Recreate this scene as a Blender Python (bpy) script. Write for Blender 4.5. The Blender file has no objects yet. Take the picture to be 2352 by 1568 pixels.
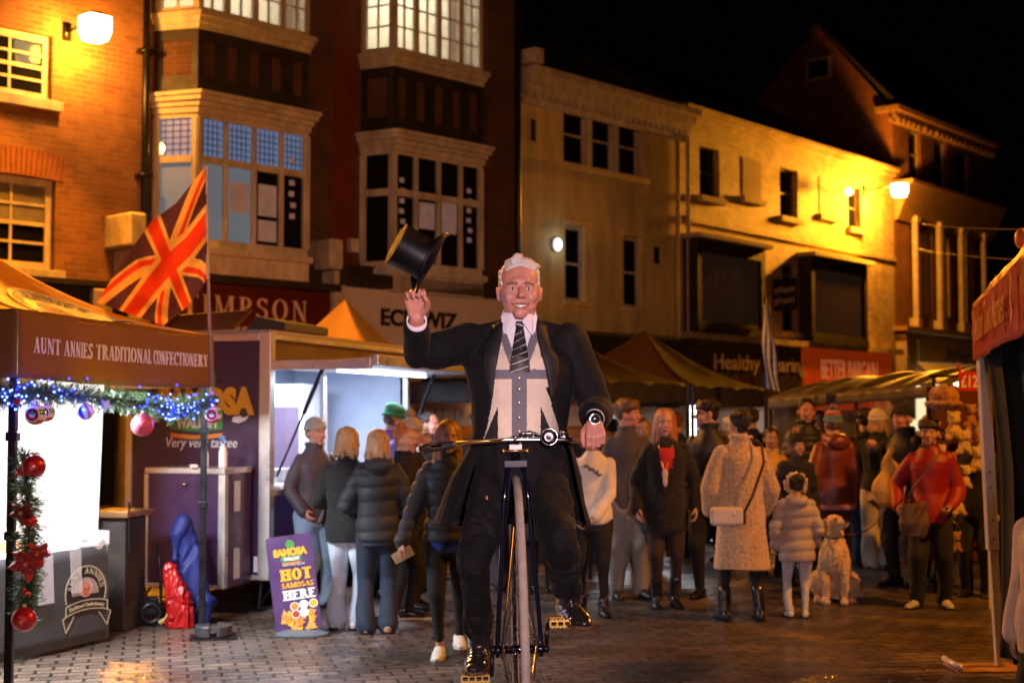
import bpy, bmesh, math, random
import numpy as np
from mathutils import Vector, Matrix, noise
random.seed(7); RNG = np.random.RandomState(11)
R = math.radians; PI = math.pi
sc = bpy.context.scene
COL = sc.collection
# ---------------------------------------------------------------- camera maths (photo measured on a 2352 px wide grid)
CX, CY, F = 1176., 784., 3267.
HC = 1.65; PITCH = R(2.91)
CAM = Vector((0, 0, HC))
_c, _s = math.cos(PITCH), math.sin(PITCH)
def ray(px, py):
    x = (px-CX)/F; y = -(py-CY)/F
    return Vector((x, _c-y*_s, _s+y*_c))
def P(px, py, Y):
    r = ray(px, py); return CAM+r*(Y/r.y)
def G(px, py):
    r = ray(px, py); return CAM+r*(-HC/r.z)
def gx(px, Y):                      # ground point under column px at depth Y
    return Vector(((px-CX)/F*Y*1.0013, Y, 0))
# ---------------------------------------------------------------- object helpers
def tag(o, label=None, cat=None, group=None, kind=None):
    if label: o['label'] = label
    if cat: o['category'] = cat
    if group: o['group'] = group
    if kind: o['kind'] = kind
    return o
def empty(name, loc=(0, 0, 0), rz=0, label=None, cat=None, group=None):
    o = bpy.data.objects.new(name, None); COL.objects.link(o)
    o.location = loc; o.rotation_euler = (0, 0, rz); o.empty_display_size = .1
    return tag(o, label, cat, group)
class MB:
    def __init__(s): s.v = []; s.f = []; s.m = []; s.cur = 0
    def add(s, vs, fs):
        n = len(s.v); s.v += [tuple(v) for v in vs]
        for f in fs: s.f.append(tuple(i+n for i in f)); s.m.append(s.cur)
        return s
    def box(s, x0, x1, y0, y1, z0, z1):
        if x0 > x1: x0, x1 = x1, x0
        if y0 > y1: y0, y1 = y1, y0
        if z0 > z1: z0, z1 = z1, z0
        return s.add([(x0,y0,z0),(x1,y0,z0),(x1,y1,z0),(x0,y1,z0),(x0,y0,z1),(x1,y0,z1),(x1,y1,z1),(x0,y1,z1)],
              [(0,3,2,1),(4,5,6,7),(0,1,5,4),(1,2,6,5),(2,3,7,6),(3,0,4,7)])
    def hexa(s, p):                 # 8 points, bottom 4 ccw then top 4
        return s.add(p, [(0,3,2,1),(4,5,6,7),(0,1,5,4),(1,2,6,5),(2,3,7,6),(3,0,4,7)])
    def obox(s, p0, p1, u0, u1, z0, z1, d0, d1):    # box along plan line p0->p1, outward normal to the right of it
        dx, dy = p1[0]-p0[0], p1[1]-p0[1]; L = math.hypot(dx, dy); dx /= L; dy /= L
        nx, ny = dy, -dx
        q = [(p0[0]+dx*u+nx*d, p0[1]+dy*u+ny*d) for u, d in ((u0,d1),(u1,d1),(u1,d0),(u0,d0))]
        return s.hexa([(a,b,z0) for a, b in q]+[(a,b,z1) for a, b in q])
    def prism(s, poly, z0, z1):     # plan polygon
        n = len(poly)
        return s.add([(x,y,z0) for x,y in poly]+[(x,y,z1) for x,y in poly],
              [tuple(range(n))[::-1], tuple(range(n,2*n))]+[(i,(i+1)%n,(i+1)%n+n,i+n) for i in range(n)])
    def slab(s, pts, th):           # flat polygon (3D points) given thickness th along its normal
        pts = [Vector(p) for p in pts]; n = (pts[1]-pts[0]).cross(pts[2]-pts[0]).normalized()*th; k = len(pts)
        return s.add(pts+[p-n for p in pts], [tuple(range(k)), tuple(range(k,2*k))[::-1]]+[(i,i+k,(i+1)%k+k,(i+1)%k) for i in range(k)])
    def tube(s, pts, r, n=8, cap=True):
        pts = [Vector(p) for p in pts]; rs = r if isinstance(r, (list, tuple)) else [r]*len(pts)
        vs = []; up = None
        for i, p in enumerate(pts):
            d = (pts[min(i+1, len(pts)-1)]-pts[max(i-1, 0)])
            if d.length < 1e-9: d = Vector((0,0,1))
            d.normalize()
            if up is None: up = d.orthogonal().normalized()
            up = (up-d*up.dot(d)); up = up.normalized() if up.length > 1e-6 else d.orthogonal().normalized()
            sd = d.cross(up)
            for k in range(n):
                a = 2*PI*k/n; vs.append(p+(up*math.cos(a)+sd*math.sin(a))*rs[i])
        fs = [(i*n+k, i*n+(k+1)%n, (i+1)*n+(k+1)%n, (i+1)*n+k) for i in range(len(pts)-1) for k in range(n)]
        if cap: fs += [tuple(range(n))[::-1], tuple(range((len(pts)-1)*n, len(pts)*n))]
        return s.add(vs, fs)
    def ell(s, c, r, nu=16, nv=10, M=None):
        c = Vector(c); vs = []
        if not isinstance(r, (tuple, list)): r = (r, r, r)
        def q(x, y, z):
            v = Vector((x*r[0], y*r[1], z*r[2])); v = M @ v if M else v; return c+v
        vs.append(q(0,0,-1))
        for j in range(1, nv):
            t = -PI/2+PI*j/nv
            for k in range(nu):
                a = 2*PI*k/nu; vs.append(q(math.cos(t)*math.cos(a), math.cos(t)*math.sin(a), math.sin(t)))
        vs.append(q(0,0,1)); fs = []
        for k in range(nu): fs.append((0, 1+(k+1)%nu, 1+k))
        for j in range(nv-2):
            for k in range(nu):
                a = 1+j*nu; fs.append((a+k, a+(k+1)%nu, a+nu+(k+1)%nu, a+nu+k))
        a = 1+(nv-2)*nu
        for k in range(nu): fs.append((a+k, a+(k+1)%nu, a+nu))
        return s.add(vs, fs)
    def lathe(s, prof, n=24, c=(0,0,0), M=None):    # profile (r, z)
        c = Vector(c); vs = []
        for r, z in prof:
            for k in range(n):
                a = 2*PI*k/n; v = Vector((r*math.cos(a), r*math.sin(a), z)); vs.append(c+(M @ v if M else v))
        fs = [(i*n+k, i*n+(k+1)%n, (i+1)*n+(k+1)%n, (i+1)*n+k) for i in range(len(prof)-1) for k in range(n)]
        return s.add(vs, fs)
    def torus(s, c, Rr, r, M=None, n=48, k=10):
        c = Vector(c); vs = []
        for i in range(n):
            a = 2*PI*i/n
            for j in range(k):
                b = 2*PI*j/k; v = Vector(((Rr+r*math.cos(b))*math.cos(a), (Rr+r*math.cos(b))*math.sin(a), r*math.sin(b)))
                vs.append(c+(M @ v if M else v))
        return s.add(vs, [(i*k+j, ((i+1)%n)*k+j, ((i+1)%n)*k+(j+1)%k, i*k+(j+1)%k) for i in range(n) for j in range(k)])
    def loft(s, rings, n=20, e=2.0):        # rings (cx,cy,cz,rx,ry) superellipse, capped
        vs = []
        for cx, cy, cz, rx, ry in rings:
            for k in range(n):
                a = 2*PI*k/n; ca, sa = math.cos(a), math.sin(a)
                vs.append((cx+rx*math.copysign(abs(ca)**(2/e), ca), cy+ry*math.copysign(abs(sa)**(2/e), sa), cz))
        m = len(rings)
        return s.add(vs, [(i*n+k, i*n+(k+1)%n, (i+1)*n+(k+1)%n, (i+1)*n+k) for i in range(m-1) for k in range(n)]+[tuple(range(n))[::-1], tuple(range((m-1)*n, m*n))])
    def cap(s, p0, r0, p1, r1, n=12):
        p0, p1 = Vector(p0), Vector(p1)
        s.ell(p0, r0, n, 8); s.ell(p1, r1, n, 8)
        if (p1-p0).length > 1e-5: s.tube([p0, p1], [r0*.995, r1*.995], n)
        return s
    def chain(s, pts, rs, n=12):
        for i in range(len(pts)-1): s.cap(pts[i], rs[i], pts[i+1], rs[i+1], n)
        return s
    def grid(s, fn, nu, nv, matfn=None):
        n = len(s.v)
        for j in range(nv+1):
            for i in range(nu+1): s.v.append(tuple(fn(i/nu, j/nv)))
        for j in range(nv):
            for i in range(nu):
                a = n+j*(nu+1)+i; s.f.append((a, a+1, a+nu+2, a+nu+1)); s.m.append(matfn((i+.5)/nu, (j+.5)/nv) if matfn else s.cur)
        return s
    def build(s, name, mats, parent=None, loc=(0,0,0), rz=0, smooth=False, label=None, cat=None, group=None, kind=None, rot=None):
        me = bpy.data.meshes.new(name); me.from_pydata(s.v, [], s.f)
        if not isinstance(mats, (list, tuple)): mats = [mats]
        for m in mats: me.materials.append(m)
        if len(mats) > 1: me.polygons.foreach_set('material_index', s.m)
        if smooth: me.polygons.foreach_set('use_smooth', [True]*len(me.polygons))
        me.update(); o = bpy.data.objects.new(name, me); COL.objects.link(o)
        o.location = loc; o.rotation_euler = rot if rot else (0, 0, rz)
        if parent: o.parent = parent
        return tag(o, label, cat, group, kind)
def solid(o, th, off=0):
    m = o.modifiers.new('thick', 'SOLIDIFY'); m.thickness = th; m.offset = off; return o
def bevel(o, w=.006, seg=2):
    m = o.modifiers.new('bev', 'BEVEL'); m.width = w; m.segments = seg; m.limit_method = 'ANGLE'; return o
# ---------------------------------------------------------------- materials
MATS = {}
def mat(name, col=(.5,.5,.5), rough=.6, metal=0, var=.15, vs=6, st=1, bump=0, bs=60, emit=None, es=0, spec=.5, trans=0, sheen=0, coat=0, alpha=None, transl=0, sub=0):
    if name in MATS: return MATS[name]
    m = bpy.data.materials.new(name); m.use_nodes = True; nt = m.node_tree; N = nt.nodes; L = nt.links
    b = N['Principled BSDF']; c4 = (*col, 1)
    b.inputs['Roughness'].default_value = rough; b.inputs['Metallic'].default_value = metal
    b.inputs['Specular IOR Level'].default_value = spec
    b.inputs['Base Color'].default_value = c4
    tc = N.new('ShaderNodeTexCoord')
    if var > 0:
        nz = N.new('ShaderNodeTexNoise'); nz.inputs['Scale'].default_value = vs; nz.inputs['Detail'].default_value = 6
        mpp = N.new('ShaderNodeMapping'); mpp.inputs['Scale'].default_value = (1,1,st); L.new(tc.outputs['Object'], mpp.inputs[0]); L.new(mpp.outputs[0], nz.inputs['Vector'])
        mr = N.new('ShaderNodeMapRange'); mr.inputs['From Min'].default_value = .3; mr.inputs['From Max'].default_value = .7
        mr.inputs['To Min'].default_value = 1-var; mr.inputs['To Max'].default_value = 1+var
        L.new(nz.outputs['Fac'], mr.inputs['Value'])
        mx = N.new('ShaderNodeVectorMath'); mx.operation = 'SCALE'; mx.inputs[0].default_value = col
        L.new(mr.outputs['Result'], mx.inputs['Scale']); L.new(mx.outputs['Vector'], b.inputs['Base Color'])
        r2 = N.new('ShaderNodeMapRange'); r2.inputs['From Min'].default_value = .3; r2.inputs['From Max'].default_value = .7
        r2.inputs['To Min'].default_value = max(0, rough-.1); r2.inputs['To Max'].default_value = min(1, rough+.1)
        L.new(nz.outputs['Fac'], r2.inputs['Value']); L.new(r2.outputs['Result'], b.inputs['Roughness'])
    if bump:
        n2 = N.new('ShaderNodeTexNoise'); n2.inputs['Scale'].default_value = bs; n2.inputs['Detail'].default_value = 4
        L.new(tc.outputs['Object'], n2.inputs['Vector'])
        bp = N.new('ShaderNodeBump'); bp.inputs['Strength'].default_value = bump; bp.inputs['Distance'].default_value = .01
        L.new(n2.outputs['Fac'], bp.inputs['Height']); L.new(bp.outputs['Normal'], b.inputs['Normal'])
    if emit: b.inputs['Emission Color'].default_value = (*emit, 1); b.inputs['Emission Strength'].default_value = es
    if trans: b.inputs['Transmission Weight'].default_value = trans
    if sheen: b.inputs['Sheen Weight'].default_value = sheen; b.inputs['Sheen Roughness'].default_value = .4
    if coat: b.inputs['Coat Weight'].default_value = coat
    if sub: b.inputs['Subsurface Weight'].default_value = sub; b.inputs['Subsurface Radius'].default_value = (.012, .005, .003); b.inputs['Subsurface Scale'].default_value = 1
    if alpha is not None: b.inputs['Alpha'].default_value = alpha
    if transl:
        t = N.new('ShaderNodeBsdfTranslucent'); t.inputs['Color'].default_value = c4
        ms = N.new('ShaderNodeMixShader'); ms.inputs[0].default_value = transl
        L.new(b.outputs[0], ms.inputs[1]); L.new(t.outputs[0], ms.inputs[2]); L.new(ms.outputs[0], N['Material Output'].inputs[0])
    MATS[name] = m; return m
def brick(name, c1, c2, mortar, bw=.225, rh=.075, ms=.011, rough=.85, bump=.5, ground=False, rot=0, paint=0):
    m = mat(name, c1, rough, var=0); nt = m.node_tree; N = nt.nodes; L = nt.links; b = N['Principled BSDF']
    tc = [n for n in N if n.type == 'TEX_COORD'][0]
    if ground:
        mp = N.new('ShaderNodeMapping'); mp.inputs['Rotation'].default_value = (0, 0, rot); L.new(tc.outputs['Object'], mp.inputs[0]); vec = mp.outputs[0]
    else:
        sx = N.new('ShaderNodeSeparateXYZ'); L.new(tc.outputs['Object'], sx.inputs[0])
        ad = N.new('ShaderNodeMath'); ad.operation = 'ADD'; L.new(sx.outputs[0], ad.inputs[0]); L.new(sx.outputs[1], ad.inputs[1])
        cb = N.new('ShaderNodeCombineXYZ'); L.new(ad.outputs[0], cb.inputs[0]); L.new(sx.outputs[2], cb.inputs[1]); vec = cb.outputs[0]
    br = N.new('ShaderNodeTexBrick'); L.new(vec, br.inputs['Vector']); br.inputs['Scale'].default_value = 1
    br.inputs['Brick Width'].default_value = bw; br.inputs['Row Height'].default_value = rh; br.inputs['Mortar Size'].default_value = ms
    br.inputs['Mortar Smooth'].default_value = .3; br.inputs['Bias'].default_value = 0
    br.inputs['Color1'].default_value = (*c1, 1); br.inputs['Color2'].default_value = (*c2, 1); br.inputs['Mortar'].default_value = (*mortar, 1)
    nz = N.new('ShaderNodeTexNoise'); nz.inputs['Scale'].default_value = 2.2; nz.inputs['Detail'].default_value = 8; L.new(tc.outputs['Object'], nz.inputs['Vector'])
    mr = N.new('ShaderNodeMapRange'); mr.inputs['From Min'].default_value = .3; mr.inputs['From Max'].default_value = .7
    mr.inputs['To Min'].default_value = .72; mr.inputs['To Max'].default_value = 1.25; L.new(nz.outputs['Fac'], mr.inputs['Value'])
    mx = N.new('ShaderNodeVectorMath'); mx.operation = 'SCALE'; L.new(br.outputs['Color'], mx.inputs[0]); L.new(mr.outputs['Result'], mx.inputs['Scale'])
    L.new(mx.outputs['Vector'], b.inputs['Base Color'])
    n3 = N.new('ShaderNodeTexNoise'); n3.inputs['Scale'].default_value = 45; n3.inputs['Detail'].default_value = 4; L.new(tc.outputs['Object'], n3.inputs['Vector'])
    h = N.new('ShaderNodeMath'); h.operation = 'MULTIPLY_ADD'; L.new(br.outputs['Fac'], h.inputs[0]); h.inputs[1].default_value = -1.0; L.new(n3.outputs['Fac'], h.inputs[2])
    bp = N.new('ShaderNodeBump'); bp.inputs['Strength'].default_value = bump; bp.inputs['Distance'].default_value = .012
    L.new(h.outputs[0], bp.inputs['Height']); L.new(bp.outputs['Normal'], b.inputs['Normal'])
    if ground:
        nb = N.new('ShaderNodeTexNoise'); nb.inputs['Scale'].default_value = .8; nb.inputs['Detail'].default_value = 5; L.new(tc.outputs['Object'], nb.inputs['Vector'])
        r2 = N.new('ShaderNodeMapRange'); r2.inputs['From Min'].default_value = .4; r2.inputs['From Max'].default_value = .6
        r2.inputs['To Min'].default_value = .13; r2.inputs['To Max'].default_value = .5; L.new(nb.outputs['Fac'], r2.inputs['Value']); L.new(r2.outputs['Result'], b.inputs['Roughness'])
    return m
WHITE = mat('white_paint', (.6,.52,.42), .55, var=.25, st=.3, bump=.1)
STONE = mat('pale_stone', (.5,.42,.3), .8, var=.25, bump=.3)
TIMBER = mat('dark_timber', (.025,.018,.014), .6, var=.4, bump=.3, bs=30)
GLASSD = mat('dark_glass', (.008,.008,.010), .07, var=0, spec=.15)
BLACKM = mat('black_metal', (.02,.02,.022), .35, metal=.6, var=.2)
DARK = mat('dark_interior', (.012,.01,.01), .9, var=.2)
SLATE = mat('roof_slate', (.03,.03,.034), .7, var=.4, vs=3, bump=.5, bs=12)
ALU = mat('brushed_aluminium', (.62,.6,.57), .35, metal=.6, var=.1)
CHROME = mat('chrome', (.8,.8,.82), .12, metal=1, var=0)
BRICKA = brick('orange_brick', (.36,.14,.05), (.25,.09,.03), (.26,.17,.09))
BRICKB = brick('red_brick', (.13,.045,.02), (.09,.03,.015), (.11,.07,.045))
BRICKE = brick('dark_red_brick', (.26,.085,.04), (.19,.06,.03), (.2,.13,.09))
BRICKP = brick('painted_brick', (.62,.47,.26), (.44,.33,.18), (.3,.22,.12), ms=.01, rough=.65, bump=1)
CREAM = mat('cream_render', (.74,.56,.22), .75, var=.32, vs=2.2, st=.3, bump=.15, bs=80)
LITW = mat('lit_window', (.6,.6,.55), .3, emit=(1,.93,.78), es=1.5, var=.1)
def lit(name, col, s): return mat(name, (.3,.3,.3), .3, emit=col, es=s, var=0)
# ---------------------------------------------------------------- lettering
def textgeo(body, bold=0, shear=0):
    cu = bpy.data.curves.new('txt', 'FONT'); cu.body = body; cu.size = 1; cu.offset = bold; cu.shear = shear; cu.dimensions = '2D'; cu.fill_mode = 'FRONT'; cu.resolution_u = 3
    o = bpy.data.objects.new('txt', cu); COL.objects.link(o)
    me = bpy.data.meshes.new_from_object(o.evaluated_get(bpy.context.evaluated_depsgraph_get()))
    vs = [(v.co.x, v.co.y) for v in me.vertices]; fs = [tuple(p.vertices) for p in me.polygons]
    bpy.data.objects.remove(o); bpy.data.meshes.remove(me); bpy.data.curves.remove(cu)
    return vs, fs
def serifgeo(body, th=.17, tn=.06, sf=.055, cond=1.0, gap=.12):
    V = []; Fc = []; x = 0.0
    def poly(pts):
        n = len(V); V.extend(pts); Fc.append(tuple(range(n, n+len(pts))))
    def rect(a, b, c, d): poly([(a,c),(b,c),(b,d),(a,d)])
    def stem(cx, w=None, y0=0, y1=1, s0=True, s1=True):
        w = w or th; rect(cx-w/2, cx+w/2, y0, y1); e = .075
        if s0: rect(cx-w/2-e, cx+w/2+e, y0, y0+sf)
        if s1: rect(cx-w/2-e, cx+w/2+e, y1-sf, y1)
    def diag(x0, x1, w, y0=0, y1=1): poly([(x0-w/2,y0),(x0+w/2,y0),(x1+w/2,y1),(x1-w/2,y1)])
    def arc(cx, cy, rx, ry, a0, a1, tx, ty, n=14):
        for i in range(n):
            a = R(a0+(a1-a0)*i/n); b = R(a0+(a1-a0)*(i+1)/n)
            q = [(cx+rx*math.cos(a), cy+ry*math.sin(a)), (cx+rx*math.cos(b), cy+ry*math.sin(b)),
                 (cx+(rx-tx)*math.cos(b), cy+(ry-ty)*math.sin(b)), (cx+(rx-tx)*math.cos(a), cy+(ry-ty)*math.sin(a))]
            if a1 < a0: q = q[::-1]
            poly(q)
    for ch in body:
        if ch == ' ': x += .38; continue
        k = len(V)
        if ch == 'I': stem(.16); w = .32
        elif ch == 'T': stem(.36, s1=False); rect(0, .72, 1-sf, 1); rect(0, .05, .8, 1); rect(.67, .72, .8, 1); w = .72
        elif ch == 'H': stem(.16); stem(.62); rect(.16, .62, .48, .48+tn); w = .78
        elif ch == 'M': stem(.14, tn); stem(.84); diag(.44, .17, th*.9); diag(.44, .8, tn); w = 1.0
        elif ch == 'N': stem(.14, tn); stem(.68, tn); diag(.66, .16, th); w = .82
        elif ch == 'A': diag(.1, .4, tn); diag(.66, .4, th); rect(.2, .58, .3, .3+tn); rect(-.02, .22, 0, sf); rect(.5, .84, 0, sf); w = .8
        elif ch == 'E': stem(.16); rect(.16, .6, 0, sf); rect(.16, .58, 1-sf, 1); rect(.16, .46, .48, .48+tn); rect(.56, .61, 0, .22); rect(.54, .59, .78, 1); rect(.43, .47, .4, .62); w = .64
        elif ch == 'F': stem(.16); rect(.16, .58, 1-sf, 1); rect(.16, .46, .48, .48+tn); rect(.54, .59, .78, 1); rect(.43, .47, .4, .62); w = .6
        elif ch == 'L': stem(.16); rect(.16, .6, 0, sf); rect(.56, .61, 0, .24); w = .62
        elif ch == 'P': stem(.16); arc(.3, .73, .32, .27, -90, 90, th, tn); rect(.16, .32, 1-tn, 1); rect(.16, .32, .46, .46+tn); w = .64
        elif ch == 'R': stem(.16); arc(.3, .74, .3, .26, -90, 90, th, tn); rect(.16, .32, 1-tn, 1); rect(.16, .32, .48, .48+tn); diag(.66, .4, th, 0, .5); rect(.56, .8, 0, sf); w = .76
        elif ch == 'D': stem(.16); arc(.3, .5, .44, .5, -90, 90, th, tn); rect(.16, .32, 1-tn, 1); rect(.16, .32, 0, tn); w = .76
        elif ch == 'O': arc(.4, .5, .4, .52, 0, 360, th, tn, 24); w = .8
        elif ch == 'C': arc(.4, .5, .4, .52, 42, 318, th, tn, 20); rect(.64, .7, .68, 1); w = .72
        elif ch == 'S': arc(.3, .76, .26, .25, 20, 270, th*.8, tn*1.3); arc(.3, .27, .29, .28, 90, -165, th*.9, tn*1.3); rect(.5, .55, .74, 1); rect(.01, .06, 0, .26); w = .6
        elif ch == 'U': stem(.15, s0=False, y0=.3); stem(.62, tn, s0=False, y0=.3); arc(.37, .32, .31, .34, 180, 360, th*.8, tn*1.4); w = .76
        elif ch == 'Y': stem(.38, y1=.5, s1=False); diag(.38, .1, th, .48, 1); diag(.38, .66, tn, .48, 1); rect(-.02, .24, 1-sf, 1); rect(.54, .8, 1-sf, 1); w = .76
        elif ch == 'W': diag(.3, .08, th); diag(.3, .5, tn); diag(.72, .5, th); diag(.72, .92, tn); rect(-.05, .22, 1-sf, 1); rect(.8, 1.04, 1-sf, 1); w = 1.0
        else: w = .5
        for i in range(k, len(V)): V[i] = (x+V[i][0]*cond, V[i][1])
        x += w*cond+gap
    return V, Fc
def letter(geo, fn, th, name, m, parent=None, u0=0, u1=1, v0=0, v1=1, seg=0, **kw):
    """map glyph geometry into fn(u, v, d) -> 3D; text box scaled to u0..u1, v0..v1 ; d = thickness out"""
    vs, fs = geo; xs = [a for a, b in vs]; x0, x1 = min(xs), max(xs); ys = [b for a, b in vs]; y0 = min(min(ys), 0) if kw.pop('fity', False) else 0
    y1 = kw.pop('capy', max(ys))
    mb = MB(); n = len(vs); q = []
    sx = (u1-u0)/(x1-x0); sy = (v1-v0)/(y1-y0)
    for i, f in enumerate(fs):
        k = len(mb.v); e = (i % 7)*.00025
        p = [(u0+(vs[j][0]-x0)*sx, v0+(vs[j][1]-y0)*sy) for j in f]; L = len(p)
        mb.v += [tuple(fn(a, b, th+e)) for a, b in p]+[tuple(fn(a, b, 0)) for a, b in p]
        mb.f.append(tuple(range(k, k+L))); mb.m.append(0)
        for j in range(L): mb.f.append((k+j, k+L+j, k+L+(j+1) % L, k+(j+1) % L)); mb.m.append(0)
    return mb.build(name, m, parent, **kw)
# ---------------------------------------------------------------- facade frames
class Wall:
    """local frame: x along the street wall, y into the building, z up"""
    def __init__(s, o, phi):
        s.o = Vector((o[0], o[1], 0)); s.phi = R(phi)
        s.d = Vector((math.sin(s.phi), math.cos(s.phi), 0)); s.n = Vector((math.cos(s.phi), -math.sin(s.phi), 0)); s.rz = PI/2-s.phi
    def hit(s, px, py, off=0):
        r = ray(px, py); k = (off-(CAM-s.o).dot(s.n))/r.dot(s.n); p = CAM+r*k
        return (p-s.o).dot(s.d), p.z
    def hitx(s, px, py, tx):        # plane x = tx -> (y, z)
        r = ray(px, py); k = (tx-(CAM-s.o).dot(s.d))/r.dot(s.d); p = CAM+r*k
        return -(p-s.o).dot(s.n), p.z
    def w(s, t, z=0, off=0): return s.o+s.d*t+s.n*off+Vector((0, 0, z))
    def root(s, name, label, cat, group=None): return empty(name, s.o, s.rz, label, cat, group)
def facade(mb, x0, x1, z0, z1, holes, y=0, dep=.14):
    xs = sorted({x0, x1, *[max(x0, min(x1, a)) for h in holes for a in h[:2]]}); zs = sorted({z0, z1, *[max(z0, min(z1, a)) for h in holes for a in h[2:4]]})
    for i in range(len(xs)-1):
        for j in range(len(zs)-1):
            cx, cz = (xs[i]+xs[i+1])/2, (zs[j]+zs[j+1])/2
            if any(h[0] < cx < h[1] and h[2] < cz < h[3] for h in holes): continue
            mb.add([(xs[i],y,zs[j]),(xs[i+1],y,zs[j]),(xs[i+1],y,zs[j+1]),(xs[i],y,zs[j+1])], [(0,1,2,3)])
    for a, b, c, d in [h[:4] for h in holes]:
        mb.add([(a,y,c),(b,y,c),(b,y,d),(a,y,d),(a,y+dep,c),(b,y+dep,c),(b,y+dep,d),(a,y+dep,d)], [(0,4,5,1),(1,5,6,2),(2,6,7,3),(3,7,4,0)])
def sash(root, h, y=.09, cols=1, rows=2, fw=.07, mw=.03, frame=WHITE, glass=GLASSD, sill=None, split=True, name='window'):
    a, b, c, d = h; mb = MB()
    mb.box(a, a+fw, y, y+.06, c, d); mb.box(b-fw, b, y, y+.06, c, d); mb.box(a+fw, b-fw, y, y+.06, c, c+fw); mb.box(a+fw, b-fw, y, y+.06, d-fw, d)
    for i in range(1, cols): x = a+fw+(b-a-2*fw)*i/cols; mb.box(x-mw/2, x+mw/2, y+.012, y+.05, c+fw, d-fw)
    for j in range(1, rows):
        z = c+fw+(d-c-2*fw)*j/rows; w = mw*1.5 if (split and j*2 == rows) else mw
        mb.box(a+fw, b-fw, y+.006, y+.052, z-w/2, z+w/2)
    o = mb.build(name, frame, root)
    p = MB().add([(a+fw,y+.035,c+fw),(b-fw,y+.035,c+fw),(b-fw,y+.035,d-fw),(a+fw,y+.035,d-fw)], [(0,1,2,3)]).build('pane', glass, o)
    if sill:
        s = MB().box(a-sill[0], b+sill[0], -sill[1], y-.002, c-sill[2], c-.003).build('sill', sill[3], o)
        bevel(s)
    return o
# ================================================================ camera, world, ground
cam = bpy.data.cameras.new('camera'); co = bpy.data.objects.new('camera', cam); COL.objects.link(co); sc.camera = co
co.location = CAM; co.rotation_euler = (PI/2+PITCH, 0, 0); cam.sensor_width = 36; cam.lens = 36*F/2352; cam.clip_end = 600; cam.clip_start = .05
cam.dof.use_dof = True; cam.dof.focus_distance = 5.85; cam.dof.aperture_fstop = 3.2
w = bpy.data.worlds.new('World'); sc.world = w; w.use_nodes = True
sky = w.node_tree.nodes.new('ShaderNodeTexSky'); sky.sky_type = 'NISHITA'; sky.sun_disc = False; sky.sun_elevation = R(-6); sky.sun_rotation = R(200)
mixb = w.node_tree.nodes.new('ShaderNodeVectorMath'); mixb.operation = 'MULTIPLY_ADD'
mixb.inputs[1].default_value = (.02, .016, .012); mixb.inputs[2].default_value = (.0006, .0004, .0004)
w.node_tree.links.new(sky.outputs[0], mixb.inputs[0]); w.node_tree.links.new(mixb.outputs[0], w.node_tree.nodes['Background'].inputs[0])
w.node_tree.nodes['Background'].inputs[1].default_value = 1
sc.view_settings.view_transform = 'Standard'; sc.view_settings.look = 'None'; sc.view_settings.exposure = 0; sc.view_settings.gamma = 1
PAVE = brick('block_paving', (.15,.105,.075), (.085,.06,.046), (.018,.015,.013), bw=.21, rh=.12, ms=.011, ground=True, rot=R(-14), bump=.8)
MB().add([(-44,-29,0),(74,-29,0),(74,124,0),(-44,124,0)], [(0,1,2,3)]).build('ground', PAVE, kind='structure')
# ================================================================ building walls
Oc = (.136, 26.1)
WC = Wall(Oc, 42.0)
WB = Wall(Oc, 43.0)
tBl, _ = WB.hit(345, 400)
pA = WB.w(tBl); WA = Wall((pA.x, pA.y), 43.0)
tC1, _ = WC.hit(1562, 400)
pD = WC.w(tC1); WD = Wall((pD.x, pD.y), 39.5)
tD1, _ = WD.hit(2052, 500)
pE = WD.w(tD1); WE = Wall((pE.x, pE.y), 39.5)
def hole(W, xl, xr, yt, yb, off=0):       # window opening from photo columns; heights read at the left edge
    a, zt = W.hit(xl, yt, off); b, _ = W.hit(xr, yt, off); _, zb = W.hit(xl, yb, off)
    return [a, b, zb, zt]
def box_shell(root, x0, x1, z1, depth, wallm, roofm=SLATE, ridge=2.6, gz=0):
    mb = MB(); mb.add([(x0,0,0),(x0,depth,0),(x0,depth,z1),(x0,0,z1)], [(0,1,2,3)]); mb.add([(x1,0,0),(x1,depth,0),(x1,depth,z1),(x1,0,z1)], [(0,1,2,3)])
    mb.add([(x0,depth,0),(x1,depth,0),(x1,depth,z1),(x0,depth,z1)], [(0,1,2,3)]); mb.build('side_wall', wallm, root)
    mb = MB(); mb.add([(x0,.0,z1),(x1,.0,z1),(x1,depth/2,z1+ridge),(x0,depth/2,z1+ridge),(x1,depth,z1),(x0,depth,z1)], [(0,1,2,3),(3,2,4,5),(0,3,5),(1,4,2)])
    return mb.build('roof', roofm, root)
# ---------------------------------------------------------------- A: orange brick house
A = WA.root('brick_house', 'orange brick town house with white sash windows beside the big street lamp', 'building')
hA1 = hole(WA, -62, 122, 68, 236); hA2 = hole(WA, -62, 128, 398, 622)
_, zA2 = WA.hit(110, 415); _, zA2b = WA.hit(110, 620); hA2[2], hA2[3] = zA2b, zA2+.02
_, zt = WA.hit(110, 82); _, zb = WA.hit(110, 232); hA1[2], hA1[3] = zb, zt
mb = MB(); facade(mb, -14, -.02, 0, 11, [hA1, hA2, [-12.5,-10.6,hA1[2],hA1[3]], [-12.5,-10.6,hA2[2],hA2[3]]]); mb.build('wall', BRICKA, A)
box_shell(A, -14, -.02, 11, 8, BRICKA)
for h in (hA1, hA2): sash(A, h, cols=2, rows=4, fw=.1, mw=.035, sill=(.12,.1,.14,WHITE))
for h in ([-12.5,-10.6,hA1[2],hA1[3]], [-12.5,-10.6,hA2[2],hA2[3]]): sash(A, h, cols=2, rows=4, fw=.1, sill=(.12,.1,.14,WHITE))
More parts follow.
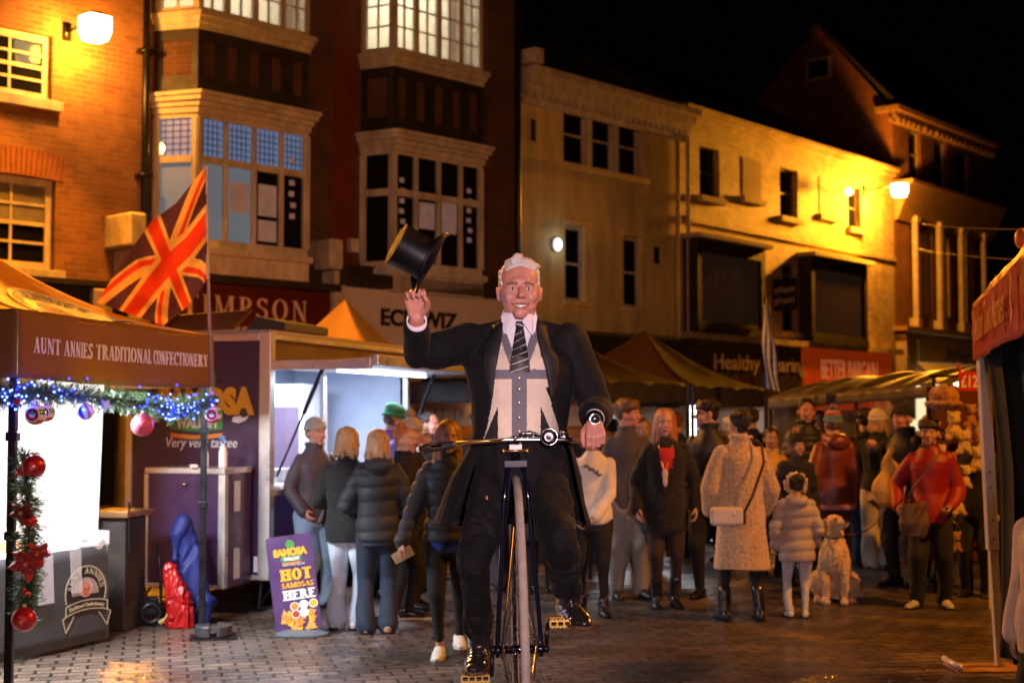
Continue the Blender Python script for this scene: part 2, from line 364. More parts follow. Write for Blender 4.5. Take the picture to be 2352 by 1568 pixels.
MB().box(hA2[0]+.1, hA2[1]-.1, .112, .12, (hA2[2]+hA2[3])/2+.03, hA2[3]-.1).build('blind', mat('grey_blind', (.2,.17,.15), .8, var=.2), A)
mb = MB()      # soldier arch
for i in range(20):
    u = -1+2*(i+.5)/20; cx = (hA2[0]+hA2[1])/2; hw = (hA2[1]-hA2[0])/2+.12; wv = hw*2/20*.42
    z0 = hA2[3]+.02-.04*u*u; x = cx+u*hw
    mb.hexa([(x-wv,-.012,z0),(x+wv,-.012,z0),(x+wv,.03,z0),(x-wv,.03,z0),(x-wv+u*.07,-.012,z0+.36),(x+wv+u*.07,-.012,z0+.36),(x+wv+u*.07,.03,z0+.36),(x-wv+u*.07,.03,z0+.36)])
mb.build('window_arch', mat('arch_brick', (.3,.1,.04), .8, var=.3, bump=.4), A)
_, zs = WA.hit(150, 660)
MB().box(-13, -.5, -.35, 0, zs-.9, zs).build('shop_fascia', DARK, A); MB().box(-13, -.5, -.45, -.0, zs+.003, zs+.08).build('cornice', TIMBER, A)
MB().box(-13, -.7, -.3, 0, .4, zs-.95).build('shop_window', GLASSD, A)
ta, za = WA.hit(196, 690)
bevel(MB().box(ta-.14, ta+.16, -.46, .0, za-.55, za+.14).build('console_bracket', STONE, A), .03)
mb = MB(); tp, _ = WA.hit(322, 400)
mb.tube([(tp,-.12,0),(tp,-.12,10.9)], .055); 
for z in (3.2, 5, 6.8, 8.6): mb.box(tp-.09, tp+.09, -.2, 0, z, z+.07)
mb.build('drainpipe', BLACKM, A, smooth=True)
# ---------------------------------------------------------------- B: two canted bays, shops below
B = WB.root('timber_framed_building', 'red brick building with two canted bay windows above the dark red shop sign', 'building')
bays = []
def bay_plan(xa, xb, xc, off=.6):
    tA, _ = WB.hit(xa, 400, 0); tB, _ = WB.hit(xb, 400, off); tC, _ = WB.hit(xc, 400, off)
    return (tA, tB, tC, tC+(tB-tA), off)
b1 = bay_plan(352, 452, 708); b2 = bay_plan(828, 903, 1108)
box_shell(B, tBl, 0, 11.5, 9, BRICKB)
mb = MB()     # brick piers
for xa, xb in ((702, 762), (1118, 1180)):
    ta, _ = WB.hit(xa, 400, .12); tb, _ = WB.hit(xb, 400, .12); mb.box(ta, tb, -.14, -.001, 3.6, 11.4)
mb.build('brick_pier', BRICKB, B)
ta, _ = WB.hit(790, 200, .1); MB().box(ta-.25, ta+.22, -.1, -.002, 3.6, 11.4).build('red_pilaster', mat('red_painted_brick', (.15,.02,.008), .7, var=.25, bump=.4), B)
tp, _ = WB.hit(1186, 300, .12)
mb = MB().tube([(tp,-.16,0),(tp,-.16,11.3)], .06); mb.box(tp-.18, tp+.1, -.3, -.05, 10, 10.3); mb.build('drainpipe', BLACKM, B, smooth=True)
GL1 = lit('blue_leaded_glass', (.04,.12,.24), 1.0); GL2 = lit('teal_glass', (.03,.13,.18), .7); GLD = mat('bay_glass', (.01,.01,.012), .1, var=0, spec=.2)
PAPER = mat('window_paper', (.55,.5,.52), .8, var=.15, emit=(.5,.4,.42), es=.08)
def zB(px, py, off=.6): return WB.hit(px, py, off)[1]
def band(bp, z0, z1, ex):          # plan prism following the bay, grown outward by ex
    tA, tB, tC, tD, o = bp
    return [(tA-ex*.6, 0), (tB-ex*.4, -o-ex), (tC+ex*.4, -o-ex), (tD+ex*.6, 0)], z0, z1
def bay(bp, zs, name, low, matf, rows, topw, muntins=False):
    pass
for bi, (bp, rows) in enumerate(((b1, dict(ct=(470,214), cb=(470,262), gt=(470,272), tr0=(470,358), tr1=(470,374), gb=(470,548), sill=(470,575), pt=(470,68), ft=(470,30))),
                 (b2, dict(ct=(906,300), cb=(906,345), gt=(906,352), tr0=(906,432), tr1=(906,448), gb=(906,598), sill=(906,618), pt=(906,152), ft=(906,118))))):
    z = {k: zB(*v) for k, v in rows.items()}
    tA, tB, tC, tD, o = bp
    lights = 4
    # window frame of the first floor
    fr = MB(); segs = [((tA,0),(tB,-o),1), ((tB,-o),(tC,-o),lights), ((tC,-o),(tD,0),1)]
    frame = None; panes = []
    for (p0, p1, n) in segs:
        L = math.hypot(p1[0]-p0[0], p1[1]-p0[1]); fw = .075
        fr.obox(p0, p1, 0, L, z['gb']-.12, z['gb'], -.08, 0.0); fr.obox(p0, p1, 0, L, z['gt'], z['cb'], -.08, 0.0); fr.obox(p0, p1, .08, L-.08, z['tr1'], z['tr0'], -.07, .012)
        for i in range(n+1):
            u = L*i/n; wd = .09 if i in (0, n) else .04
            fr.obox(p0, p1, max(0, u-wd), min(L, u+wd), z['gb'], z['gt'], -.06, .004)
            fr.obox(p0, p1, max(0, u-wd*.4), min(L, u+wd*.4), z['gb'], z['gt'], .003, .03)
    frame = fr.build('bay_window', WHITE, B)
    for si, (p0, p1, n) in enumerate(segs):
        L = math.hypot(p1[0]-p0[0], p1[1]-p0[1])
        for i in range(n):
            for r in range(2):
                z0, z1 = (z['gb'], z['tr1']) if r == 0 else (z['tr0'], z['gt'])
                pm = MB().obox(p0, p1, L*i/n+.03, L*(i+1)/n-.03, z0-.01, z1+.01, -.05, -.045)
                if bi == 0: g = (GL2 if (si, i) in ((0,0),(1,0),(1,1)) else GLD) if r == 0 else GL1
                else: g = GLD
                pm.build('pane', g, frame)
                if bi == 0 and r == 1:      # leading
                    ld = MB(); a0, a1 = L*i/n+.05, L*(i+1)/n-.05
                    for k in range(1, 5): u = a0+(a1-a0)*k/5; ld.obox(p0, p1, u-.006, u+.006, z0, z1, -.044, -.038)
                    for k in range(1, 6): zz = z0+(z1-z0)*k/6; ld.obox(p0, p1, a0, a1, zz-.006, zz+.006, -.044, -.037)
                    ld.build('leading', BLACKM, frame)
    # papers and ornaments behind the glass
    pp = MB()
    spots = ([(1,0,.3,.34),(2,0,.3,.36),(2,1,.02,.24)] if bi == 0 else [(1,0,.45,.34),(2,0,.42,.45)])
    for (i, r, v, hh) in spots:
        L = tC-tB; H = z['tr1']-z['gb']; u0 = L*i/4+.1; u1 = L*(i+1)/4-.07
        zz = z['gb']+H*(v+.1) if not r else z['gb']+.06
        MB().obox((tB,-o), (tC,-o), u0, u1, zz, zz+H*hh*1.2, -.04, -.034).build('notice', PAPER, frame)
    dots = MB(); L = tC-tB
    for i, cnt in ((0, 6), (3, 6)) if bi else ((3, 6),):
        for k in range(cnt):
            zz = z['gb']+.45+k*.17; MB().obox((tB,-o), (tC,-o), L*(i+.35)/4+.02*math.sin(k*2), L*(i+.55)/4+.02*math.sin(k*2), zz, zz+.08, -.04, -.033).build('hanging_ornament', PAPER, frame)
    if bi == 0:     # round bowls standing inside the top light of the canted side : pendant lamp
        pm = MB(); L = math.hypot(tB-tA, o); c = (tA+(tB-tA)*.45, -o*.45+.25, z['gt']-.42); pm.ell(c, (.1,.1,.13)); pm.build('pendant_lamp', lit('pendant_glow', (1,.62,.15), 9), frame)
    # cornice over, sill under
    cm = MB()
    hC = z['ct']-z['cb']
    for k, (a, b_, ex) in enumerate(((0,.3,.05),(.3,.55,.1),(.55,.8,.17),(.8,1,.22))):
        pl, _, _ = band(bp, 0, 0, ex); cm.prism(pl, z['cb']+hC*a, z['cb']+hC*b_)
    bevel(cm.build('cornice', WHITE, B), .012)
    pl, _, _ = band(bp, 0, 0, .09); cm = MB().prism(pl, z['gb']-.22, z['gb']-.122); pl, _, _ = band(bp, 0, 0, .02); cm.prism(pl, z['gb']-.5, z['gb']-.223); cm.build('window_sill', WHITE, B)
    # timber framed panel
    tm = MB(); bk = MB(); zp0, zp1 = z['ct'], z['pt']
    for (p0, p1, n) in ((segs[0][0], segs[0][1], 1), (segs[1][0], segs[1][1], 5), (segs[2][0], segs[2][1], 1)):
        L = math.hypot(p1[0]-p0[0], p1[1]-p0[1])
        bk.obox(p0, p1, 0, L, zp0, zp1, -.12, -.03)
        tm.obox(p0, p1, 0, L, zp0, zp0+.24, -.1, 0); tm.obox(p0, p1, 0, L, zp1-.16, zp1, -.1, 0)
        for i in range(n+1):
            u = L*i/n; wd = .11
            tm.obox(p0, p1, max(0, u-wd), min(L, u+wd), zp0+.24, zp1-.16, -.1, -.004)
    bk.build('brick_infill', BRICKB, B); tm.build('timber_frame', TIMBER, B)
    # upper lit window
    cm = MB(); hC = z['ft']-z['pt']
    for a, b_, ex in ((0,.35,.03),(.35,.7,.08),(.7,1,.14)): pl, _, _ = band(bp, 0, 0, ex); cm.prism(pl, z['pt']+hC*a, z['pt']+hC*b_)
    cm.build('cornice', WHITE, B)
    fr = MB(); zt = z['ft']+1.95
    ulist = []
    for si, (p0, p1, n) in enumerate(segs):
        L = math.hypot(p1[0]-p0[0], p1[1]-p0[1]); nn = 4 if si == 1 else 1
        fr.obox(p0, p1, 0, L, z['ft'], z['ft']+.09, -.07, 0); fr.obox(p0, p1, 0, L, zt-.1, zt+.3, -.07, 0)
        for i in range(nn+1):
            u = L*i/nn; wd = .09 if i in (0, nn) else .05
            fr.obox(p0, p1, max(0, u-wd), min(L, u+wd), z['ft']+.09, zt-.1, -.06, .006)
        for i in range(nn):
            a0, a1 = L*i/nn, L*(i+1)/nn
            fr.obox(p0, p1, (a0+a1)/2-.014, (a0+a1)/2+.014, z['ft']+.09, zt-.1, -.05, -.012)
            for k in range(1, 5): zz = z['ft']+.09+(zt-z['ft']-.19)*k/5; fr.obox(p0, p1, a0+.04, a1-.04, zz-.012, zz+.012, -.049, -.014)
            ulist.append((p0, p1, a0, a1))
    uf = fr.build('lit_window', WHITE, B)
    for q, (p0, p1, a0, a1) in enumerate(ulist):
        MB().obox(p0, p1, a0+.02, a1-.02, z['ft']+.05, zt-.05, -.04, -.038).build('pane', mat('lit_room_glass', (.9,.9,.85), .15, emit=(1,.9,.68), es=.12, var=0, alpha=.22), uf)
    pl, _, _ = band(bp, 0, 0, .2); MB().prism(pl, zt+.3, zt+.5).build('cornice', WHITE, B)
zr0, zr1 = zB(470,30)+.0, zB(470,30)+2.1
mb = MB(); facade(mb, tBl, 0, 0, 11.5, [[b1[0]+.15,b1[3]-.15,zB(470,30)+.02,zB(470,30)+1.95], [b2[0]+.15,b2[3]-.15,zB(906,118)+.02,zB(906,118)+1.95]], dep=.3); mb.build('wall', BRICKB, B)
ROOM = mat('room_plaster', (.72,.68,.58), .8, var=.08); rooms = []
for bp, z0 in ((b1, zB(470,30)), (b2, zB(906,118))):
    x0, x1 = bp[0]-.0, bp[3]+.0; mb = MB()
    for b in ((x0,x1,3.2,3.25,z0-.6,z0+2.4), (x0-.05,x0,.3,3.2,z0-.6,z0+2.4), (x1,x1+.05,.3,3.2,z0-.6,z0+2.4), (x0,x1,.3,3.2,z0-.65,z0-.6), (x0,x1,.3,3.2,z0+2.4,z0+2.45)): mb.box(*b)
    rm = mb.build('room', ROOM, B)
    MB().box(x0+.3,x0+.42,.5,2.9,z0+2.3,z0+2.36).build('ceiling_light', lit('tube_light', (1,.95,.8), 14), rm); MB().box(x1-.7,x1-.58,.5,2.9,z0+2.3,z0+2.36).build('ceiling_light', lit('tube_light', (1,.95,.8), 14), rm)
    MB().box(x0+.02,x0+.5,2.0,3.1,z0-.6,z0+1.3).box(x1-.9,x1-.1,2.7,3.1,z0-.6,z0+1.0).build('cupboard', mat('cupboard_grey', (.3,.3,.28), .6), rm)
    rooms.append(WB.w((x0+x1)/2, z0+2.1, -1.5))
# shop fronts
SIGNRED = mat('sign_red', (.085,.008,.007), .45, var=.1); SIGNW = mat('sign_white', (.66,.55,.46), .6, var=.06)
def fascia(W, root, xl, xr, py_l, h, off, m, name='shop_sign', th=.08):
    a, z1 = W.hit(xl, py_l, off); b, _ = W.hit(xr, py_l, off)
    return bevel(MB().box(a, b, -off+.0, -off+th, z1-h, z1).build(name, m, root), .008), a, b, z1
def words(W, root, geo, p0, p1, hpx, off, m, name='lettering', th=.012):
    a, z0 = W.hit(*p0, off); b, _ = W.hit(*p1, off); _, z1 = W.hit(p0[0], p0[1]-hpx, off)
    return letter(geo, lambda u, v, d: (u, -off-.003-d, v), th, name, m, root, a, b, z0, z1)
f1, a1_, b1_, zf = fascia(WB, B, 372, 762, 640, 1.35, .5, SIGNRED); f1['label'] = 'dark red shop sign reading TIMPSON'
_, zf2 = WB.hit(480, 612, .5)
LT = mat('cream_lettering', (.75,.55,.42), .5, var=.05)
words(WB, f1, serifgeo('TIMPSON', gap=.22), (418, 722), (703, 734), 51, .5, LT)
words(WB, f1, textgeo('Great service by great people', .02), (430, 754), (640, 764), 16, .5, LT)
MB().box(tBl+.2, b1_+.1, -.62, 0, zf+.003, zf+.12).build('cornice', TIMBER, B)
MB().box(tBl, 0, -.3, -.003, zf+.12, zf+.5).build('fascia_board', TIMBER, B)
f2, a2_, b2_, zg = fascia(WB, B, 793, 1188, 657, 1.2, .5, SIGNW); f2['label'] = 'white shop sign reading ECIGWIZ'
words(WB, f2, textgeo('ECIGWIZ', .035), (874, 745), (1050, 757), 38, .5, mat('black_lettering', (.01,.01,.01), .4, var=0))
MB().box(a2_-.2, b2_, -.62, 0, zg+.003, zg+.22).build('cornice', TIMBER, B)
for px, py in ((302, 560), (757, 612)):
    t, z = WB.hit(px, py, .5)
    bevel(MB().box(t-.13, t+.13, -.68, 0, z-.05, z+.42).build('console_bracket', STONE, B), .03)
    bevel(MB().box(t+.02, t+.26, -.6, 0, .0, z-.06).build('shop_pilaster', STONE, B), .015)
t, z = WB.hit(807, 580, .1); bevel(MB().box(t-.09, t+.09, -.2, 0, z, z+.22).build('alarm_box', WHITE, B), .01)
MB().box(tBl+.5, -.2, -.4, -.003, .1, 2.5).build('shop_window', GLASSD, B)
# ---------------------------------------------------------------- C: cream rendered building
C = WC.root('cream_building', 'cream rendered building with a triple white sash window under a moulded white cornice', 'building')
_, zc = WC.hit(1195, 188)
zc = 7.72
hC = [hole(WC, 1294, 1468, 236, 374), hole(WC, 1298, 1345, 515, 690), hole(WC, 1432, 1474, 541, 705)]
hs = [1502, 1519, 566, 605]; hq = hole(WC, *hs)
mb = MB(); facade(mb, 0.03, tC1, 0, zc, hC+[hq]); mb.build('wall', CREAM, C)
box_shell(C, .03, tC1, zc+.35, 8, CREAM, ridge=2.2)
h = hC[0]; w3 = (h[1]-h[0]-.3)/3
for i in range(3):
    a = h[0]+i*(w3+.15); sash(C, [a, a+w3, h[2], h[3]], y=.06, fw=.06)
mb = MB()
for i in (1, 2): a = h[0]+i*(w3+.15)-.15; MB().box(a, a+.15, -.02, .1, h[2], h[3]).build('window_mullion', WHITE, C)
MB().box(h[1]-.0, h[1]+.08, -.02, .1, h[2]-.05, h[3]).build('window_post', WHITE, C)
bevel(MB().box(h[0]-.12, h[1]+.2, -.12, .0, h[2]-.14, h[2]-.01).build('window_sill', CREAM, C))
for h in hC[1:]: sash(C, h, fw=.07, sill=(.08,.08,.1,CREAM)); MB().box(h[0]-.05, h[1]+.16, -.05, 0, h[3]+.01, h[3]+.09).build('window_hood', CREAM, C)
MB().box(*hq[:2], .05, .1, *hq[2:]).build('vent', BLACKM, C)
mb = MB(); mb.box(0, tC1+.1, -.1, 0, zc-.32, zc-.2); mb.box(0, tC1+.15, -.2, 0, zc-.12, zc+.02); mb.box(0, tC1+.2, -.3, 0, zc+.02, zc+.2); mb.box(.0, tC1+.25, -.42, 0, zc+.2, zc+.34)
k = 0.1
while k < tC1: mb.box(k, k+.1, -.18, 0, zc-.2, zc-.12); k += .2
bevel(mb.build('cornice', WHITE, C), .01)
MB().box(-.12, .12, -.5, .3, zc+.36, zc+.62).build('corner_stone', WHITE, C)
t, z = WC.hit(1224, 300); MB().box(t-.05, t+.05, -.03, 0, z-.2, z+.2).build('wall_tie', BLACKM, C)
mb = MB().tube([(tC1-.25,-.12,0),(tC1-.25,-.12,zc-.3)], .05); mb.build('drainpipe', CREAM, C, smooth=True)
t, z = WC.hit(1340, 770, .3); MB().box(.4, tC1-.1, -.3, 0, 2.0, z).build('shop_sign', mat('dark_fascia', (.035,.028,.03), .5), C); MB().box(.3, tC1, -.4, 0, z+.003, z+.08).build('cornice', TIMBER, C)
MB().box(.5, tC1-.2, -.22, -.002, .3, 1.95).build('shop_window', GLASSD, C)
MB().box(1.6, 2.0, 3, 3.5, zc+1.2, zc+3.0).build('chimney', BRICKE, C)
# ---------------------------------------------------------------- D: painted brick building
D = WD.root('painted_brick_building', 'pale painted brick building lit orange by the far street lamp', 'building')
_, zd = WD.hit(1600, 262); zd -= .05
ho = [hole(WD, 1606, 1652, 333, 447), hole(WD, 1790, 1832, 382, 494), hole(WD, 1947, 1976, 425, 520), hole(WD, 1796, 1830, 603, 760)]
hb = [hole(WD, 1704, 1746, 360, 450), hole(WD, 1880, 1914, 403, 490)]
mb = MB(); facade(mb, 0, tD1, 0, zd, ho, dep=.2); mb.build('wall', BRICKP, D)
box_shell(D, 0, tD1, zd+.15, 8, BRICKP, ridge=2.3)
for i, h in enumerate(ho):
    sash(D, h, fw=.05, y=.14, frame=mat('dark_sash', (.1,.08,.06), .6), rows=2)
    bevel(MB().box(h[0]-.08, h[1]+.1, -.12, .0, h[2]-.14, h[2]-.01).build('window_sill', STONE, D))
for h in hb:
    MB().box(h[0], h[1], -.02, 0, h[2], h[3]).build('blocked_window', mat('blocked_render', (.42,.34,.22), .8), D)
    bevel(MB().box(h[0]-.08, h[1]+.1, -.12, .0, h[2]-.14, h[2]-.01).build('window_sill', STONE, D))
mb = MB(); mb.box(0, tD1, -.12, 0, zd-.06, zd+.06); mb.box(0, tD1, -.22, 0, zd+.06, zd+.16); bevel(mb.build('cornice', BRICKP, D), .01)
mb = MB().tube([(.15,-.1,0),(.15,-.1,zd-.5),(.15,-.1,zd-.3),(-.1,-.25,zd)], .05); mb.build('drainpipe', STONE, D, smooth=True)
# string course
_, zst = WD.hit(1600, 540, .0); MB().box(0, tD1, -.06, 0, zst+.25, zst+.36).build('string_course', BRICKP, D)
def oriel(xl, xr, yt, yb, ht, label):
    a, z1 = WD.hit(xl, yt, .35); b, _ = WD.hit(xr, yt, .35); _, z0 = WD.hit(xl, yb, .35)
    f = MB(); f.box(a, b, -.35, -.0, z1-.28, z1); f.box(a, a+.16, -.35, 0, z0, z1-.28); f.box(b-.16, b, -.35, 0, z0, z1-.28); f.box(a, b, -.38, 0, z0-.16, z0); f.box(a+.16, b-.16, -.33, -.25, z0, z0+.1)
    o = f.build('shop_bay', TIMBER, D); MB().box(a+.16, b-.16, -.26, -.24, z0+.1, z1-.28).build('pane', mat('oriel_glass', (.02,.014,.012), .1, spec=.3, emit=(.2,.09,.05), es=.05), o)  # faint brown emission stands in for reflections on the pane
    bevel(MB().box(a-.1, b+.15, -.5, 0, z1+.003, z1+.1).build('hood', STONE, o))
    nn = MB()
    for k in range(7): u = a+.25+(b-a-.5)*random.random(); nn.box(u, u+.15+.3*random.random(), -.235, -.23, z0+.15, z0+.3+random.random()*.6)
    nn.build('display_card', mat('display_card', (.12,.07,.06), .7, var=.3), o)
oriel(1602, 1757, 545, 745, 0, ''); oriel(1864, 1992, 587, 772, 0, '')
h = ho[3]
f3, a3, b3, z3 = fascia(WD, D, 1582, 1840, 778, 1.35, .25, mat('bronze_fascia', (.13,.09,.06), .28, metal=.4, var=.1)); f3['label'] = 'dark bronze shop sign reading Healthy Hearing'
words(WD, f3, textgeo('Healthy Hearing', .01), (1640, 846), (1850, 857), 36, .25, LT)
MB().box(-.1, tD1-.2, -.34, 0, z3+.003, z3+.14).build('cornice', BRICKP, D)
f4, a4, b4, z4 = fascia(WD, D, 1846, 2048, 796, 1.5, .25, mat('added_glow_red_sign', (.7,.09,.02), .5, var=.25, vs=2, emit=(.8,.08,.005), es=.14)); f4['label'] = 'orange red shop sign with tall pale letters'  # emission added to the sign board in place of lamplight on it
words(WD, f4, textgeo('BETTER BARGAIN', .0), (1886, 870), (2015, 874), 46, .25, mat('added_glow_letters', (.8,.35,.16), .6, var=.2, emit=(.8,.3,.1), es=.25))  # letters given emission too, standing in for lamplight
MB().box(.3, tD1-.3, -.2, -.002, .3, 2.2).build('shop_window', lit('shop_window_glow', (1,.75,.45), .004), D)
# ---------------------------------------------------------------- E: tall building at the corner
E = WE.root('corner_building', 'tall dark brick building with a steep gable and pale pilasters behind the far lamp', 'building')
tE1, _ = WE.hit(2268, 400)
_, ze = WE.hit(2040, 250); ze1 = ze
yb1, zb1 = WE.hitx(1722, 250, 0.02); ya, zap = WE.hitx(1878, 62, 0.02)
hw = [hole(WE, 2086, 2114, 294, 405), hole(WE, 2145, 2173, 318, 440), hole(WE, 2198, 2227, 341, 455)]
hf = [hole(WE, 2092, 2140, 525, 722), hole(WE, 2150, 2190, 535, 728), hole(WE, 2203, 2242, 545, 735)]
mb = MB(); facade(mb, 0.02, tE1, 0, ze1, hw+hf); mb.build('wall', BRICKE, E)
mb = MB().add([(.02,0,0),(.02,yb1,0),(.02,yb1,zb1),(.02,ya,zap),(.02,0,ze1)], [(0,1,2,3,4)]); mb.add([(tE1,0,0),(tE1,yb1,0),(tE1,yb1,zb1),(tE1,ya,zap),(tE1,0,ze1)], [(0,1,2,3,4)])
mb.build('gable_wall', BRICKE, E)
mb = MB().add([(-.1,-.2,ze1+.1),(tE1+.1,-.2,ze1+.1),(tE1+.1,ya,zap+.1),(-.1,ya,zap+.1),(tE1+.1,yb1,zb1+.1),(-.1,yb1,zb1+.1)], [(0,1,2,3),(3,2,4,5)]); solid(mb.build('roof', SLATE, E), .12)
y0_, zw0 = WE.hitx(1910, 180, -.02); y1_, zw1 = WE.hitx(1850, 138, -.02)
mb = MB(); mb.box(-.05, .0, y0_, y1_, zw0, zw0+.1); mb.box(-.05, .0, y0_, y1_, zw1-.1, zw1); mb.box(-.05, 0, y0_, y0_+.1, zw0+.1, zw1-.1); mb.box(-.05, 0, y1_-.1, y1_, zw0+.1, zw1-.1)
o = mb.build('gable_window', mat('aged_white', (.5,.42,.34), .6), E); MB().box(-.02, -.01, y0_+.1, y1_-.1, zw0+.1, zw1-.1).build('pane', GLASSD, o)
mb = MB(); mb.box(-.25, tE1+.1, -.1, 0, ze1-.35, ze1-.22); mb.box(-.18, tE1+.12, -.18, 0, ze1-.22, ze1-.05); mb.box(-.22, tE1+.18, -.3, .4, ze1-.05, ze1+.1)
k = 0
while k < tE1: mb.box(k, k+.16, -.22, 0, ze1-.36, ze1-.22) if int(k/.16) % 2 == 0 else None; k += .16
bevel(mb.build('cornice', mat('brown_stone', (.33,.2,.1), .7, var=.2), E), .01)
for h in hw: sash(E, h, fw=.07, frame=mat('aged_white', (.3,.28,.25)), rows=2)
for h in hf: sash(E, h, fw=.09, y=.12, frame=STONE, rows=1, split=False, glass=mat('painted_glow_glass', (.4,.22,.1), .5));  # amber window glow put into the pane colour
_, zb0 = WE.hit(2070, 500, .3); _, zbt = WE.hit(2070, 440, .3)
mb = MB(); mb.hexa([(0.0,-.12,zb0),(tE1,-.12,zb0),(tE1,-.02,zb0),(0,-.02,zb0),(0.0,-.5,zb0+.95),(tE1+.1,-.5,zb0+.95),(tE1+.1,-.02,zb0+.95),(0,-.02,zb0+.95)]); mb.box(0, tE1+.12, -.56, 0, zb0+.95, zb0+1.05); mb.build('shop_cornice', mat('brown_stone', (.33,.2,.1), .7, var=.2), E)
mb = MB()
zs_, zp_ = hf[0][2]-.1, hf[0][3]+.15
for h in hf:
    for x in (h[0]-.18, h[1]+.02):
        mb.tube([(x+.09,-.16,zs_),(x+.09,-.16,zp_)], .085, 12); mb.box(x-.04, x+.22, -.28, -.02, zp_, zp_+.16); mb.box(x-.04, x+.22, -.28, -.02, zs_-.25, zs_)
mb.build('half_column', STONE, E)
_, zl = WE.hit(2065, 745, .4); MB().box(-.1, tE1, -.4, 0, zl-.12, zl).build('ledge', mat('brown_stone', (.33,.2,.1)), E)
f5, a5, b5, z5 = fascia(WE, E, 2112, 2262, 778, .62, .3, SIGNW); f5['label'] = 'pale shop sign with a grey script name'
words(WE, f5, textgeo('Parlour', .01, .35), (2172, 832), (2228, 838), 34, .3, mat('grey_lettering', (.2,.17,.14), .6))
mb = MB().add([(a5-.2,-.32,z5-.64),(b5+.1,-.32,z5-.64),(b5+.1,-.75,z5-1.05),(a5-.2,-.75,z5-1.05)], [(0,1,2,3)]); solid(mb.build('awning', mat('cream_canvas', (.62,.55,.38), .8), E), .02)
MB().box(a5-.2, b5, -.2, -.01, 1.2, z5-1.1).build('shop_window', lit('bright_shop', (1,.86,.5), 2.2), E)
MB().box(.05, a5-.3, -.3, 0, 1.5, z5+.1).build('shop_pilaster', STONE, E)
# far white building beyond the corner
far = empty('far_building', P(2300, 800, 62)*1, WE.rz+.25, 'pale low building far down the street at the right edge', 'building')
far.location.z = 0; zf_ = P(2300, 632, 62).z
MB().box(-1.6, 9, 0, 6, 0, zf_).build('wall', mat('far_white', (.6,.62,.6), .7), far); MB().box(-1.8, 9.2, -.2, 6.2, zf_, zf_+.2).build('roof', SLATE, far)

# hanging sign on the painted building
t, z = WD.hit(1803, 676, .75); hs_ = MB().box(t-.03, t+.03, -1.05, -.45, z-.36, z+.36).build('hanging_sign', BLACKM, D); hs_['label'] = 'small black hanging sign reading Healthy Hearing'
MB().tube([(t,0,z+.42),(t,-1.1,z+.42)], .015).build('bracket', BLACKM, hs_)
for txt, zz in (('Healthy', z+.04), ('Hearing', z-.2)): letter(textgeo(txt, .01), lambda u, v, d: (t-.031-d, -u, v), .004, 'lettering', LT, hs_, 1.0, .5, zz, zz+.15)
# ================================================================ stalls and street things
PURPLE = mat('purple_panel', (.085,.04,.13), .35, var=.08); YEL = mat('yellow_print', (.85,.42,.02), .5, var=.05); WPR = mat('white_print', (.85,.82,.78), .5, var=.05)
GRN = mat('green_print', (.06,.28,.06), .5, var=.1); ORG = mat('orange_print', (.75,.25,.03), .5, var=.1)
BROWNC = mat('brown_canvas', (.23,.095,.016), .75, var=.12, bump=.2, transl=.15); ORANGEC = mat('orange_canvas', (.9,.45,.06), .6, var=.1, bump=.15, transl=.45)
def frame_of(o, x, y, z): return Vector(o)+x+y+z
class Strip:                    # vertical cloth between two plan points
    def __init__(s, a, b, za, zb, wav=.012, k=5, ph=0, bow=0):
        s.a, s.b = Vector((*a, 0)), Vector((*b, 0)); s.za, s.zb = za, zb; d = s.b-s.a; s.L = d.length; s.d = d.normalized(); s.n = Vector((s.d.y, -s.d.x, 0)); s.wav = wav; s.k = k; s.ph = ph; s.bow = bow
    def __call__(s, u, v, d=0):     # v 0 bottom .. 1 top
        o = s.wav*(math.sin(u*s.k*6.283+s.ph)+.5*math.sin(u*s.k*14.1+1.3+s.ph))*(1-.6*v)+d
        return s.a+s.d*(u*s.L)+s.n*o+Vector((0, 0, s.za+(s.zb-s.za)*v-s.bow*4*u*(1-u)*(1-v)))
# ---------------------------------------------------------------- confectionery stall
st = empty('market_stall', (-2.75, 7.9, 0), 0, 'brown canvas sweet stall lettered AUNT ANNIES with garlands at the left', 'market stall')
O = Vector((-2.75, 7.9, 0)); Nn = Vector((0,0,0)); Ff = Vector((-2.25,10.67,0))-O; Lf = Vector((-.98,.195,0))*2.8
def tent_roof(mb, cs, pk, ze, sag=.12, n=16, matf=None):
    for i in range(len(cs)):
        a, b = cs[i], cs[(i+1) % len(cs)]
        def fn(u, v, a=a, b=b, i=i):
            p = a.lerp(b, u); q = p.lerp(pk, v); zz = ze+(pk.z-ze)*v-sag*math.sin(PI*v)*(1-.15*math.cos(2*PI*u))
            return (q.x, q.y, zz-.03*math.sin(PI*u)*(1-v)+.006*math.sin(u*40+i)*(1-v))
        mb.cur = matf(i) if matf else 0; mb.grid(fn, n, n)
cs = [Nn, Ff, Ff+Lf, Lf]; cen = (Ff+Lf)/2; pk = Vector((cen.x, cen.y, 2.95))
mb = MB(); tent_roof(mb, cs, pk, 2.23, .17, 24); solid(mb.build('canopy', ORANGEC, st, smooth=True), .004)
for k, (a, b) in enumerate(((Nn, Ff), (Lf, Nn), (Ff, Ff+Lf))):
    S = Strip(a.xy, b.xy, 1.85, 2.235, .014, 2.3, k, .02); v = solid(MB().grid(lambda u, w_: S(u, w_), 60, 10).build('valance', BROWNC, st, smooth=True), .003)
    if k == 0:
        S0 = S
        def onv(u, v_, d, S=S0): return S(u, (v_-1.85)/.385, d+.004)
        sub = letter(serifgeo('AUNT ANNIES TRADITIONAL CONFECTIONERY', gap=.1, th=.19, tn=.07), onv, .002, 'lettering', WPR, v, .055, .955, 2.0, 2.09)
mb = None
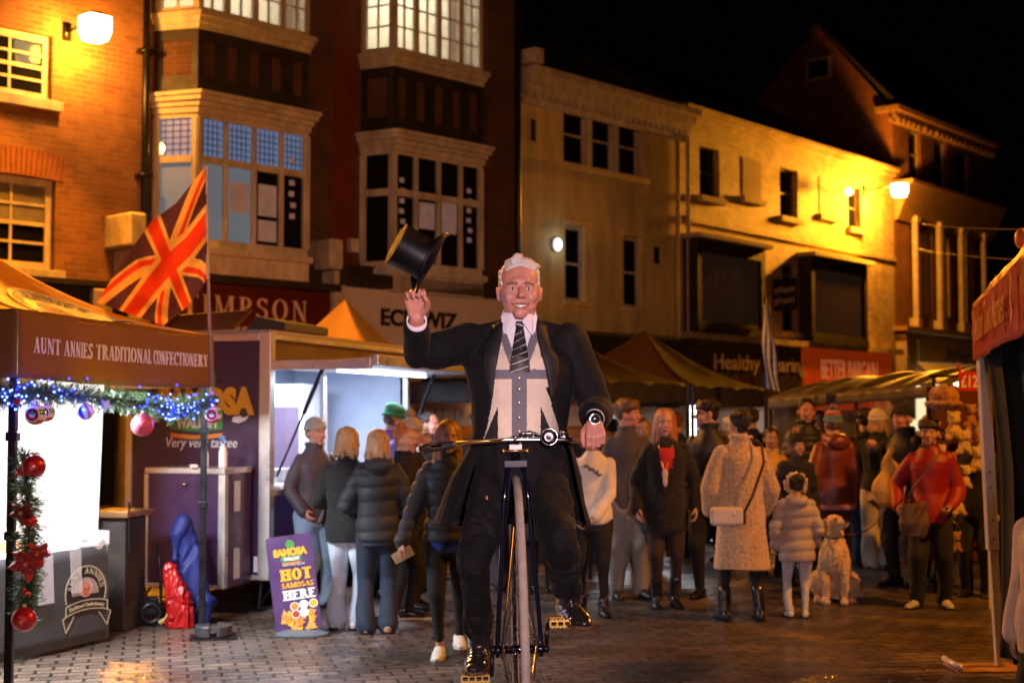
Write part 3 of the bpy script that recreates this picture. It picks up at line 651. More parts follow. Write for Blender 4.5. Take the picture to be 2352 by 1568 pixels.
for q, off in ((Nn, (0,0)), (Ff, (0,0)), (Lf, (0,0)), (Ff+Lf, (0,0)), (Nn+Vector((-.13,.02,0)), (.03,0))):
    q = q.lerp(Vector((cen.x, cen.y, 0)), .03 if abs(q.x+.09) > .001 else .0); mb = MB(); x, y = q.x, q.y; mb.hexa([(x-.022+off[0],y-.022,0),(x+.022+off[0],y-.022,0),(x+.022+off[0],y+.022,0),(x-.022+off[0],y+.022,0),(x-.022,y-.022,2.22),(x+.022,y-.022,2.22),(x+.022,y+.022,2.22),(x-.022,y+.022,2.22)])
    for zz in (.95, 1.5): mb.box(x-.032, x+.032, y-.032, y+.032, zz, zz+.05)
    bevel(mb.build('leg', BLACKM, st), .004)
mb = MB()
for a, b in ((Nn, Ff), (Ff, Ff+Lf), (Nn, Lf)):
    for s0, s1 in ((0,.5),(.5,1)):
        p, q = a.lerp(b, s0).lerp(cen, .04), a.lerp(b, s1).lerp(cen, .04); mb.tube([p+Vector((0,0,2.16)), q+Vector((0,0,1.96))], .01, 6); mb.tube([p+Vector((0,0,1.96)), q+Vector((0,0,2.16))], .01, 6)
mb.build('scissor_frame', ALU, st)
WCL = mat('white_cloth', (.8,.78,.72), .8, var=.05, transl=.1)
Sd = Strip((Ff+Lf*.31).xy, (Ff+Lf).xy, .25, 2.2, .03, 4); solid(MB().grid(lambda u, v_: Sd(u, v_)+Vector((-.06*(1-v_)*(1-u), 0, 0)), 60, 8).build('side_curtain', WCL, st, smooth=True), .004)
Sd2 = Strip((Ff+Lf).xy, Lf.xy, .1, 2.2, .03, 4); solid(MB().grid(lambda u, v_: Sd2(u, v_), 60, 8).build('back_curtain', WCL, st, smooth=True), .004)
# logo on the canopy
def cano(u, v, d):      # u along eave 0..1, v up slope 0..1
    p = Nn.lerp(Ff, u).lerp(pk, v); zz = 2.23+(pk.z-2.23)*v-.17*math.sin(PI*v)*(1-.15*math.cos(2*PI*u))-.03*math.sin(PI*u)*(1-v)
    return Vector((p.x, p.y, zz))+Vector((.35,-.05,.9))*(d+.006)
def ell_poly(cx, cy, rx, ry, a0=0, a1=360, n=36): return [(cx+rx*math.cos(R(a0+(a1-a0)*i/n)), cy+ry*math.sin(R(a0+(a1-a0)*i/n))) for i in range(n+1)]
def ring_geo(cx, cy, rx, ry, t, a0=0, a1=360, n=40):
    V = []; Fc = []
    for i in range(n):
        a, b = R(a0+(a1-a0)*i/n), R(a0+(a1-a0)*(i+1)/n); k = len(V)
        V += [(cx+rx*math.cos(a), cy+ry*math.sin(a)), (cx+rx*math.cos(b), cy+ry*math.sin(b)), (cx+(rx-t)*math.cos(b), cy+(ry-t)*math.sin(b)), (cx+(rx-t)*math.cos(a), cy+(ry-t)*math.sin(a))]
        Fc.append((k, k+1, k+2, k+3))
    return V, Fc
def fill_geo(cx, cy, rx, ry, a0=0, a1=360, k=6, n=32):
    V = []; Fc = []
    for j in range(k):
        v, f = ring_geo(cx, cy, rx*(j+1)/k, ry*(j+1)/k, rx/k, a0, a1, n)
        if rx != ry: v = [(x, y) for x, y in v]
        m = len(V); V += v; Fc += [tuple(i+m for i in q) for q in f]
    return V, Fc
def poly_geo(pts): return list(pts), [tuple(range(len(pts)))]
def line_geo(pts, t):
    V = []; Fc = []
    for i in range(len(pts)-1):
        (x0, y0), (x1, y1) = pts[i], pts[i+1]; L = math.hypot(x1-x0, y1-y0) or 1; nx, ny = -(y1-y0)/L*t/2, (x1-x0)/L*t/2; ex, ey = (x1-x0)/L*t*.3, (y1-y0)/L*t*.3; k = len(V)
        V += [(x0+nx-ex, y0+ny-ey), (x0-nx-ex, y0-ny-ey), (x1-nx+ex, y1-ny+ey), (x1+nx+ex, y1+ny+ey)]; Fc.append((k, k+1, k+2, k+3))
    return V, Fc
def put(geo, fn, d0, name, m, parent, fine=False):      # untouched scale; geometry laid on fn at height d0
    vs, fs = geo; mb = MB()
    for f in fs:
        k = len(mb.v); L = len(f); mb.v += [tuple(fn(*vs[j], d0)) for j in f]+[tuple(fn(*vs[j], d0-.002)) for j in f]
        mb.f.append(tuple(range(k, k+L))); mb.m.append(0)
        for j in range(L): mb.f.append((k+j, k+L+j, k+L+(j+1) % L, k+(j+1) % L)); mb.m.append(0)
    return mb.build(name, m, parent)
def arc_text(body, cx, cy, r, h, a0, a1, gap=.1):       # letters on an arc from angle a0 to a1 (degrees, clockwise)
    vs, fs = serifgeo(body, gap=gap); w = max(a for a, b in vs)
    out = []
    for (x, y) in vs:
        a = R(a0+(a1-a0)*x/w); rr = r+h*y; out.append((cx+rr*math.cos(a), cy+rr*math.sin(a)))
    return out, fs
def logo(fn, parent, line, fill, inner, txt, sc_=1.0):
    put(fill_geo(0, .1, .97, .97), fn, .001, 'emblem_disc', fill, parent)
    put(ring_geo(0, .1, 1, 1, .05, -20, 200), fn, .004, 'emblem_ring', line, parent)
    put(fill_geo(0, .02, .64, .64, 0, 180), fn, .004, 'emblem_field', inner, parent)
    put(arc_text('AUNT ANNIES', 0, .1, .7, .2, 172, 8), fn, .007, 'lettering', txt, parent)
    face = MB()
    put(poly_geo(ell_poly(0, .27, .3, .34)), fn, .006, 'portrait_hair', mat('portrait_grey', (.5,.42,.4), .8, var=.4), parent)
    put(poly_geo(ell_poly(.02, .2, .19, .27)), fn, .009, 'portrait_face', mat('portrait_pink', (.55,.2,.13), .8, var=.3, vs=30), parent)
    for sx in (-.07, .1): put(poly_geo(ell_poly(sx, .24, .035, .025)), fn, .011, 'portrait_eye', mat('portrait_dark', (.05,.02,.02), .8), parent)
    bn = [(-1.0+2.0*i/20, -.32-.16*(1-(-1+2*i/20)**2)*-1*.9-.0) for i in range(21)]
    lo = [(x, y-.34) for x, y in bn]
    put((bn+lo, [(i, i+21, i+22, i+1) for i in range(20)]), fn, .012, 'banner', fill, parent)
    for ln in (bn, lo, [bn[0], lo[0]], [bn[-1], lo[-1]], [lo[0], (-1.15,-.75), (-1.0,-1.25), (-.6,-.7)], [lo[-1], (1.15,-.75), (1.0,-1.25), (.6,-.7)]): put(line_geo(ln, .04), fn, .0145, 'banner_edge', line, parent)
    vs, fs = textgeo('Traditional Confectionery', .03); w_ = max(a for a, b in vs)
    vs = [(-.86+1.72*x/w_, -.5+.16*(1-(-.86+1.72*x/w_)**2)+y*.2-.07) for x, y in vs]
    put((vs, fs), fn, .016, 'lettering', txt, parent)
canopy = [o for o in st.children if o.name.startswith('canopy')][0]
CRM = mat('cream_print', (.8,.7,.5), .6, var=.05); DRK = mat('dark_print', (.05,.03,.02), .6)
logo(lambda a, b, d: cano(.54+a*.30, .34+b*.25, d+.004), canopy, CRM, CRM, mat('peach_print', (.75,.5,.3), .6), DRK)
# table with black cloth
T0, T1 = Vector((-3.72,8.45,0)), Vector((-2.95,10.44,0)); td = (T1-T0).normalized(); tn = Vector((td.y,-td.x,0))
tb = empty('trestle_table', T0, 0, 'table under a black cloth printed with the AUNT ANNIES emblem', 'table')
ST = Strip((0,0), (T1-T0).xy, .03, .7, .006, 3)
BCL = mat('black_cloth', (.028,.028,.03), .8, var=.2, sheen=.2, bump=.2)
cl = solid(MB().grid(lambda u, v_: ST(u, v_, .02*(1-v_)), 60, 8).build('table_cloth', BCL, tb, smooth=True), .004)
p = [Vector((0,0,.7)), T1-T0+Vector((0,0,.7)), T1-T0-tn*.75+Vector((0,0,.7)), -tn*.75+Vector((0,0,.7))]
MB().slab(p, .03).build('table_top', mat('white_table', (.7,.7,.68), .5), tb)
for u in (.1, .93):
    for s_ in (.1, .6): q = (T1-T0)*u-tn*s_; MB().tube([q, q+Vector((0,0,.67))], .015).build('leg', BLACKM, tb)
q = T1-T0; MB().hexa([q+Vector((0,0,.03)), q+Vector((0.004,0,.03)), q-tn*.75+Vector((0.004,0,.03)), q-tn*.75+Vector((0,0,.03))]+[x+Vector((0,0,.67)) for x in (q, q+Vector((0.004,0,0)), q-tn*.75+Vector((0.004,0,0)), q-tn*.75)]).build('cloth_end', BCL, tb)
Lt = (T1-T0).length
GOLDL = mat('gold_line', (.5,.46,.3), .6, var=.1)
logo(lambda a, b, d: ST((Lt-.26+a*.235)/Lt, (.335+b*.19)/.67, d+.012), cl, GOLDL, mat('near_black_print', (.012,.014,.018), .6), mat('portrait_field', (.35,.28,.27), .7), GOLDL)
CLEAR = mat('clear_plastic', (.85,.88,.9), .12, var=0, alpha=.28, spec=.8)
def on_table(u, s_, z=.7): return T0+td*(u*Lt)-tn*s_+Vector((0,0,z))
for i, (u, s_, sz, m_, lb) in enumerate(((.93,.12,(.34,.24,.1),CLEAR,'low clear plastic tub at the far end of the black clothed table'), (.78,.12,(.22,.2,.13),CLEAR,'taller clear plastic box in the middle of the black clothed table'), (.66,.25,(.16,.12,.07),mat('card_brown', (.4,.22,.1), .7),'small brown card box on the black clothed table'), (.8,.4,(.5,.2,.16),WPR,'white tray heaped at the back of the black clothed table'))):
    c = on_table(u, s_); mb = MB(); a, b, h = sz; t = .004
    mb.box(-a/2,a/2,-b/2,b/2,0,t); mb.box(-a/2,a/2,-b/2,-b/2+t,t,h); mb.box(-a/2,a/2,b/2-t,b/2,t,h); mb.box(-a/2,-a/2+t,-b/2+t,b/2-t,t,h); mb.box(a/2-t,a/2,-b/2+t,b/2-t,t,h)
    o = mb.build('sweet_box', m_, loc=c, rz=math.atan2(td.y, td.x), label=lb, cat='box', group='boxes on the sweet table')
    fl = MB()
    for k in range(14): fl.ell(((random.random()-.5)*a*.8, (random.random()-.5)*b*.7, t+.012+random.random()*h*.5), (.03,.02,.012), 8, 6, Matrix.Rotation(random.random()*3, 3, 'Z'))
    fl.build('wrapped_sweet', mat('sweet_wrap', (.8,.75,.65), .3, var=.3), o, smooth=True)
for u, w_, h_ in ((.78,.12,.3),(.62,.16,.34)):
    o = MB().grid(lambda a, b: ST(u+a*w_/Lt, 1-b*h_/.67, .035+.02*b), 4, 4).build('price_card', CLEAR, loc=T0, label='clear plastic price card hanging on the black table cloth' if u > .7 else 'larger clear plastic sheet hanging nearest the garland', cat='price card'); solid(o, .002)
# wooden counter behind the table
c = P(272, 1300, 11.05); o = empty('wooden_counter', (c.x, c.y, 0), -.2, 'dark wooden counter with a polished top behind the sweet stall', 'counter')
bevel(MB().box(-.15,.13,-.15,.2,0,.86).build('body', TIMBER, o), .01); bevel(MB().box(-.2,.17,-.2,.25,.861,.91).build('top', mat('polished_wood', (.16,.08,.03), .25, var=.3), o), .01)
MB().tube([(.14,-.1,.93),(.16,-.16,.98),(.17,-.16,.6)], .008).build('rail', BLACKM, o)
# base weight of the far leg
c = P(490, 1452, 10.6); o = empty('leg_weight', (c.x, c.y, 0), .2, 'round black weight plate clamped on the foot of the stall leg', 'weight')
MB().box(-.17,.17,-.13,.13,.001,.014).build('foot_plate', BLACKM, o)
for s_ in (-1, 1): bevel(MB().prism([(s_*.012+s_*.125*math.cos(R(t)), .125*math.sin(R(t))) for t in range(-84, 85, 12)][::s_], .015, .1).build('half_weight', mat('grey_iron', (.07,.07,.075), .45, metal=.5), o), .012)
# ---------------------------------------------------------------- garlands and baubles
NEED = mat('fir_needle', (.035,.085,.03), .7, var=.4, vs=20); NEED2 = mat('light_fir_needle', (.12,.2,.05), .7, var=.4, vs=20)
def garland(name, pts, rad, n, label, base=Vector((0,0,0))):
    root = empty(name, pts[0], 0, label, 'garland'); o0 = Vector(pts[0]); mb = MB(); L = len(pts)-1
    wire = MB().tube([p-o0 for p in pts], .008, 6); wire.build('wire', BLACKM, root)
    for i in range(n):
        t = random.random()*L; k = int(t); f = t-k; c = pts[k].lerp(pts[k+1], f)-o0; ax = (pts[k+1]-pts[k]).normalized()
        tw = Vector((random.gauss(0,1), random.gauss(0,1), random.gauss(0,1)-.1)).normalized(); tw = (tw+ax*random.uniform(-.4,.6)).normalized(); ln = rad*random.uniform(.6, 1.15)
        mb.cur = 1 if random.random() < .22 else 0
        for j in range(13):     # needles along a twig
            b0 = c+tw*ln*(.15+.85*j/13); sd = Vector((random.gauss(0,1), random.gauss(0,1), random.gauss(0,1))); sd = (sd-tw*sd.dot(tw)).normalized()
            d = (tw*.8+sd).normalized()*.034*random.uniform(.7,1.2); wv = d.cross(tw).normalized()*.0024
            mb.add([b0-wv, b0+wv, b0+d], [(0,1,2)])
    mb.build('foliage', [NEED, NEED2], root); return root
gp = []
for px, py, u in ((-30,905,-.03),(40,905,.03),(100,900,.1),(180,908,.22),(260,915,.36),(330,925,.5),(390,938,.63),(440,935,.8),(487,915,1.0)):
    q = Nn.lerp(Ff, u)+O+Vector((.03,-.02,0)); gp.append(P(px, py, q.y))
garland('garland', gp, .10, 1500, 'long fir garland with blue lights along the edge of the sweet stall')
vp = [P(x, y, 7.66) for x, y in ((55,1040),(60,1120),(70,1200),(62,1270),(65,1330),(60,1400))]
garland('garland', vp, .10, 700, 'short fir garland hanging down the near leg of the sweet stall')
BL = lit('blue_led', (.0,.015,1), 14); BLW = lit('blue_led_core', (.05,.09,1), 26)
lr = empty('light_string', gp[0], 0, 'string of small blue lights wound through the long garland', 'fairy lights')
for i in range(150):
    u = random.random()**.9; cl_ = random.choice((.1,.14,.3,.62,.7,.78,.86,.95)) if i > 20 else random.random()
    t = min(max(cl_+random.gauss(0,.04), 0), .999)*(len(gp)-1); k = int(t); c = gp[k].lerp(gp[k+1], t-k)+Vector((random.gauss(.04,.02), -.07-random.random()*.03, random.gauss(0,.045)))-gp[0]
    MB().ell(c, .006, 6, 5).build('bulb', BLW if i % 2 else BL, lr)
REDG = mat('red_glitter', (.45,.015,.03), .3, metal=.3, var=.25, bump=.2, coat=.5); PINKG = mat('pink_glitter', (.62,.08,.14), .4, var=.2, bump=.8, bs=60); GOLD = mat('gold_glitter', (.75,.55,.25), .4, metal=.4)
STRIPE = [mat('white_gloss', (.8,.78,.75), .2, var=0), mat('red_gloss', (.55,.02,.02), .2, var=0, coat=.5), mat('green_gloss', (.03,.3,.08), .2, var=0, coat=.5), mat('blue_gloss', (.03,.05,.5), .2, var=0, coat=.5), mat('gold_gloss', (.7,.4,.1), .25, metal=.5, var=0)]
def bauble(px, py, Y, r, kind, label):
    c = P(px, py, Y); root = empty('bauble', c, 0, label, 'bauble', 'baubles on the garlands')
    if kind in ('plain', 'knobby'):
        mb = MB(); mb.ell((0,0,0), r, 40, 24)
        if kind == 'knobby': mb.v = [tuple(Vector(v)*(1+.035*math.sin(Vector(v).normalized().z*26)*math.sin(math.atan2(v[1], v[0])*13))) for v in mb.v]
        mb.build('ball', REDG if kind == 'plain' else PINKG, root, smooth=True)
        if kind == 'plain' and r > .04:
            sm = MB()
            for a in range(8):
                d1 = Vector((math.cos(a*PI/4), 0, math.sin(a*PI/4))); f = Vector((.1,-1,-.15)).normalized(); e0, e1 = (f+d1*.05).normalized(), (f+d1*(.45 if a % 2 == 0 else .3)).normalized(); sd = d1.cross(f)*.035
                sm.add([(e0-sd)*r*1.012, (e0+sd)*r*1.012, e1*r*1.012], [(0,1,2)])
            sm.build('star_pattern', GOLD, root)
    else:
        mb = MB(); nu, nv = 48, 24
        def fn(u, v): a = 2*PI*u; t = PI*v-PI/2; return (r*math.cos(t)*math.cos(a), r*math.cos(t)*math.sin(a), r*math.sin(t))
        def cm(u, v):
            if kind == 'swirl': return (0,1,0,3,0,4)[int((u*12+v*2.4) % 6)]
            return (1,1,0,2,0,1)[min(5, int(v*6))]
        mb.grid(fn, nu, nv, cm); mb.build('ball', STRIPE, root, smooth=True)
        if kind == 'candy':
            f = MB()
            for k in range(10):
                a, b = 2*PI*k/10, 2*PI*(k+1)/10; f.cur = 1 if k % 2 else 0
                f.add([(0,-r*.86,0), (r*.62*math.cos(a),-r*1.05,r*.62*math.sin(a)), (r*.62*math.cos(b),-r*1.05,r*.62*math.sin(b))], [(0,1,2)])
            f.build('candy_face', [STRIPE[1], mat('dark_red_gloss', (.25,.005,.01), .15, var=0)], root); MB().torus((0,-r*.93,0), r*.64, r*.07, Matrix.Rotation(PI/2, 3, 'X'), 24, 8).build('rim', STRIPE[0], root, smooth=True)
    MB().tube([(0,0,r*.95),(0,0,r*1.2)], r*.18, 10).build('cap', GOLD, root); MB().tube([(0,0,r*1.2),(0,0,r*1.2+.05)], .0015, 5).build('hook', CHROME, root)
bauble(82, 952, 7.9, .058, 'candy', 'candy striped bauble with a red fan face, largest on the long garland'); bauble(106, 948, 8.1, .05, 'candy', 'green and red bauble half hidden behind the largest candy bauble')
bauble(196, 945, 8.5, .05, 'swirl', 'white bauble with coloured swirls on the long garland'); bauble(327, 976, 9.2, .072, 'knobby', 'pink quilted bauble hanging below the long garland')
bauble(490, 952, 10.3, .062, 'candy', 'small candy bauble on the far leg of the sweet stall'); bauble(39, 922, 7.7, .02, 'plain', 'tiny red bauble near the left end of the long garland')
bauble(78, 1070, 7.6, .062, 'plain', 'large red bauble at the top of the hanging garland'); bauble(70, 1196, 7.6, .034, 'plain', 'small red bauble halfway down the hanging garland'); bauble(55, 1421, 7.6, .066, 'plain', 'red bauble with a gold star at the foot of the hanging garland')
c = P(242, 930, 8.7); o = MB(); o.prism([((.05 if k % 2 else .022)*math.cos(PI/2+k*PI/5), (.05 if k % 2 else .022)*math.sin(PI/2+k*PI/5)) for k in range(10)], -.01, .01)
o.build('star_ornament', mat('silver_glitter', (.5,.48,.45), .4, metal=.5, bump=.5), loc=c, rot=(PI/2, 0, .3), label='silver star ornament on the long garland', cat='ornament')
PET = mat('red_petal', (.38,.012,.02), .6, var=.35, vs=30, sheen=.5)
def poinsettia(px, py, s_, m_, label):
    c = P(px, py, 7.56); root = empty('poinsettia', c, 0, label, 'flower')
    for k in range(9):
        a = k*2.4; ln = s_*(1 if k < 5 else .65); tilt = .25+.4*(k >= 5); d1 = Vector((math.cos(a), -tilt, math.sin(a))).normalized(); sd = d1.cross(Vector((0,-1,0))).normalized()
        mb = MB(); mb.grid(lambda u, v: d1*ln*v+sd*(u-.5)*ln*.62*math.sin(PI*min(1, v*.9+.08))**.8+Vector((0,-.02*math.cos((u-.5)*5)+.01*v*v,0)), 6, 8); mb.build('petal', m_, root, smooth=True)
    mb = MB()
    for k in range(6): mb.ell((.008*math.cos(k), -.02, .008*math.sin(k)), .005, 6, 5)
    mb.build('flower_centre', GOLD, root)
poinsettia(62, 1295, .1, PET, 'big red poinsettia flower on the hanging garland'); poinsettia(88, 1270, .075, PET, 'second red poinsettia just above and right of the big one'); poinsettia(50, 1178, .07, mat('dull_red_petal', (.12,.015,.012), .6, var=.4), 'dull dark red poinsettia higher on the hanging garland')
for n_, (px, py) in enumerate(((46,1085),(64,1356))):
    root = empty('berry_sprig', P(px, py, 7.58), 0, 'cluster of shiny red berries %s' % ('beside the top red bauble' if n_ == 0 else 'below the big poinsettia'), 'berries')
    for k in range(5): MB().ell((random.uniform(-.03,.03), -.02, random.uniform(-.02,.02)), .011, 10, 8).build('berry', STRIPE[1], root, smooth=True)
# ---------------------------------------------------------------- flag on a pole
def union(u, v, A=1.9):         # 0 blue 1 white 2 red ; u hoist->fly, v bottom->top
    x = (u-.5)*A; y = v-.5
    if abs(x) < .1 or abs(y) < .1: return 2
    if abs(x) < .167 or abs(y) < .167: return 1
    L = math.hypot(A, 1); s1 = (x-y*A)/L; s2 = (x+y*A)/L
    for s_, q in ((s1, x > 0), (s2, x > 0)):
        if abs(s_) < .1:
            t = s_ if (s_ is s1) == q else s_
            sgn = (1 if x > 0 else -1)*(1 if y > 0 else -1)*(1 if s_ is s1 else 1)
            r_ = (s1*(-1 if x > 0 else 1)) if abs(s1) < .1 else (s2*(1 if x > 0 else -1))
            return 2 if 0 < r_ < .067 else 1
    return 0
FL = [mat('flag_blue', (.11,.045,.07), .8, var=.1, transl=.45), mat('flag_white', (.95,.62,.15), .7, var=.05, transl=.45), mat('flag_red', (.85,.07,.01), .7, var=.08, transl=.45)]
fr_ = empty('flag', (Ff.x+O.x+.01, Ff.y+O.y-.05, 1.75), 0, 'large red white and blue union flag flying from a pole on the sweet stall', 'flag')
fo = Vector(fr_.location)
MB().tube([P(486, 905, 10.6)-fo, P(478, 640, 10.6)-fo, P(473, 366, 10.6)-fo], [.014,.012,.009], 8).build('pole', mat('worn_pole', (.35,.3,.27), .5, metal=.3), fr_, smooth=True)
def flagpt(u, v):
    ht, hb, ft, fb = (474,380), (476,640), (222,694), (374,748)
    top = [ht, (405,466), (348,508), (300,575), ft]; bot = [hb, (462,664), (428,706), (400,728), fb]
    def ip(l, u): t = u*(len(l)-1); k = min(int(t), len(l)-2); f = t-k; return (l[k][0]*(1-f)+l[k+1][0]*f, l[k][1]*(1-f)+l[k+1][1]*f)
    a, b = ip(top, u), ip(bot, u); x = a[0]*v+b[0]*(1-v); y = a[1]*v+b[1]*(1-v)
    return P(x, y, 10.58+.07*math.sin(u*9+v*2.5)*u+.035*math.sin(u*21-v*7)*u+.02*math.sin(v*16+u*5))-fo
MB().grid(flagpt, 260, 140, union).build('flag_cloth', FL, fr_, smooth=True)
MB().tube([flagpt(0,0),flagpt(0,1)], .008, 8).build('sleeve', mat('cream_tape', (.7,.6,.5), .7), fr_)
# ---------------------------------------------------------------- samosa trailer
tr = empty('catering_trailer', (-2.05, 12.0, 0), R(-17.1), 'purple samosa catering trailer with its white serving hatch open', 'trailer')
TM = Matrix.Rotation(R(-17.1), 3, 'Z')
def tl(p): return TM.transposed() @ (Vector(p)-Vector((-2.05,12.0,0)))
X0 = -1.33
WALLP = mat('trailer_purple', (.05,.02,.07), .35, var=.1); INW = mat('trailer_inside', (.42,.48,.6), .35, var=.05)
mb = MB(); mb.box(X0, 0, 0, .05, .26, 2.3); mb.box(X0, X0+.04, .05, 3.2, .26, 2.3); mb.box(X0, 0, 3.15, 3.2, .26, 2.3); mb.box(-.04, 0, .05, 3.15, .26, .98); mb.build('body', WALLP, tr)
MB().box(X0-.02, .02, -.02, 3.22, 2.31, 2.36).build('roof', mat('trailer_roof', (.3,.25,.22), .6), tr)
MB().box(-.035, .0, .05, 3.15, 2.04, 2.28).build('head_panel', mat('brown_panel', (.1,.05,.03), .4), tr)
mb = MB(); mb.box(X0+.05, -.05, .06, .07, .5, 2.28); mb.box(X0+.05, X0+.06, .07, 3.14, .5, 2.28); mb.box(X0+.05, -.05, 3.12, 3.13, .5, 2.28); mb.box(X0+.05, -.05, .07, 3.12, 2.27, 2.28); mb.build('inner_lining', INW, tr)
MB().box(X0+.05, -.05, .07, 3.12, .46, .5).build('floor', DARK, tr)
for nm, b in (('corner_post', (-.075,.03,-.035,.06,.26,2.34)), ('corner_post', (X0-.03,X0+.03,-.03,.04,.26,2.34)), ('corner_post', (-.03,.03,3.14,3.22,.98,2.34)), ('window_post', (-.03,.012,1.08,1.14,.98,2.04)), ('top_rail', (X0+.03,-.075,-.032,.04,2.27,2.33)), ('top_rail', (.001,.03,.06,3.14,2.28,2.32)), ('lower_rail', (.001,.03,.06,3.14,.96,1.0)), ('bottom_rail', (X0+.03,-.075,-.02,.03,.26,.3))):
    bevel(MB().box(*b).build(nm, ALU, tr), .006)
bevel(MB().box(-.3, .09, .1, 3.1, .98+.03, 1.05).build('counter', ALU, tr), .01)
ht = MB(); ht.hexa([(.02,.02,2.03),(.95,.02,2.08),(.95,3.6,2.08),(.02,3.6,2.03),(.02,.02,2.07),(.95,.02,2.12),(.95,3.6,2.12),(.02,3.6,2.07)]); hat_ = bevel(ht.build('hatch', mat('hatch_white', (.75,.72,.72), .4, var=.05), tr), .006)
for b in ((.93,.99,.0,3.62,2.05,2.14), (.03,.93,-.02,.03,2.02,2.1)): bevel(MB().box(*b).build('edge_rail', ALU, hat_), .005)
MB().box(.4,.44,.5,2.6,2.015,2.035).build('light_strip', lit('strip_light', (.85,.92,1), 7), hat_)
for a, b in (((.3,.42,2.04),(.03,.1,1.12)), ((.45,2.8,2.05),(.03,3.1,1.3))):
    A_, B_ = Vector(a), Vector(b); MB().tube([A_, A_.lerp(B_,.42)], .02).tube([A_.lerp(B_,.42), B_], .011).build('gas_strut', mat('strut_black', (.03,.03,.045), .35, metal=.4), tr, smooth=True)
mb = MB().box(X0+.08,X0+.6,2.2,2.8,.5,1.95); fd = bevel(mb.build('fridge', WPR, tr), .01); MB().box(X0+.12,X0+.56,2.185,2.197,.7,1.72).build('fridge_door', mat('fridge_glass', (.12,.08,.12), .15, emit=(.5,.35,.6), es=.3), fd)
MB().box(X0+.08,X0+.6,2.184,2.199,1.76,1.9).build('fridge_header', lit('fridge_light', (.9,.95,1), 1.8), fd)
MB().box(X0+.07,X0+.075,1.2,1.5,1.35,1.75).build('notice', WPR, tr)
for i in range(4): bevel(MB().box(-.25+.02*i,-.12,.3+i*.25,.42+i*.25,1.05,1.17).build('pan', ALU, tr), .01)
mb = MB()
for y in (1.5,): 
    mb.tube([(-.9,y,.28),(-.2,y,.28)], .02)
MB().lathe([(.0,-.09),(.2,-.09),(.28,-.06),(.28,.06),(.2,.09),(0,.09)], 28, (-.02,2.0,.28), Matrix.Rotation(PI/2, 3, 'Y')).build('wheel', BLACKM, tr, smooth=True)
for x, y in ((-.1,.1),(X0+.1,.1),(-.1,3.1)):
    MB().tube([(x,y,.27),(x+.02,y-.1,.02)], .014).tube([(x+.1,y+.1,.27),(x+.02,y-.1,.02)], .01).box(x-.05,x+.08,y-.15,y-.05,0,.015).build('jack_leg', BLACKM, tr)
bx = empty('locker_part', (0,0,0)); bx.parent = tr; bx.name = 'front_locker'
# locker: body, lid, trims
lk = MB().box(-.86,-.14,-.5,-.036,.24,1.16).build('locker', WALLP, tr)
bpy.data.objects.remove(bx)
for b in ((-.87,-.13,-.51,-.04,1.161,1.21), (-.875,-.83,-.512,-.46,.24,1.16), (-.19,-.125,-.512,-.45,.24,1.16), (-.86,-.19,-.511,-.5,.24,.27)): bevel(MB().box(*b).build('locker_trim', ALU, lk), .008)
for z_ in (.3,.85): bevel(MB().box(-.139,-.13,-.34,-.24,z_,z_+.25).build('vent', ALU, lk), .004)
MB().ell((-.5,-.515,1.08), (.035,.02,.012)).build('lock', CHROME, lk, smooth=True)
tend = lambda a, b, d: Vector((a, -.002-d, b))
def tz(px, py): v = tl(P(px, py, 12.15)); return v.x, v.z
def tx(px, py):                # hit end wall plane local y=0
    r = TM.transposed() @ ray(px, py); c = tl(CAM); k = (0-c.y)/r.y; p = c+r*k; return p.x, p.z
def wbox(geo, p0, p1, hpx, m, name, par, fn=tend, th=.003, dd=0, hit=tx):
    a, z0 = hit(*p0); b, _ = hit(*p1); _, z1 = hit(p0[0], p0[1]-hpx)
    return letter(geo, lambda u, v, d: fn(u, v, d+dd), th, name, m, par, a, b, z0, z1)
body = [o for o in tr.children if o.name.startswith('body')][0]
vs, fs = textgeo('SAMOSA', .07); wbox((vs, fs), (362, 947), (585, 944), 58, YEL, 'lettering', body)
a, z0 = tx(392, 985); b, z1 = tx(512, 950)
put(([(a+(b-a)*i/10, z1-.02*math.sin(PI*i/10)) for i in range(11)]+[(a+(b-a)*i/10, z0-.02*math.sin(PI*i/10)) for i in range(11)], [(i, i+11, i+12, i+1) for i in range(10)]), tend, .003, 'green_banner', GRN, body)
wbox(textgeo('WALLAH', .05), (405, 981), (498, 981), 24, WPR, 'lettering', body, dd=.004)
put(([(a+(b-a)*i/10, z0-.03-.02*math.sin(PI*i/10)) for i in range(11)]+[(a+(b-a)*i/10, z0-.065-.02*math.sin(PI*i/10)) for i in range(11)], [(i, i+11, i+12, i+1) for i in range(10)]), tend, .003, 'orange_arc', ORG, body)
wbox(textgeo('Very very tastee', .0, .2), (382, 1026), (545, 1029), 22, WPR, 'lettering', body)
hx, hz = tx(548, 962); put(poly_geo([(hx-.06,hz-.02),(hx,hz-.035),(hx+.07,hz-.01),(hx+.1,hz+.03),(hx+.04,hz+.01),(hx+.02,hz+.03),(hx-.05,hz+.02)]), tend, .003, 'painted_hand', WPR, body)
hx, hz = tx(352, 962); put(poly_geo([(hx+.06,hz-.02),(hx,hz-.035),(hx-.07,hz-.01),(hx-.1,hz+.03),(hx-.04,hz+.01),(hx-.02,hz+.03),(hx+.05,hz+.02)]), tend, .003, 'painted_hand', WPR, body)
hx, hz = tx(474, 866); put(poly_geo([(hx+.09*math.cos(t)*(1-.25*math.sin(t)), hz+.13*math.sin(t)) for t in [i*PI/16 for i in range(32)]]), tend, .003, 'green_turban', GRN, body)
hx, hz = tx(601, 1305); MB().box(hx-.07, hx+.02, -.012, -.001, hz-.03, hz+.1).build('number_plate', WPR, tr)
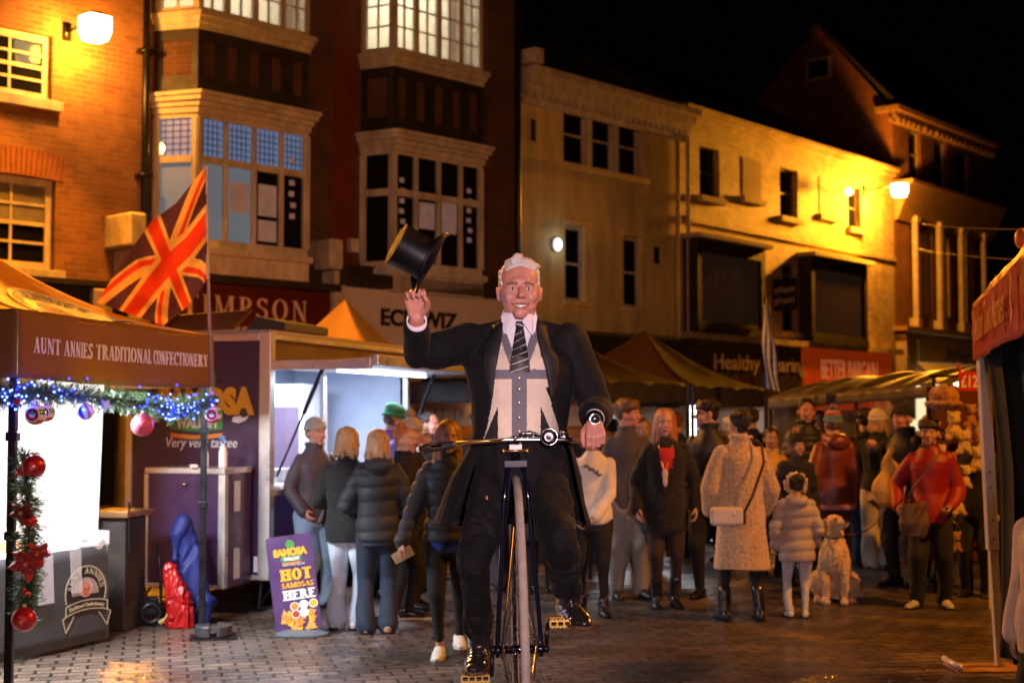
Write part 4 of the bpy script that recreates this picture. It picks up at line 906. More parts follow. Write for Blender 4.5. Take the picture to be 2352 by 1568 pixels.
mb = MB().box(X0+.3, X0+.95, .1, .5, 2.37, 2.44); rp = bevel(MB().hexa([(X0+.25,.0,2.37),(-.35,.0,2.37),(-.35,.05,2.37),(X0+.25,.05,2.37),(X0+.15,.1,2.5),(-.22,.1,2.54),(-.22,.14,2.54),(X0+.15,.14,2.5)]).build('roof_sign', mat('brown_board', (.12,.05,.02), .5, var=.2), tr), .004)
bevel(MB().hexa([(-.4,.3,2.37),(.0,.3,2.37),(.0,1.2,2.37),(-.4,1.2,2.37),(-.28,.3,2.5),(.0,.3,2.44),(.0,1.2,2.44),(-.28,1.2,2.5)]).build('folded_panel', mat('grey_board', (.06,.055,.05), .6), tr), .01)
# spray bottle and carton on the locker
def on_lock(px, Y=11.62): return P(px, 1073, Y)
for px, s_, lb in ((512, 1, 'white spray bottle with a blue trigger on the purple locker'), (471, .82, 'smaller white spray bottle behind the stall leg on the locker')):
    c = on_lock(px); c.z = 1.21; root = empty('spray_bottle', c, .2, lb, 'bottle')
    MB().lathe([(0,0),(.032*s_,.001),(.036*s_,.02),(.036*s_,.13*s_),(.028*s_,.165*s_),(.012*s_,.19*s_),(.012*s_,.2*s_),(0,.2*s_)], 20).build('body', WPR, root, smooth=True)
    MB().box(-.012*s_,.012*s_,-.02*s_,.02*s_,.2*s_,.235*s_).box(-.035*s_,.015*s_,-.01,.01,.235*s_,.262*s_).tube([(-.025*s_,0,.235*s_),(-.035*s_,0,.19*s_)], .004).build('trigger', mat('blue_trigger', (.03,.2,.55), .4), root)
c = on_lock(445); c.z = 1.21; bevel(MB().box(-.03,.03,-.03,.03,0,.03).build('sponge', WPR, loc=c, rz=.4, label='pale sponge lying on the purple locker', cat='sponge'), .008)
# blue cover and red bag leaning on the locker
def lump(name, mb, vox, m, sm=6, amp=0, fr=18, **kw):
    o = mb.build(name, m, **kw); md = o.modifiers.new('r', 'REMESH'); md.mode = 'VOXEL'; md.voxel_size = vox
    if sm: s2 = o.modifiers.new('s', 'SMOOTH'); s2.factor = .5; s2.iterations = sm
    me = bpy.data.meshes.new_from_object(o.evaluated_get(bpy.context.evaluated_depsgraph_get())); o.modifiers.clear(); old = o.data; o.data = me; bpy.data.meshes.remove(old)
    mm = m if isinstance(m, (list, tuple)) else [m]; me.materials.clear(); [me.materials.append(x) for x in mm]
    if amp: folds(me, amp, fr)
    me.polygons.foreach_set('use_smooth', [True]*len(me.polygons)); return o
def folds(me, amp, fr, seed=3, sx=(1,1,1)):
    n = len(me.vertices); co_ = np.empty(n*3); me.vertices.foreach_get('co', co_); co_ = co_.reshape(-1, 3); no = np.empty(n*3); me.vertices.foreach_get('normal', no); no = no.reshape(-1, 3)
    rs = np.random.RandomState(seed); d = np.zeros(n)
    w1 = co_*np.array(sx); warp = np.stack([np.sin(w1 @ rs.normal(size=3)*fr*.5+rs.rand()*6) for _ in range(3)], 1)*.06
    for k in range(7):
        f = fr*(.5+1.4*rs.rand()); dr = rs.normal(size=3); dr /= np.linalg.norm(dr); d += np.sin(((w1+warp) @ dr)*f+rs.rand()*6.28)*(fr/f)*.45
    co_ += no*(d*amp)[:, None]; me.vertices.foreach_set('co', co_.ravel()); me.update()
c = gx(440, 11.25); mb = MB().loft([(.03,0,.0,.16,.07),(.06,0,.2,.14,.07),(.03,.01,.45,.10,.055),(.0,.03,.65,.075,.045),(-.04,.04,.78,.07,.04),(-.05,.04,.84,.05,.03)], 20, 3); mb.chain([(-.04,.03,.8),(-.1,-.02,.7),(-.1,-.03,.52)], [.05,.045,.02])
lump('blue_cover', mb, .010, mat('blue_nylon', (.006,.015,.13), .6, var=.25, bump=.3, bs=40), 3, .020, 26, loc=c, label='deep blue nylon cover draped over poles against the purple locker', cat='cover')
c = gx(412, 11.1); mb = MB().loft([(.03,0,.0,.1,.08),(.03,0,.12,.105,.09),(.01,0,.26,.095,.075),(-.03,0,.38,.07,.055),(-.05,0,.46,.05,.035),(-.05,0,.5,.03,.02)], 20, 2.4)
lump('red_bag', mb, .009, mat('red_plastic', (.36,.008,.008), .25, var=.2, bump=.6, bs=26), 2, .008, 60, loc=c, label='shiny red plastic bag standing in front of the blue cover', cat='bag')
root = empty('folding_trolley', gx(385, 11.2), .3, 'folded black trolley with yellow tubing beside the red bag', 'trolley')
MB().tube([(-.02,0,.05),(-.03,.1,.45),(-.05,.12,.62)], .012).build('handle', BLACKM, root, smooth=True); MB().tube([(-.04,-.05,.03),(.02,-.06,.06),(.1,-.05,.25)], .022).build('tube', mat('yellow_tube', (.5,.36,.12), .4), root, smooth=True)
MB().torus((-.1,0,.1), .07, .02, Matrix.Rotation(PI/2, 3, 'X'), 20, 8).build('wheel', BLACKM, root, smooth=True)
c = gx(345, 11.4); root = empty('power_box', c, .3, 'black outdoor power box with tangled cables under the locker', 'power box')
bevel(MB().box(-.09,.09,-.06,.06,.05,.2).build('box', BLACKM, root), .015); MB().tube([(-.09,-.02,.1),(-.2,-.1,.05),(-.15,-.2,.015),(0,-.22,.012),(.12,-.15,.012),(.3,-.1,.012)], .008).tube([(-.05,0,.2),(-.1,0,.32),(-.03,.0,.34),(0,0,.2)], .007).build('cable', BLACKM, root, smooth=True)
# ---------------------------------------------------------------- pavement sign
bs_ = empty('pavement_sign', gx(693, 10.72), 0, 'purple pavement sign reading HOT SAMOSAS HERE', 'sign')
Mr = Matrix.Rotation(R(-8), 3, 'Y') @ Matrix.Rotation(R(-4), 3, 'X')
def sg(a, b, d): return Mr @ Vector((a*.345, -.012-d, .0+b*.72))+Vector((.0,0,.03))   # a -.5...5, b 0..1
poly = [(-.5,.0),(.5,.0),(.5,.93)]+[(.5-.08+.08*math.cos(t), .96+.035*math.sin(t)) for t in (0,.5,1,1.5)]+[(-.42-.08*math.sin(t), .96+.035*math.cos(t)) for t in (0,.5,1,1.5)]
mb = MB(); n = len(poly); mb.add([sg(a,b,0) for a,b in poly]+[sg(a,b,-.018) for a,b in poly], [tuple(range(n)), tuple(range(n,2*n))[::-1]]+[(i,i+n,(i+1)%n+n,(i+1)%n) for i in range(n)]); pn = mb.build('panel', PURPLE, bs_)
bevel(MB().loft([(0.02,0,.002,.2,.13),(0.02,0,.02,.2,.13),(0.02,0,.045,.12,.05)], 28, 2.6).build('base', mat('grey_rubber', (.1,.13,.15), .5), bs_), .004)
for txt, geo, a0, a1, b0, b1, m_ in (('s', textgeo('SAMOSA', .08), -.36, .38, .79, .865, YEL), ('w', textgeo('WALLAH', .05), -.15, .18, .735, .77, WPR), ('v', textgeo('Very very tastee', 0, .2), -.18, .3, .68, .705, WPR), ('h', serifgeo('HOT', .3, .16, .17, gap=.06), -.27, .42, .53, .65, YEL), ('s2', serifgeo('SAMOSAS', .26, .12, .12, gap=.04), -.26, .44, .455, .51, YEL), ('h2', serifgeo('HERE', .28, .16, .16, gap=.05), -.26, .45, .33, .43, WPR)):
    letter(geo, lambda u, v, d: sg(u, v, d+.003), .002, 'lettering', m_, pn, a0, a1, b0, b1)
put(poly_geo([(-.2,.725),(.22,.725),(.24,.78),(-.22,.78)]), sg, .002, 'green_banner', GRN, pn); put(poly_geo([(.02+.1*math.cos(t)*(1-.2*math.sin(t)), .905+.045*math.sin(t)) for t in [i*PI/10 for i in range(20)]]), sg, .002, 'green_turban', GRN, pn)
put(([(-.2,.715),(.22,.715),(.2,.7),(-.18,.7)], [(0,1,2,3)]), sg, .002, 'orange_arc', ORG, pn)
k = 0
for i in range(46):
    cx_, cy_ = random.uniform(-.3,.42), random.uniform(.02,.2); a = random.random()*6; s_ = random.uniform(.05,.1)
    put(poly_geo([(cx_+s_*math.cos(a+t), cy_+s_*.55*math.sin(a+t)) for t in (0,2.1,4.2)]), sg, .0025+i*.0001, 'painted_samosa', (YEL, ORG, mat('pastry_print', (.7,.35,.08), .6))[i % 3], pn)
for cx_, cy_, m_ in ((-.03,.26,ORG),(.17,.27,WPR),(-.02,.18,mat('red_sauce', (.4,.05,.02), .5)),(.16,.19,WPR),(.38,.27,YEL)):
    put(poly_geo(ell_poly(cx_, cy_, .1, .045, n=20)), sg, .0075, 'painted_bowl', WPR, pn); put(poly_geo(ell_poly(cx_, cy_, .08, .036, n=20)), sg, .008, 'painted_sauce', m_, pn)
# manhole cover
c = G(985, 1512); a = empty('manhole_cover', (c.x, c.y, 0), R(-12), 'rectangular cast iron drain cover set in the paving', 'drain cover')
IRON = mat('worn_iron', (.14,.12,.11), .35, metal=.7, var=.4, vs=15, bump=.4)
MB().box(-.33,.33,-.24,.24,.001,.006).build('frame', IRON, a); mb = MB()
for i in range(22):
    for j in range(14):
        x = -.3+.6*(i+.5)/22; y = -.21+.42*(j+.5)/14; s_ = .008
        if (i+j) % 2: mb.box(x-s_*1.3,x+s_*1.3,y-s_*.5,y+s_*.5,.006,.011)
        else: mb.box(x-s_*.5,x+s_*.5,y-s_*1.3,y+s_*1.3,.006,.011)
mb.build('tread_pattern', IRON, a)
# ================================================================ other tents and stalls
DGR = mat('black_canvas', (.03,.022,.018), .7, var=.15, bump=.2); DGO = mat('bronze_canvas', (.03,.013,.006), .85, spec=.1, var=.15)
def tent(near, dirv, w1, w2, ze, zp, drop, m_, label, leg=BLACKM, lname='market_tent', vm=None, sag=.1):
    d1 = Vector((math.sin(dirv), math.cos(dirv), 0)); d2 = Vector((-math.cos(dirv), math.sin(dirv), 0)); root = empty(lname, (near[0], near[1], 0), 0, label, 'market tent')
    cs = [Vector((0,0,0)), d1*w1, d1*w1+d2*w2, d2*w2]; cen = (cs[2])/2; pk = Vector((cen.x, cen.y, zp)); mb = MB(); tent_roof(mb, cs, pk, ze, sag, 18); solid(mb.build('canopy', m_, root, smooth=True), .005)
    for i in range(4):
        S = Strip(cs[i].xy, cs[(i+1) % 4].xy, ze-drop, ze, .012, 2.5, i, .015); solid(MB().grid(lambda u, v: S(u, v), 40, 5).build('valance', vm or m_, root, smooth=True), .004)
        q = cs[i]; bevel(MB().box(q.x-.022,q.x+.022,q.y-.022,q.y+.022,0,ze).build('leg', leg, root), .004)
    return root, cs
tA_ = tent((2.155,17.0), math.atan2(.45,.89), 3.0, 2.4, 1.99, 2.76, .24, DGO, 'dark tent with a pointed roof to the right of the rider', vm=DGR, sag=.14)
tent((.78,14.35), math.atan2(.45,.89), 2.9, 2.4, 2.0, 2.72, .22, DGO, 'dark tent standing directly behind the rider', vm=DGR, sag=.14)
for o_, cs_, nm_ in ((tA_[0], tA_[1], 0),):
    S = Strip(cs_[1].xy, cs_[2].xy, .3, 1.99, .03, 4); solid(MB().grid(lambda u, v: S(u, v), 60, 6).build('back_curtain', mat('white_cloth', (.8,.78,.72)), o_, smooth=True), .004)
q = P(1592, 1005, 17.6); o = empty('stall_lamp', (q.x, q.y, 0), 0, 'upright white tube lamp glowing under the dark tent', 'lamp'); MB().tube([(0,0,1.1),(0,0,1.85)], .035, 12).build('tube', lit('white_tube', (.9,.95,1), 9), o, smooth=True); MB().tube([(0,.05,0),(0,.05,1.9)], .02).box(-.12,.12,-.1,.15,0,.02).build('stand', BLACKM, o)
t0 = P(640, 900, 17.2); tent((-1.5,18.4), .3, 2.6, 2.6, 2.1, 3.26, .25, mat('tan_canvas', (.34,.17,.06), .65, var=.12), 'tan pointed tent behind the purple trailer', sag=.2)
# stall with warm interior behind the trailer
o = empty('food_stall', (-1.25, 16.0, 0), R(-10), 'orange lit food stall with a wooden name board behind the trailer', 'market stall')
MB().box(0,2.2,0,1.8,2.05,2.12).build('roof', DGO, o); MB().box(0,2.2,-.02,.0,1.78,2.05).build('valance', mat('maroon_cloth', (.09,.015,.015), .8), o)
bd = MB().box(0.02,2.15,.02,.05,1.52,1.775).build('name_board', mat('pale_board', (.5,.28,.12), .6, var=.15), o); letter(serifgeo('WILD ROSE P', gap=.15), lambda u, v, d: (u, .02-d, v), .004, 'lettering', mat('brown_letters', (.3,.14,.06), .6), bd, .15, 1.6, 1.58, 1.72)
MB().box(0.02,2.15,1.6,1.65,0,2.04).build('back_wall', mat('orange_wall', (.5,.2,.05), .7), o); bevel(MB().box(0.02,2.15,.1,.6,0,.95).build('counter', TIMBER, o), .01)
for x in (0,2.2): MB().box(x-.03,x+.03,-.01,.04,0,2.05).build('leg', ALU, o)
MB().ell((.85,-.05,1.7), .022, 10, 8).build('bulb', lit('warm_bulb', (1,.6,.2), 14), o)
# wind-down: long market stall with tarpaulin
TARP = mat('grey_tarp', (.15,.13,.10), .45, var=.25, bump=.5, bs=14, transl=.3); SHEET = mat('clear_sheet', (.55,.52,.45), .3, var=.2, alpha=.55, bump=.3, bs=8)
a = P(1765, 930, 17.6); b = P(2190, 930, 15.2); d = (b-a); d.z = 0; L = d.length; o = empty('long_stall', (a.x, a.y, 0), math.atan2(d.y, d.x), 'long open market stall with a sagging grey tarpaulin roof', 'market stall')
def tarp(u, v): return (u*L, v*1.9, 1.84+.1*math.sin(PI*v)+.13*u+.22*v-.03*math.sin(u*26)*math.sin(PI*v)+.012*math.sin(u*70+v*5))
solid(MB().grid(tarp, 70, 14).build('tarpaulin', TARP, o, smooth=True), .006)
solid(MB().grid(lambda u, v: (u*L, -.01+.02*math.sin(u*40), 1.84+.13*u-.13*v), 60, 3).build('roof_edge', TARP, o, smooth=True), .004)
for i in range(5): MB().tube([(L*i/4,.03,0),(L*i/4,.03,1.82+.13*i/4)], .02).build('pole', ALU if i > 2 else BLACKM, o, smooth=True)
MB().grid(lambda u, v: (u*L*.55, 1.8+.03*math.sin(u*50), .2+v*1.75), 60, 4).build('back_sheet', SHEET, o, smooth=True); MB().grid(lambda u, v: (L*(.56+.44*u), 1.8, .2+v*1.8), 4, 4).build('back_board', mat('orange_wall', (.5,.2,.05)), o)
MB().grid(lambda u, v: (.02*math.sin(u*30), u*1.8, .15+v*1.7), 30, 4).build('side_sheet', SHEET, o, smooth=True)
bevel(MB().box(.4,L-.2,.5,1.2,0,.85).build('counter', TIMBER, o), .01)
for i in range(16): bevel(MB().box(.6+i*(L-1)/16,.6+i*(L-1)/16+.16,.6,.8,.85,.95+.25*random.random()).build('goods', mat('goods%d' % (i % 3), ((.4,.1,.04),(.35,.3,.2),(.08,.1,.16))[i % 3], .6), o), .01)
# red stall at the right edge
REDC = mat('red_canvas', (.55,.045,.02), .35, var=.18, vs=9, bump=.5, bs=30, transl=.12, coat=.3)
rs_ = empty('market_stall', (3.06, 9.35, 0), 0, 'red canopied stall lettered Melton TownMarket at the right edge', 'market stall'); RO = Vector((3.06,9.35,0))
c0 = Vector((0,0,0))+Vector((-.03,-.03,0)); c1 = Vector((2.0,5.3,0))-RO; c2 = c1+Vector((2.9,-.75,0)); c3 = c0+Vector((2.9,-.75,0)); cen = (c0+c2)/2; pk = Vector((cen.x-.3, cen.y, 3.5))
mb = MB(); tent_roof(mb, [c0,c1,c2,c3], pk, 2.36, .15, 20); solid(mb.build('canopy', REDC, rs_, smooth=True), .005)
for k, (a, b) in enumerate(((c0,c1),(c3,c0))):
    S = Strip(b.xy if k == 0 else a.xy, a.xy if k == 0 else b.xy, 2.0, 2.37, .012, 2, k+1); S.n = -S.n if k == 0 else S.n
    v_ = solid(MB().grid(lambda u, v: S(u, v), 60, 8).build('valance', REDC, rs_, smooth=True), .004)
    if k == 0:
        SR = Strip(c0.xy, c1.xy, 2.0, 2.37, 0, 2); sgn = -1 if SR.n.x > 0 else 1
        letter(textgeo('Melton TownMarket', .006, .25), lambda u, v, d: SR(u, (v-2.0)/.37, sgn*(d+.02)), .003, 'lettering', mat('gold_script', (.8,.4,.12), .4), v_, .1, .62, 2.1, 2.29)
        for uu in (.06, .7):
            put(line_geo([(uu, 2.07), (uu+.012, 2.12), (uu-.008, 2.18), (uu+.014, 2.24), (uu, 2.3)], .012), lambda a_, b_, d: SR(a_, (b_-2.0)/.37, sgn*(d+.02)), .003, 'scroll_print', mat('gold_script'), v_)
WM = mat('white_metal', (.62,.58,.62), .4, metal=.2, var=.08)
pb, pt = P(2296, 1528, 9.33), P(2254, 822, 9.33); lg = MB(); pb = pb-RO; pt = pt-RO
def sq(a, b, r, mb): mb.hexa([a+Vector((x,y,0)) for x, y in ((-r,-r),(r,-r),(r,r),(-r,r))]+[b+Vector((x,y,0)) for x, y in ((-r,-r),(r,-r),(r,r),(-r,r))])
m_ = pb.lerp(pt, .4); sq(pb, m_, .025, lg); bevel(lg.build('leg', WM, rs_), .003); lg = MB(); sq(m_-Vector((0,0,.05)), pt+Vector((0,0,.3)), .034, lg); l2 = bevel(lg.build('leg_sleeve', WM, rs_), .003)
for t in (.02,.12,.3,.38): q = m_.lerp(pt, t); MB().ell(q+Vector((0,-.035,0)), (.007,.004,.007), 8, 6).build('rivet', BLACKM, l2)
bevel(MB().box(pb.x-.32,pb.x+.12,pb.y-.16,pb.y+.16,0,.012).build('foot_plate', mat('rusty_plate', (.3,.14,.07), .5, var=.4), rs_), .004); MB().tube([(pb.x-.3,pb.y-.16,.03),(pb.x-.33,pb.y+.1,.05)], .02).build('foot_pin', WM, rs_, smooth=True)
q = P(2270, 900, 12.2)-RO; MB().box(q.x-.02,q.x+.02,q.y-.02,q.y+.02,0,2.3).build('leg', WM, rs_)
GC = mat('dark_green_cloth', (.003,.008,.006), .8, var=.25, sheen=.0); ga = P(2292, 900, 9.0)-RO; gb = P(2560, 900, 7.8)-RO
def gcur(u, v): x = ga.lerp(gb, u); return (x.x+.05*math.sin(u*34)*.6+(.06*(1-u) if v > .55 else -.0)*(v-.55)*-3+.1*(1-u)*(1-v)**2*-1+.1*(1-v)*(1-u), x.y+.05*math.cos(u*30), .12+v*2.15)
solid(MB().grid(gcur, 80, 16).build('side_curtain', GC, rs_, smooth=True), .006)
MB().ell(Vector(P(2347, 548, 8)-RO), (.04,.04,.06)).tube([P(2347,548,8)-RO, P(2352,610,8)-RO], .012).build('finial', mat('orange_plastic', (.7,.25,.04), .4), rs_, smooth=True)
# price sign
o = empty('price_sign', P(2226, 875, 12.0), R(-8), 'small red price sign reading 12 pounds above the hats', 'sign'); s_ = MB().box(-.085,.085,0,.01,-.08,.08).build('board', mat('sign_bright_red', (.55,.02,.02), .5), o); letter(textgeo('£12', .02), lambda u, v, d: (u, -d, v), .003, 'lettering', WPR, s_, -.065, .07, -.05, .05); MB().tube([(-.07,.005,.08),(-.09,.0,.16)], .01).build('hanger', mat('sign_bright_red'), o)
# bobble hats and soft toys hanging on the rack
rk = empty('display_rack', gx(2205, 13.2), 0, 'dark display rack hung with hats and toys behind the white stall leg', 'rack')
for x in (-.25,.35): MB().tube([(x,0,0),(x,0,2.0)], .018).build('upright', BLACKM, rk, smooth=True)
for z in (2.0,1.5,1.0,.5): MB().tube([(-.3,-.02,z),(.4,-.02,z)], .012).build('rail', BLACKM, rk, smooth=True)
MB().box(-.3,.42,.05,.09,.3,1.9).build('back_panel', mat('maroon_cloth', (.09,.015,.015)), rk)
def furry(name, c, parts, label, cat, group):
    root = empty(name, c, random.uniform(-.4,.4), label, cat, group)
    for nm, prim, m_ in parts: lump(nm, prim, .012, m_, 2, .006, 60, parent=root)
FUR = [mat('fur_yellow', (.55,.38,.12), .9, var=.3, bump=1, bs=60, sheen=.6), mat('fur_brown', (.33,.15,.06), .9, var=.3, bump=1, bs=60, sheen=.6), mat('fur_cream', (.55,.42,.25), .9, var=.3, bump=1, bs=60, sheen=.6)]
furry('fur_hat', P(2167, 915, 12.9), [('crown', MB().ell((0,0,.02), (.13,.13,.11)), FUR[1]), ('brim', MB().ell((0,0,-.05), (.17,.16,.05)), FUR[1])], 'big brown fur hat at the top of the display', 'hat', 'hats and toys on the rack')
labs = ['yellow pompom toy just under the fur hat', 'cream bear toy at the right end of the top rail', 'brown toy bear on the second row beside the leg', 'small cream toy on the second row', 'yellow toy with a round head on the middle row', 'brown toy low on the rack beside the red coat', 'cream toy hanging lowest on the rack', 'yellow pompom pair left of the white leg', 'brown toy behind the white stall leg', 'cream toy near the thin rear pole', 'orange toy by the foot of the rack', 'round yellow toy between leg and curtain']
for i, (px, py, s_) in enumerate(((2190,972,1),(2228,950,.8),(2215,1010,.85),(2160,1040,.7),(2185,1060,.8),(2215,1090,.8),(2200,1150,.85),(2150,985,.6),(2245,1050,.9),(2262,1010,1),(2195,1240,.7),(2256,960,.8))):
    m_ = FUR[i % 3]; b_ = MB().ell((0,0,-.07*s_), (.065*s_,.05*s_,.075*s_)).ell((.05*s_,-.02,-.13*s_), .03*s_).ell((-.05*s_,-.02,-.13*s_), .03*s_); h_ = MB().ell((0,-.01,.04*s_), .058*s_).ell((.045*s_,0,.095*s_), .024*s_).ell((-.045*s_,0,.095*s_), .024*s_)
    furry('soft_toy', P(px, py, 12.8), [('body', b_, m_), ('head', h_, m_)], labs[i], 'toy', 'hats and toys on the rack')
# striped flag on the tent corner
fp = P(1758, 900, 17.0); fl = empty('flag', (fp.x, fp.y, 0), 0, 'blue and white striped flag hanging limp beside the dark tent', 'flag'); fo2 = Vector(fl.location)
MB().tube([(0,0,0),(0,0,3.05)], .012).build('pole', BLACKM, fl, smooth=True)
def gf(u, v):
    y = 695+195*(1-v)+10*u; x = 1752+(34*u)*(.45+.8*(1-v))+3*math.sin(v*9+u*4); return P(x, y, 16.85+.06*math.sin(u*9+v*2))-fo2
MB().grid(gf, 40, 60, lambda u, v: 1 if int(u*6+v*1.5) % 2 else 0).build('flag_cloth', [mat('flag_royal', (.02,.05,.4), .7, transl=.3), mat('flag_pale', (.75,.75,.8), .7, transl=.3)], fl, smooth=True)
# white bulkhead lamp on the cream building, small globe on the painted one
t, z = WC.hit(1286, 561, .12); o = empty('wall_light', WC.w(t, z, .0), WC.rz, 'small bright white oval light on the cream wall', 'wall light'); MB().ell((0,-.08,0), (.078,.06,.115)).build('lens', lit('cool_light', (.6,.8,1), 5), o, smooth=True); MB().lathe([(.13,0),(.13,.05),(.0,.05)], 20, (0,0,0), Matrix.Rotation(PI/2, 3, 'X')).build('base', WHITE, o)
wl = WC.w(t, z, .3)
t, z = WD.hit(1950, 440, .5); o = empty('wall_light', WD.w(t, z, 0), WD.rz, 'little glowing globe lamp beside the painted brick window', 'wall light'); MB().ell((0,-.5,0), .1).build('globe', lit('amber_globe', (1,.6,.15), 14), o, smooth=True); MB().tube([(0,0,0),(0,-.5,.12)], .02).build('arm', BLACKM, o)
for (a, b), lb in (((P(2120,514,30), P(2420,528,9)), 'upper thin cable crossing the street at the right'), ((P(2110,572,30), P(2420,602,9)), 'lower thin cable crossing the street at the right')):
    MB().tube([a.lerp(b, i/8)-a-Vector((0,0,.03*math.sin(PI*i/8))) for i in range(9)], .004, 5).build('cable', mat('cable_brown', (.1,.06,.05), .6), loc=a, label=lb, cat='cable')
# ================================================================ people
def skinmat(name, col): return mat(name, col, .5, var=.12, vs=25, sub=.15, bump=.15, bs=120)
SKIN = skinmat('skin_fair', (.5,.27,.18)); SKIN2 = skinmat('skin_ruddy', (.5,.215,.145)); LIP = mat('lips', (.34,.09,.07), .4, var=0); BROW = mat('brow_hair', (.09,.05,.03), .8, var=.2); EYEW = mat('eye_white', (.55,.5,.46), .25, var=0); IRIS = mat('iris', (.02,.015,.012), .1, var=0)
def hairmat(name, col): 
    m = mat(name, col, .5, var=0, spec=.4); nt = m.node_tree; N = nt.nodes; L = nt.links; b = N['Principled BSDF']
    if len(N) > 4: return m
    tc = [n for n in N if n.type == 'TEX_COORD'][0]; mp = N.new('ShaderNodeMapping'); mp.inputs['Scale'].default_value = (160,160,9); L.new(tc.outputs['Object'], mp.inputs[0]); nz = N.new('ShaderNodeTexNoise'); nz.inputs['Scale'].default_value = 1; nz.inputs['Detail'].default_value = 5; L.new(mp.outputs[0], nz.inputs['Vector'])
    mr = N.new('ShaderNodeMapRange'); mr.inputs['From Min'].default_value = .3; mr.inputs['From Max'].default_value = .7; mr.inputs['To Min'].default_value = .45 if col[0] < .5 else .8; mr.inputs['To Max'].default_value = 1.5 if col[0] < .5 else 1.12; L.new(nz.outputs['Fac'], mr.inputs['Value'])
    mx = N.new('ShaderNodeVectorMath'); mx.operation = 'SCALE'; mx.inputs[0].default_value = col; L.new(mr.outputs['Result'], mx.inputs['Scale']); L.new(mx.outputs['Vector'], b.inputs['Base Color'])
    bp = N.new('ShaderNodeBump'); bp.inputs['Strength'].default_value = .8; bp.inputs['Distance'].default_value = .006; L.new(nz.outputs['Fac'], bp.inputs['Height']); L.new(bp.outputs['Normal'], b.inputs['Normal']); return m
def ik(a, b, l1, l2, hint):
    d = b-a; L = min(d.length, (l1+l2)*.998); L = max(L, abs(l1-l2)+.01); dn = d.normalized(); x = (l1*l1-l2*l2+L*L)/(2*L); h = math.sqrt(max(0, l1*l1-x*x))
    hp = hint-dn*hint.dot(dn); hp = hp.normalized() if hp.length > 1e-5 else dn.orthogonal().normalized(); return a+dn*x+hp*h, a+dn*L
def hand(mb, w, d, n, s, k=1.0, curl=.35, curls=None, spread=.0, thumb=.35):
    """w wrist, d hand direction, n palm normal, s thumb side"""
    d, n, s = d.normalized(), n.normalized(), s.normalized()
    kn = []
    for i, off in enumerate((.030, .010, -.010, -.029)):
        b = w+s*off*.55*k+d*.02*k; q = w+(d*(.086-.004*abs(i-1))+s*off)*k; kn.append(q); mb.cap(b, .0155*k, q, .0115*k, 10)
    for i, q in enumerate(kn):
        ln = (.92, 1.0, .94, .74)[i]; c = (curls[i] if curls else curl+.07*i); p = q; a = c*.8; r = (.0098, .0100, .0095, .0085)[i]*k
        for j, sl in enumerate((.042, .026, .020)):
            a2 = a; dd = d*math.cos(a2)+n*math.sin(a2)+s*spread*(1.5-i)*.2; e = p+dd.normalized()*sl*ln*k; mb.cap(p, r, e, r*.9, 10); r *= .9; p = e; a += c*1.15
    t0 = w+(s*.022+d*.022+n*.006)*k; t1 = t0+(s*.72+d*.62+n*thumb).normalized()*.036*k; t2 = t1+(s*(.35-thumb*.5)+d*.85+n*thumb*1.3).normalized()*.03*k; t3 = t2+(s*(.1-thumb*.7)+d*.9+n*thumb*1.6).normalized()*.022*k
    mb.chain([t0,t1,t2,t3], [.016*k,.0125*k,.0108*k,.0085*k], 10)
def head_prims(mb, T, jaw=1.0, nose=1.0, old=0):
    """T maps head units (1 = chin to crown, origin at chin, face towards -y) to local metres"""
    sc3 = T.to_scale().x; Rm = T.to_3x3()
    def E(c, r, Q=None): mb.ell(T @ Vector(c), r, 24, 16, (Rm @ Q) if Q else Rm)
    def C(a, ra, b, rb): mb.cap(T @ Vector(a), ra*sc3, T @ Vector(b), rb*sc3, 14)
    E((0,.05,.64), (.325,.39,.355)); E((0,-.08,.42), (.275*jaw,.29,.34)); E((0,-.13,.22), (.225*jaw,.22,.17)); E((0,-.02,.34), (.27*jaw,.26,.2))
    E((0,-.3,.095), (.10*jaw,.085,.085)); C((-.15,-.06,.13), .12, (.15,-.06,.13), .12)
    C((0,-.365,.50), .034, (0,-.455*nose,.375), .048*nose); E((-.045,-.405,.36), (.038,.05,.034)); E((.045,-.405,.36), (.038,.05,.034))
    C((-.19,-.26,.545), .045, (-.07,-.33,.545), .05); C((.19,-.26,.545), .045, (.07,-.33,.545), .05); E((0,-.29,.6), (.16,.1,.1))
    E((-.175,-.245,.36), (.09,.09,.1)); E((.175,-.245,.36), (.09,.09,.1))
    for q_ in (-1,1): E((q_*.128,-.272,.532), (.072,.055,.03)); E((q_*.128,-.268,.452), (.066,.05,.024))
    E((0,-.355,.232), (.105,.045,.032)); E((0,-.345,.182), (.09,.045,.032))
    for s_ in (-1, 1):
        E((s_*.335,.03,.43), (.035,.075,.125)); E((s_*.36,.05,.48), (.022,.06,.075))
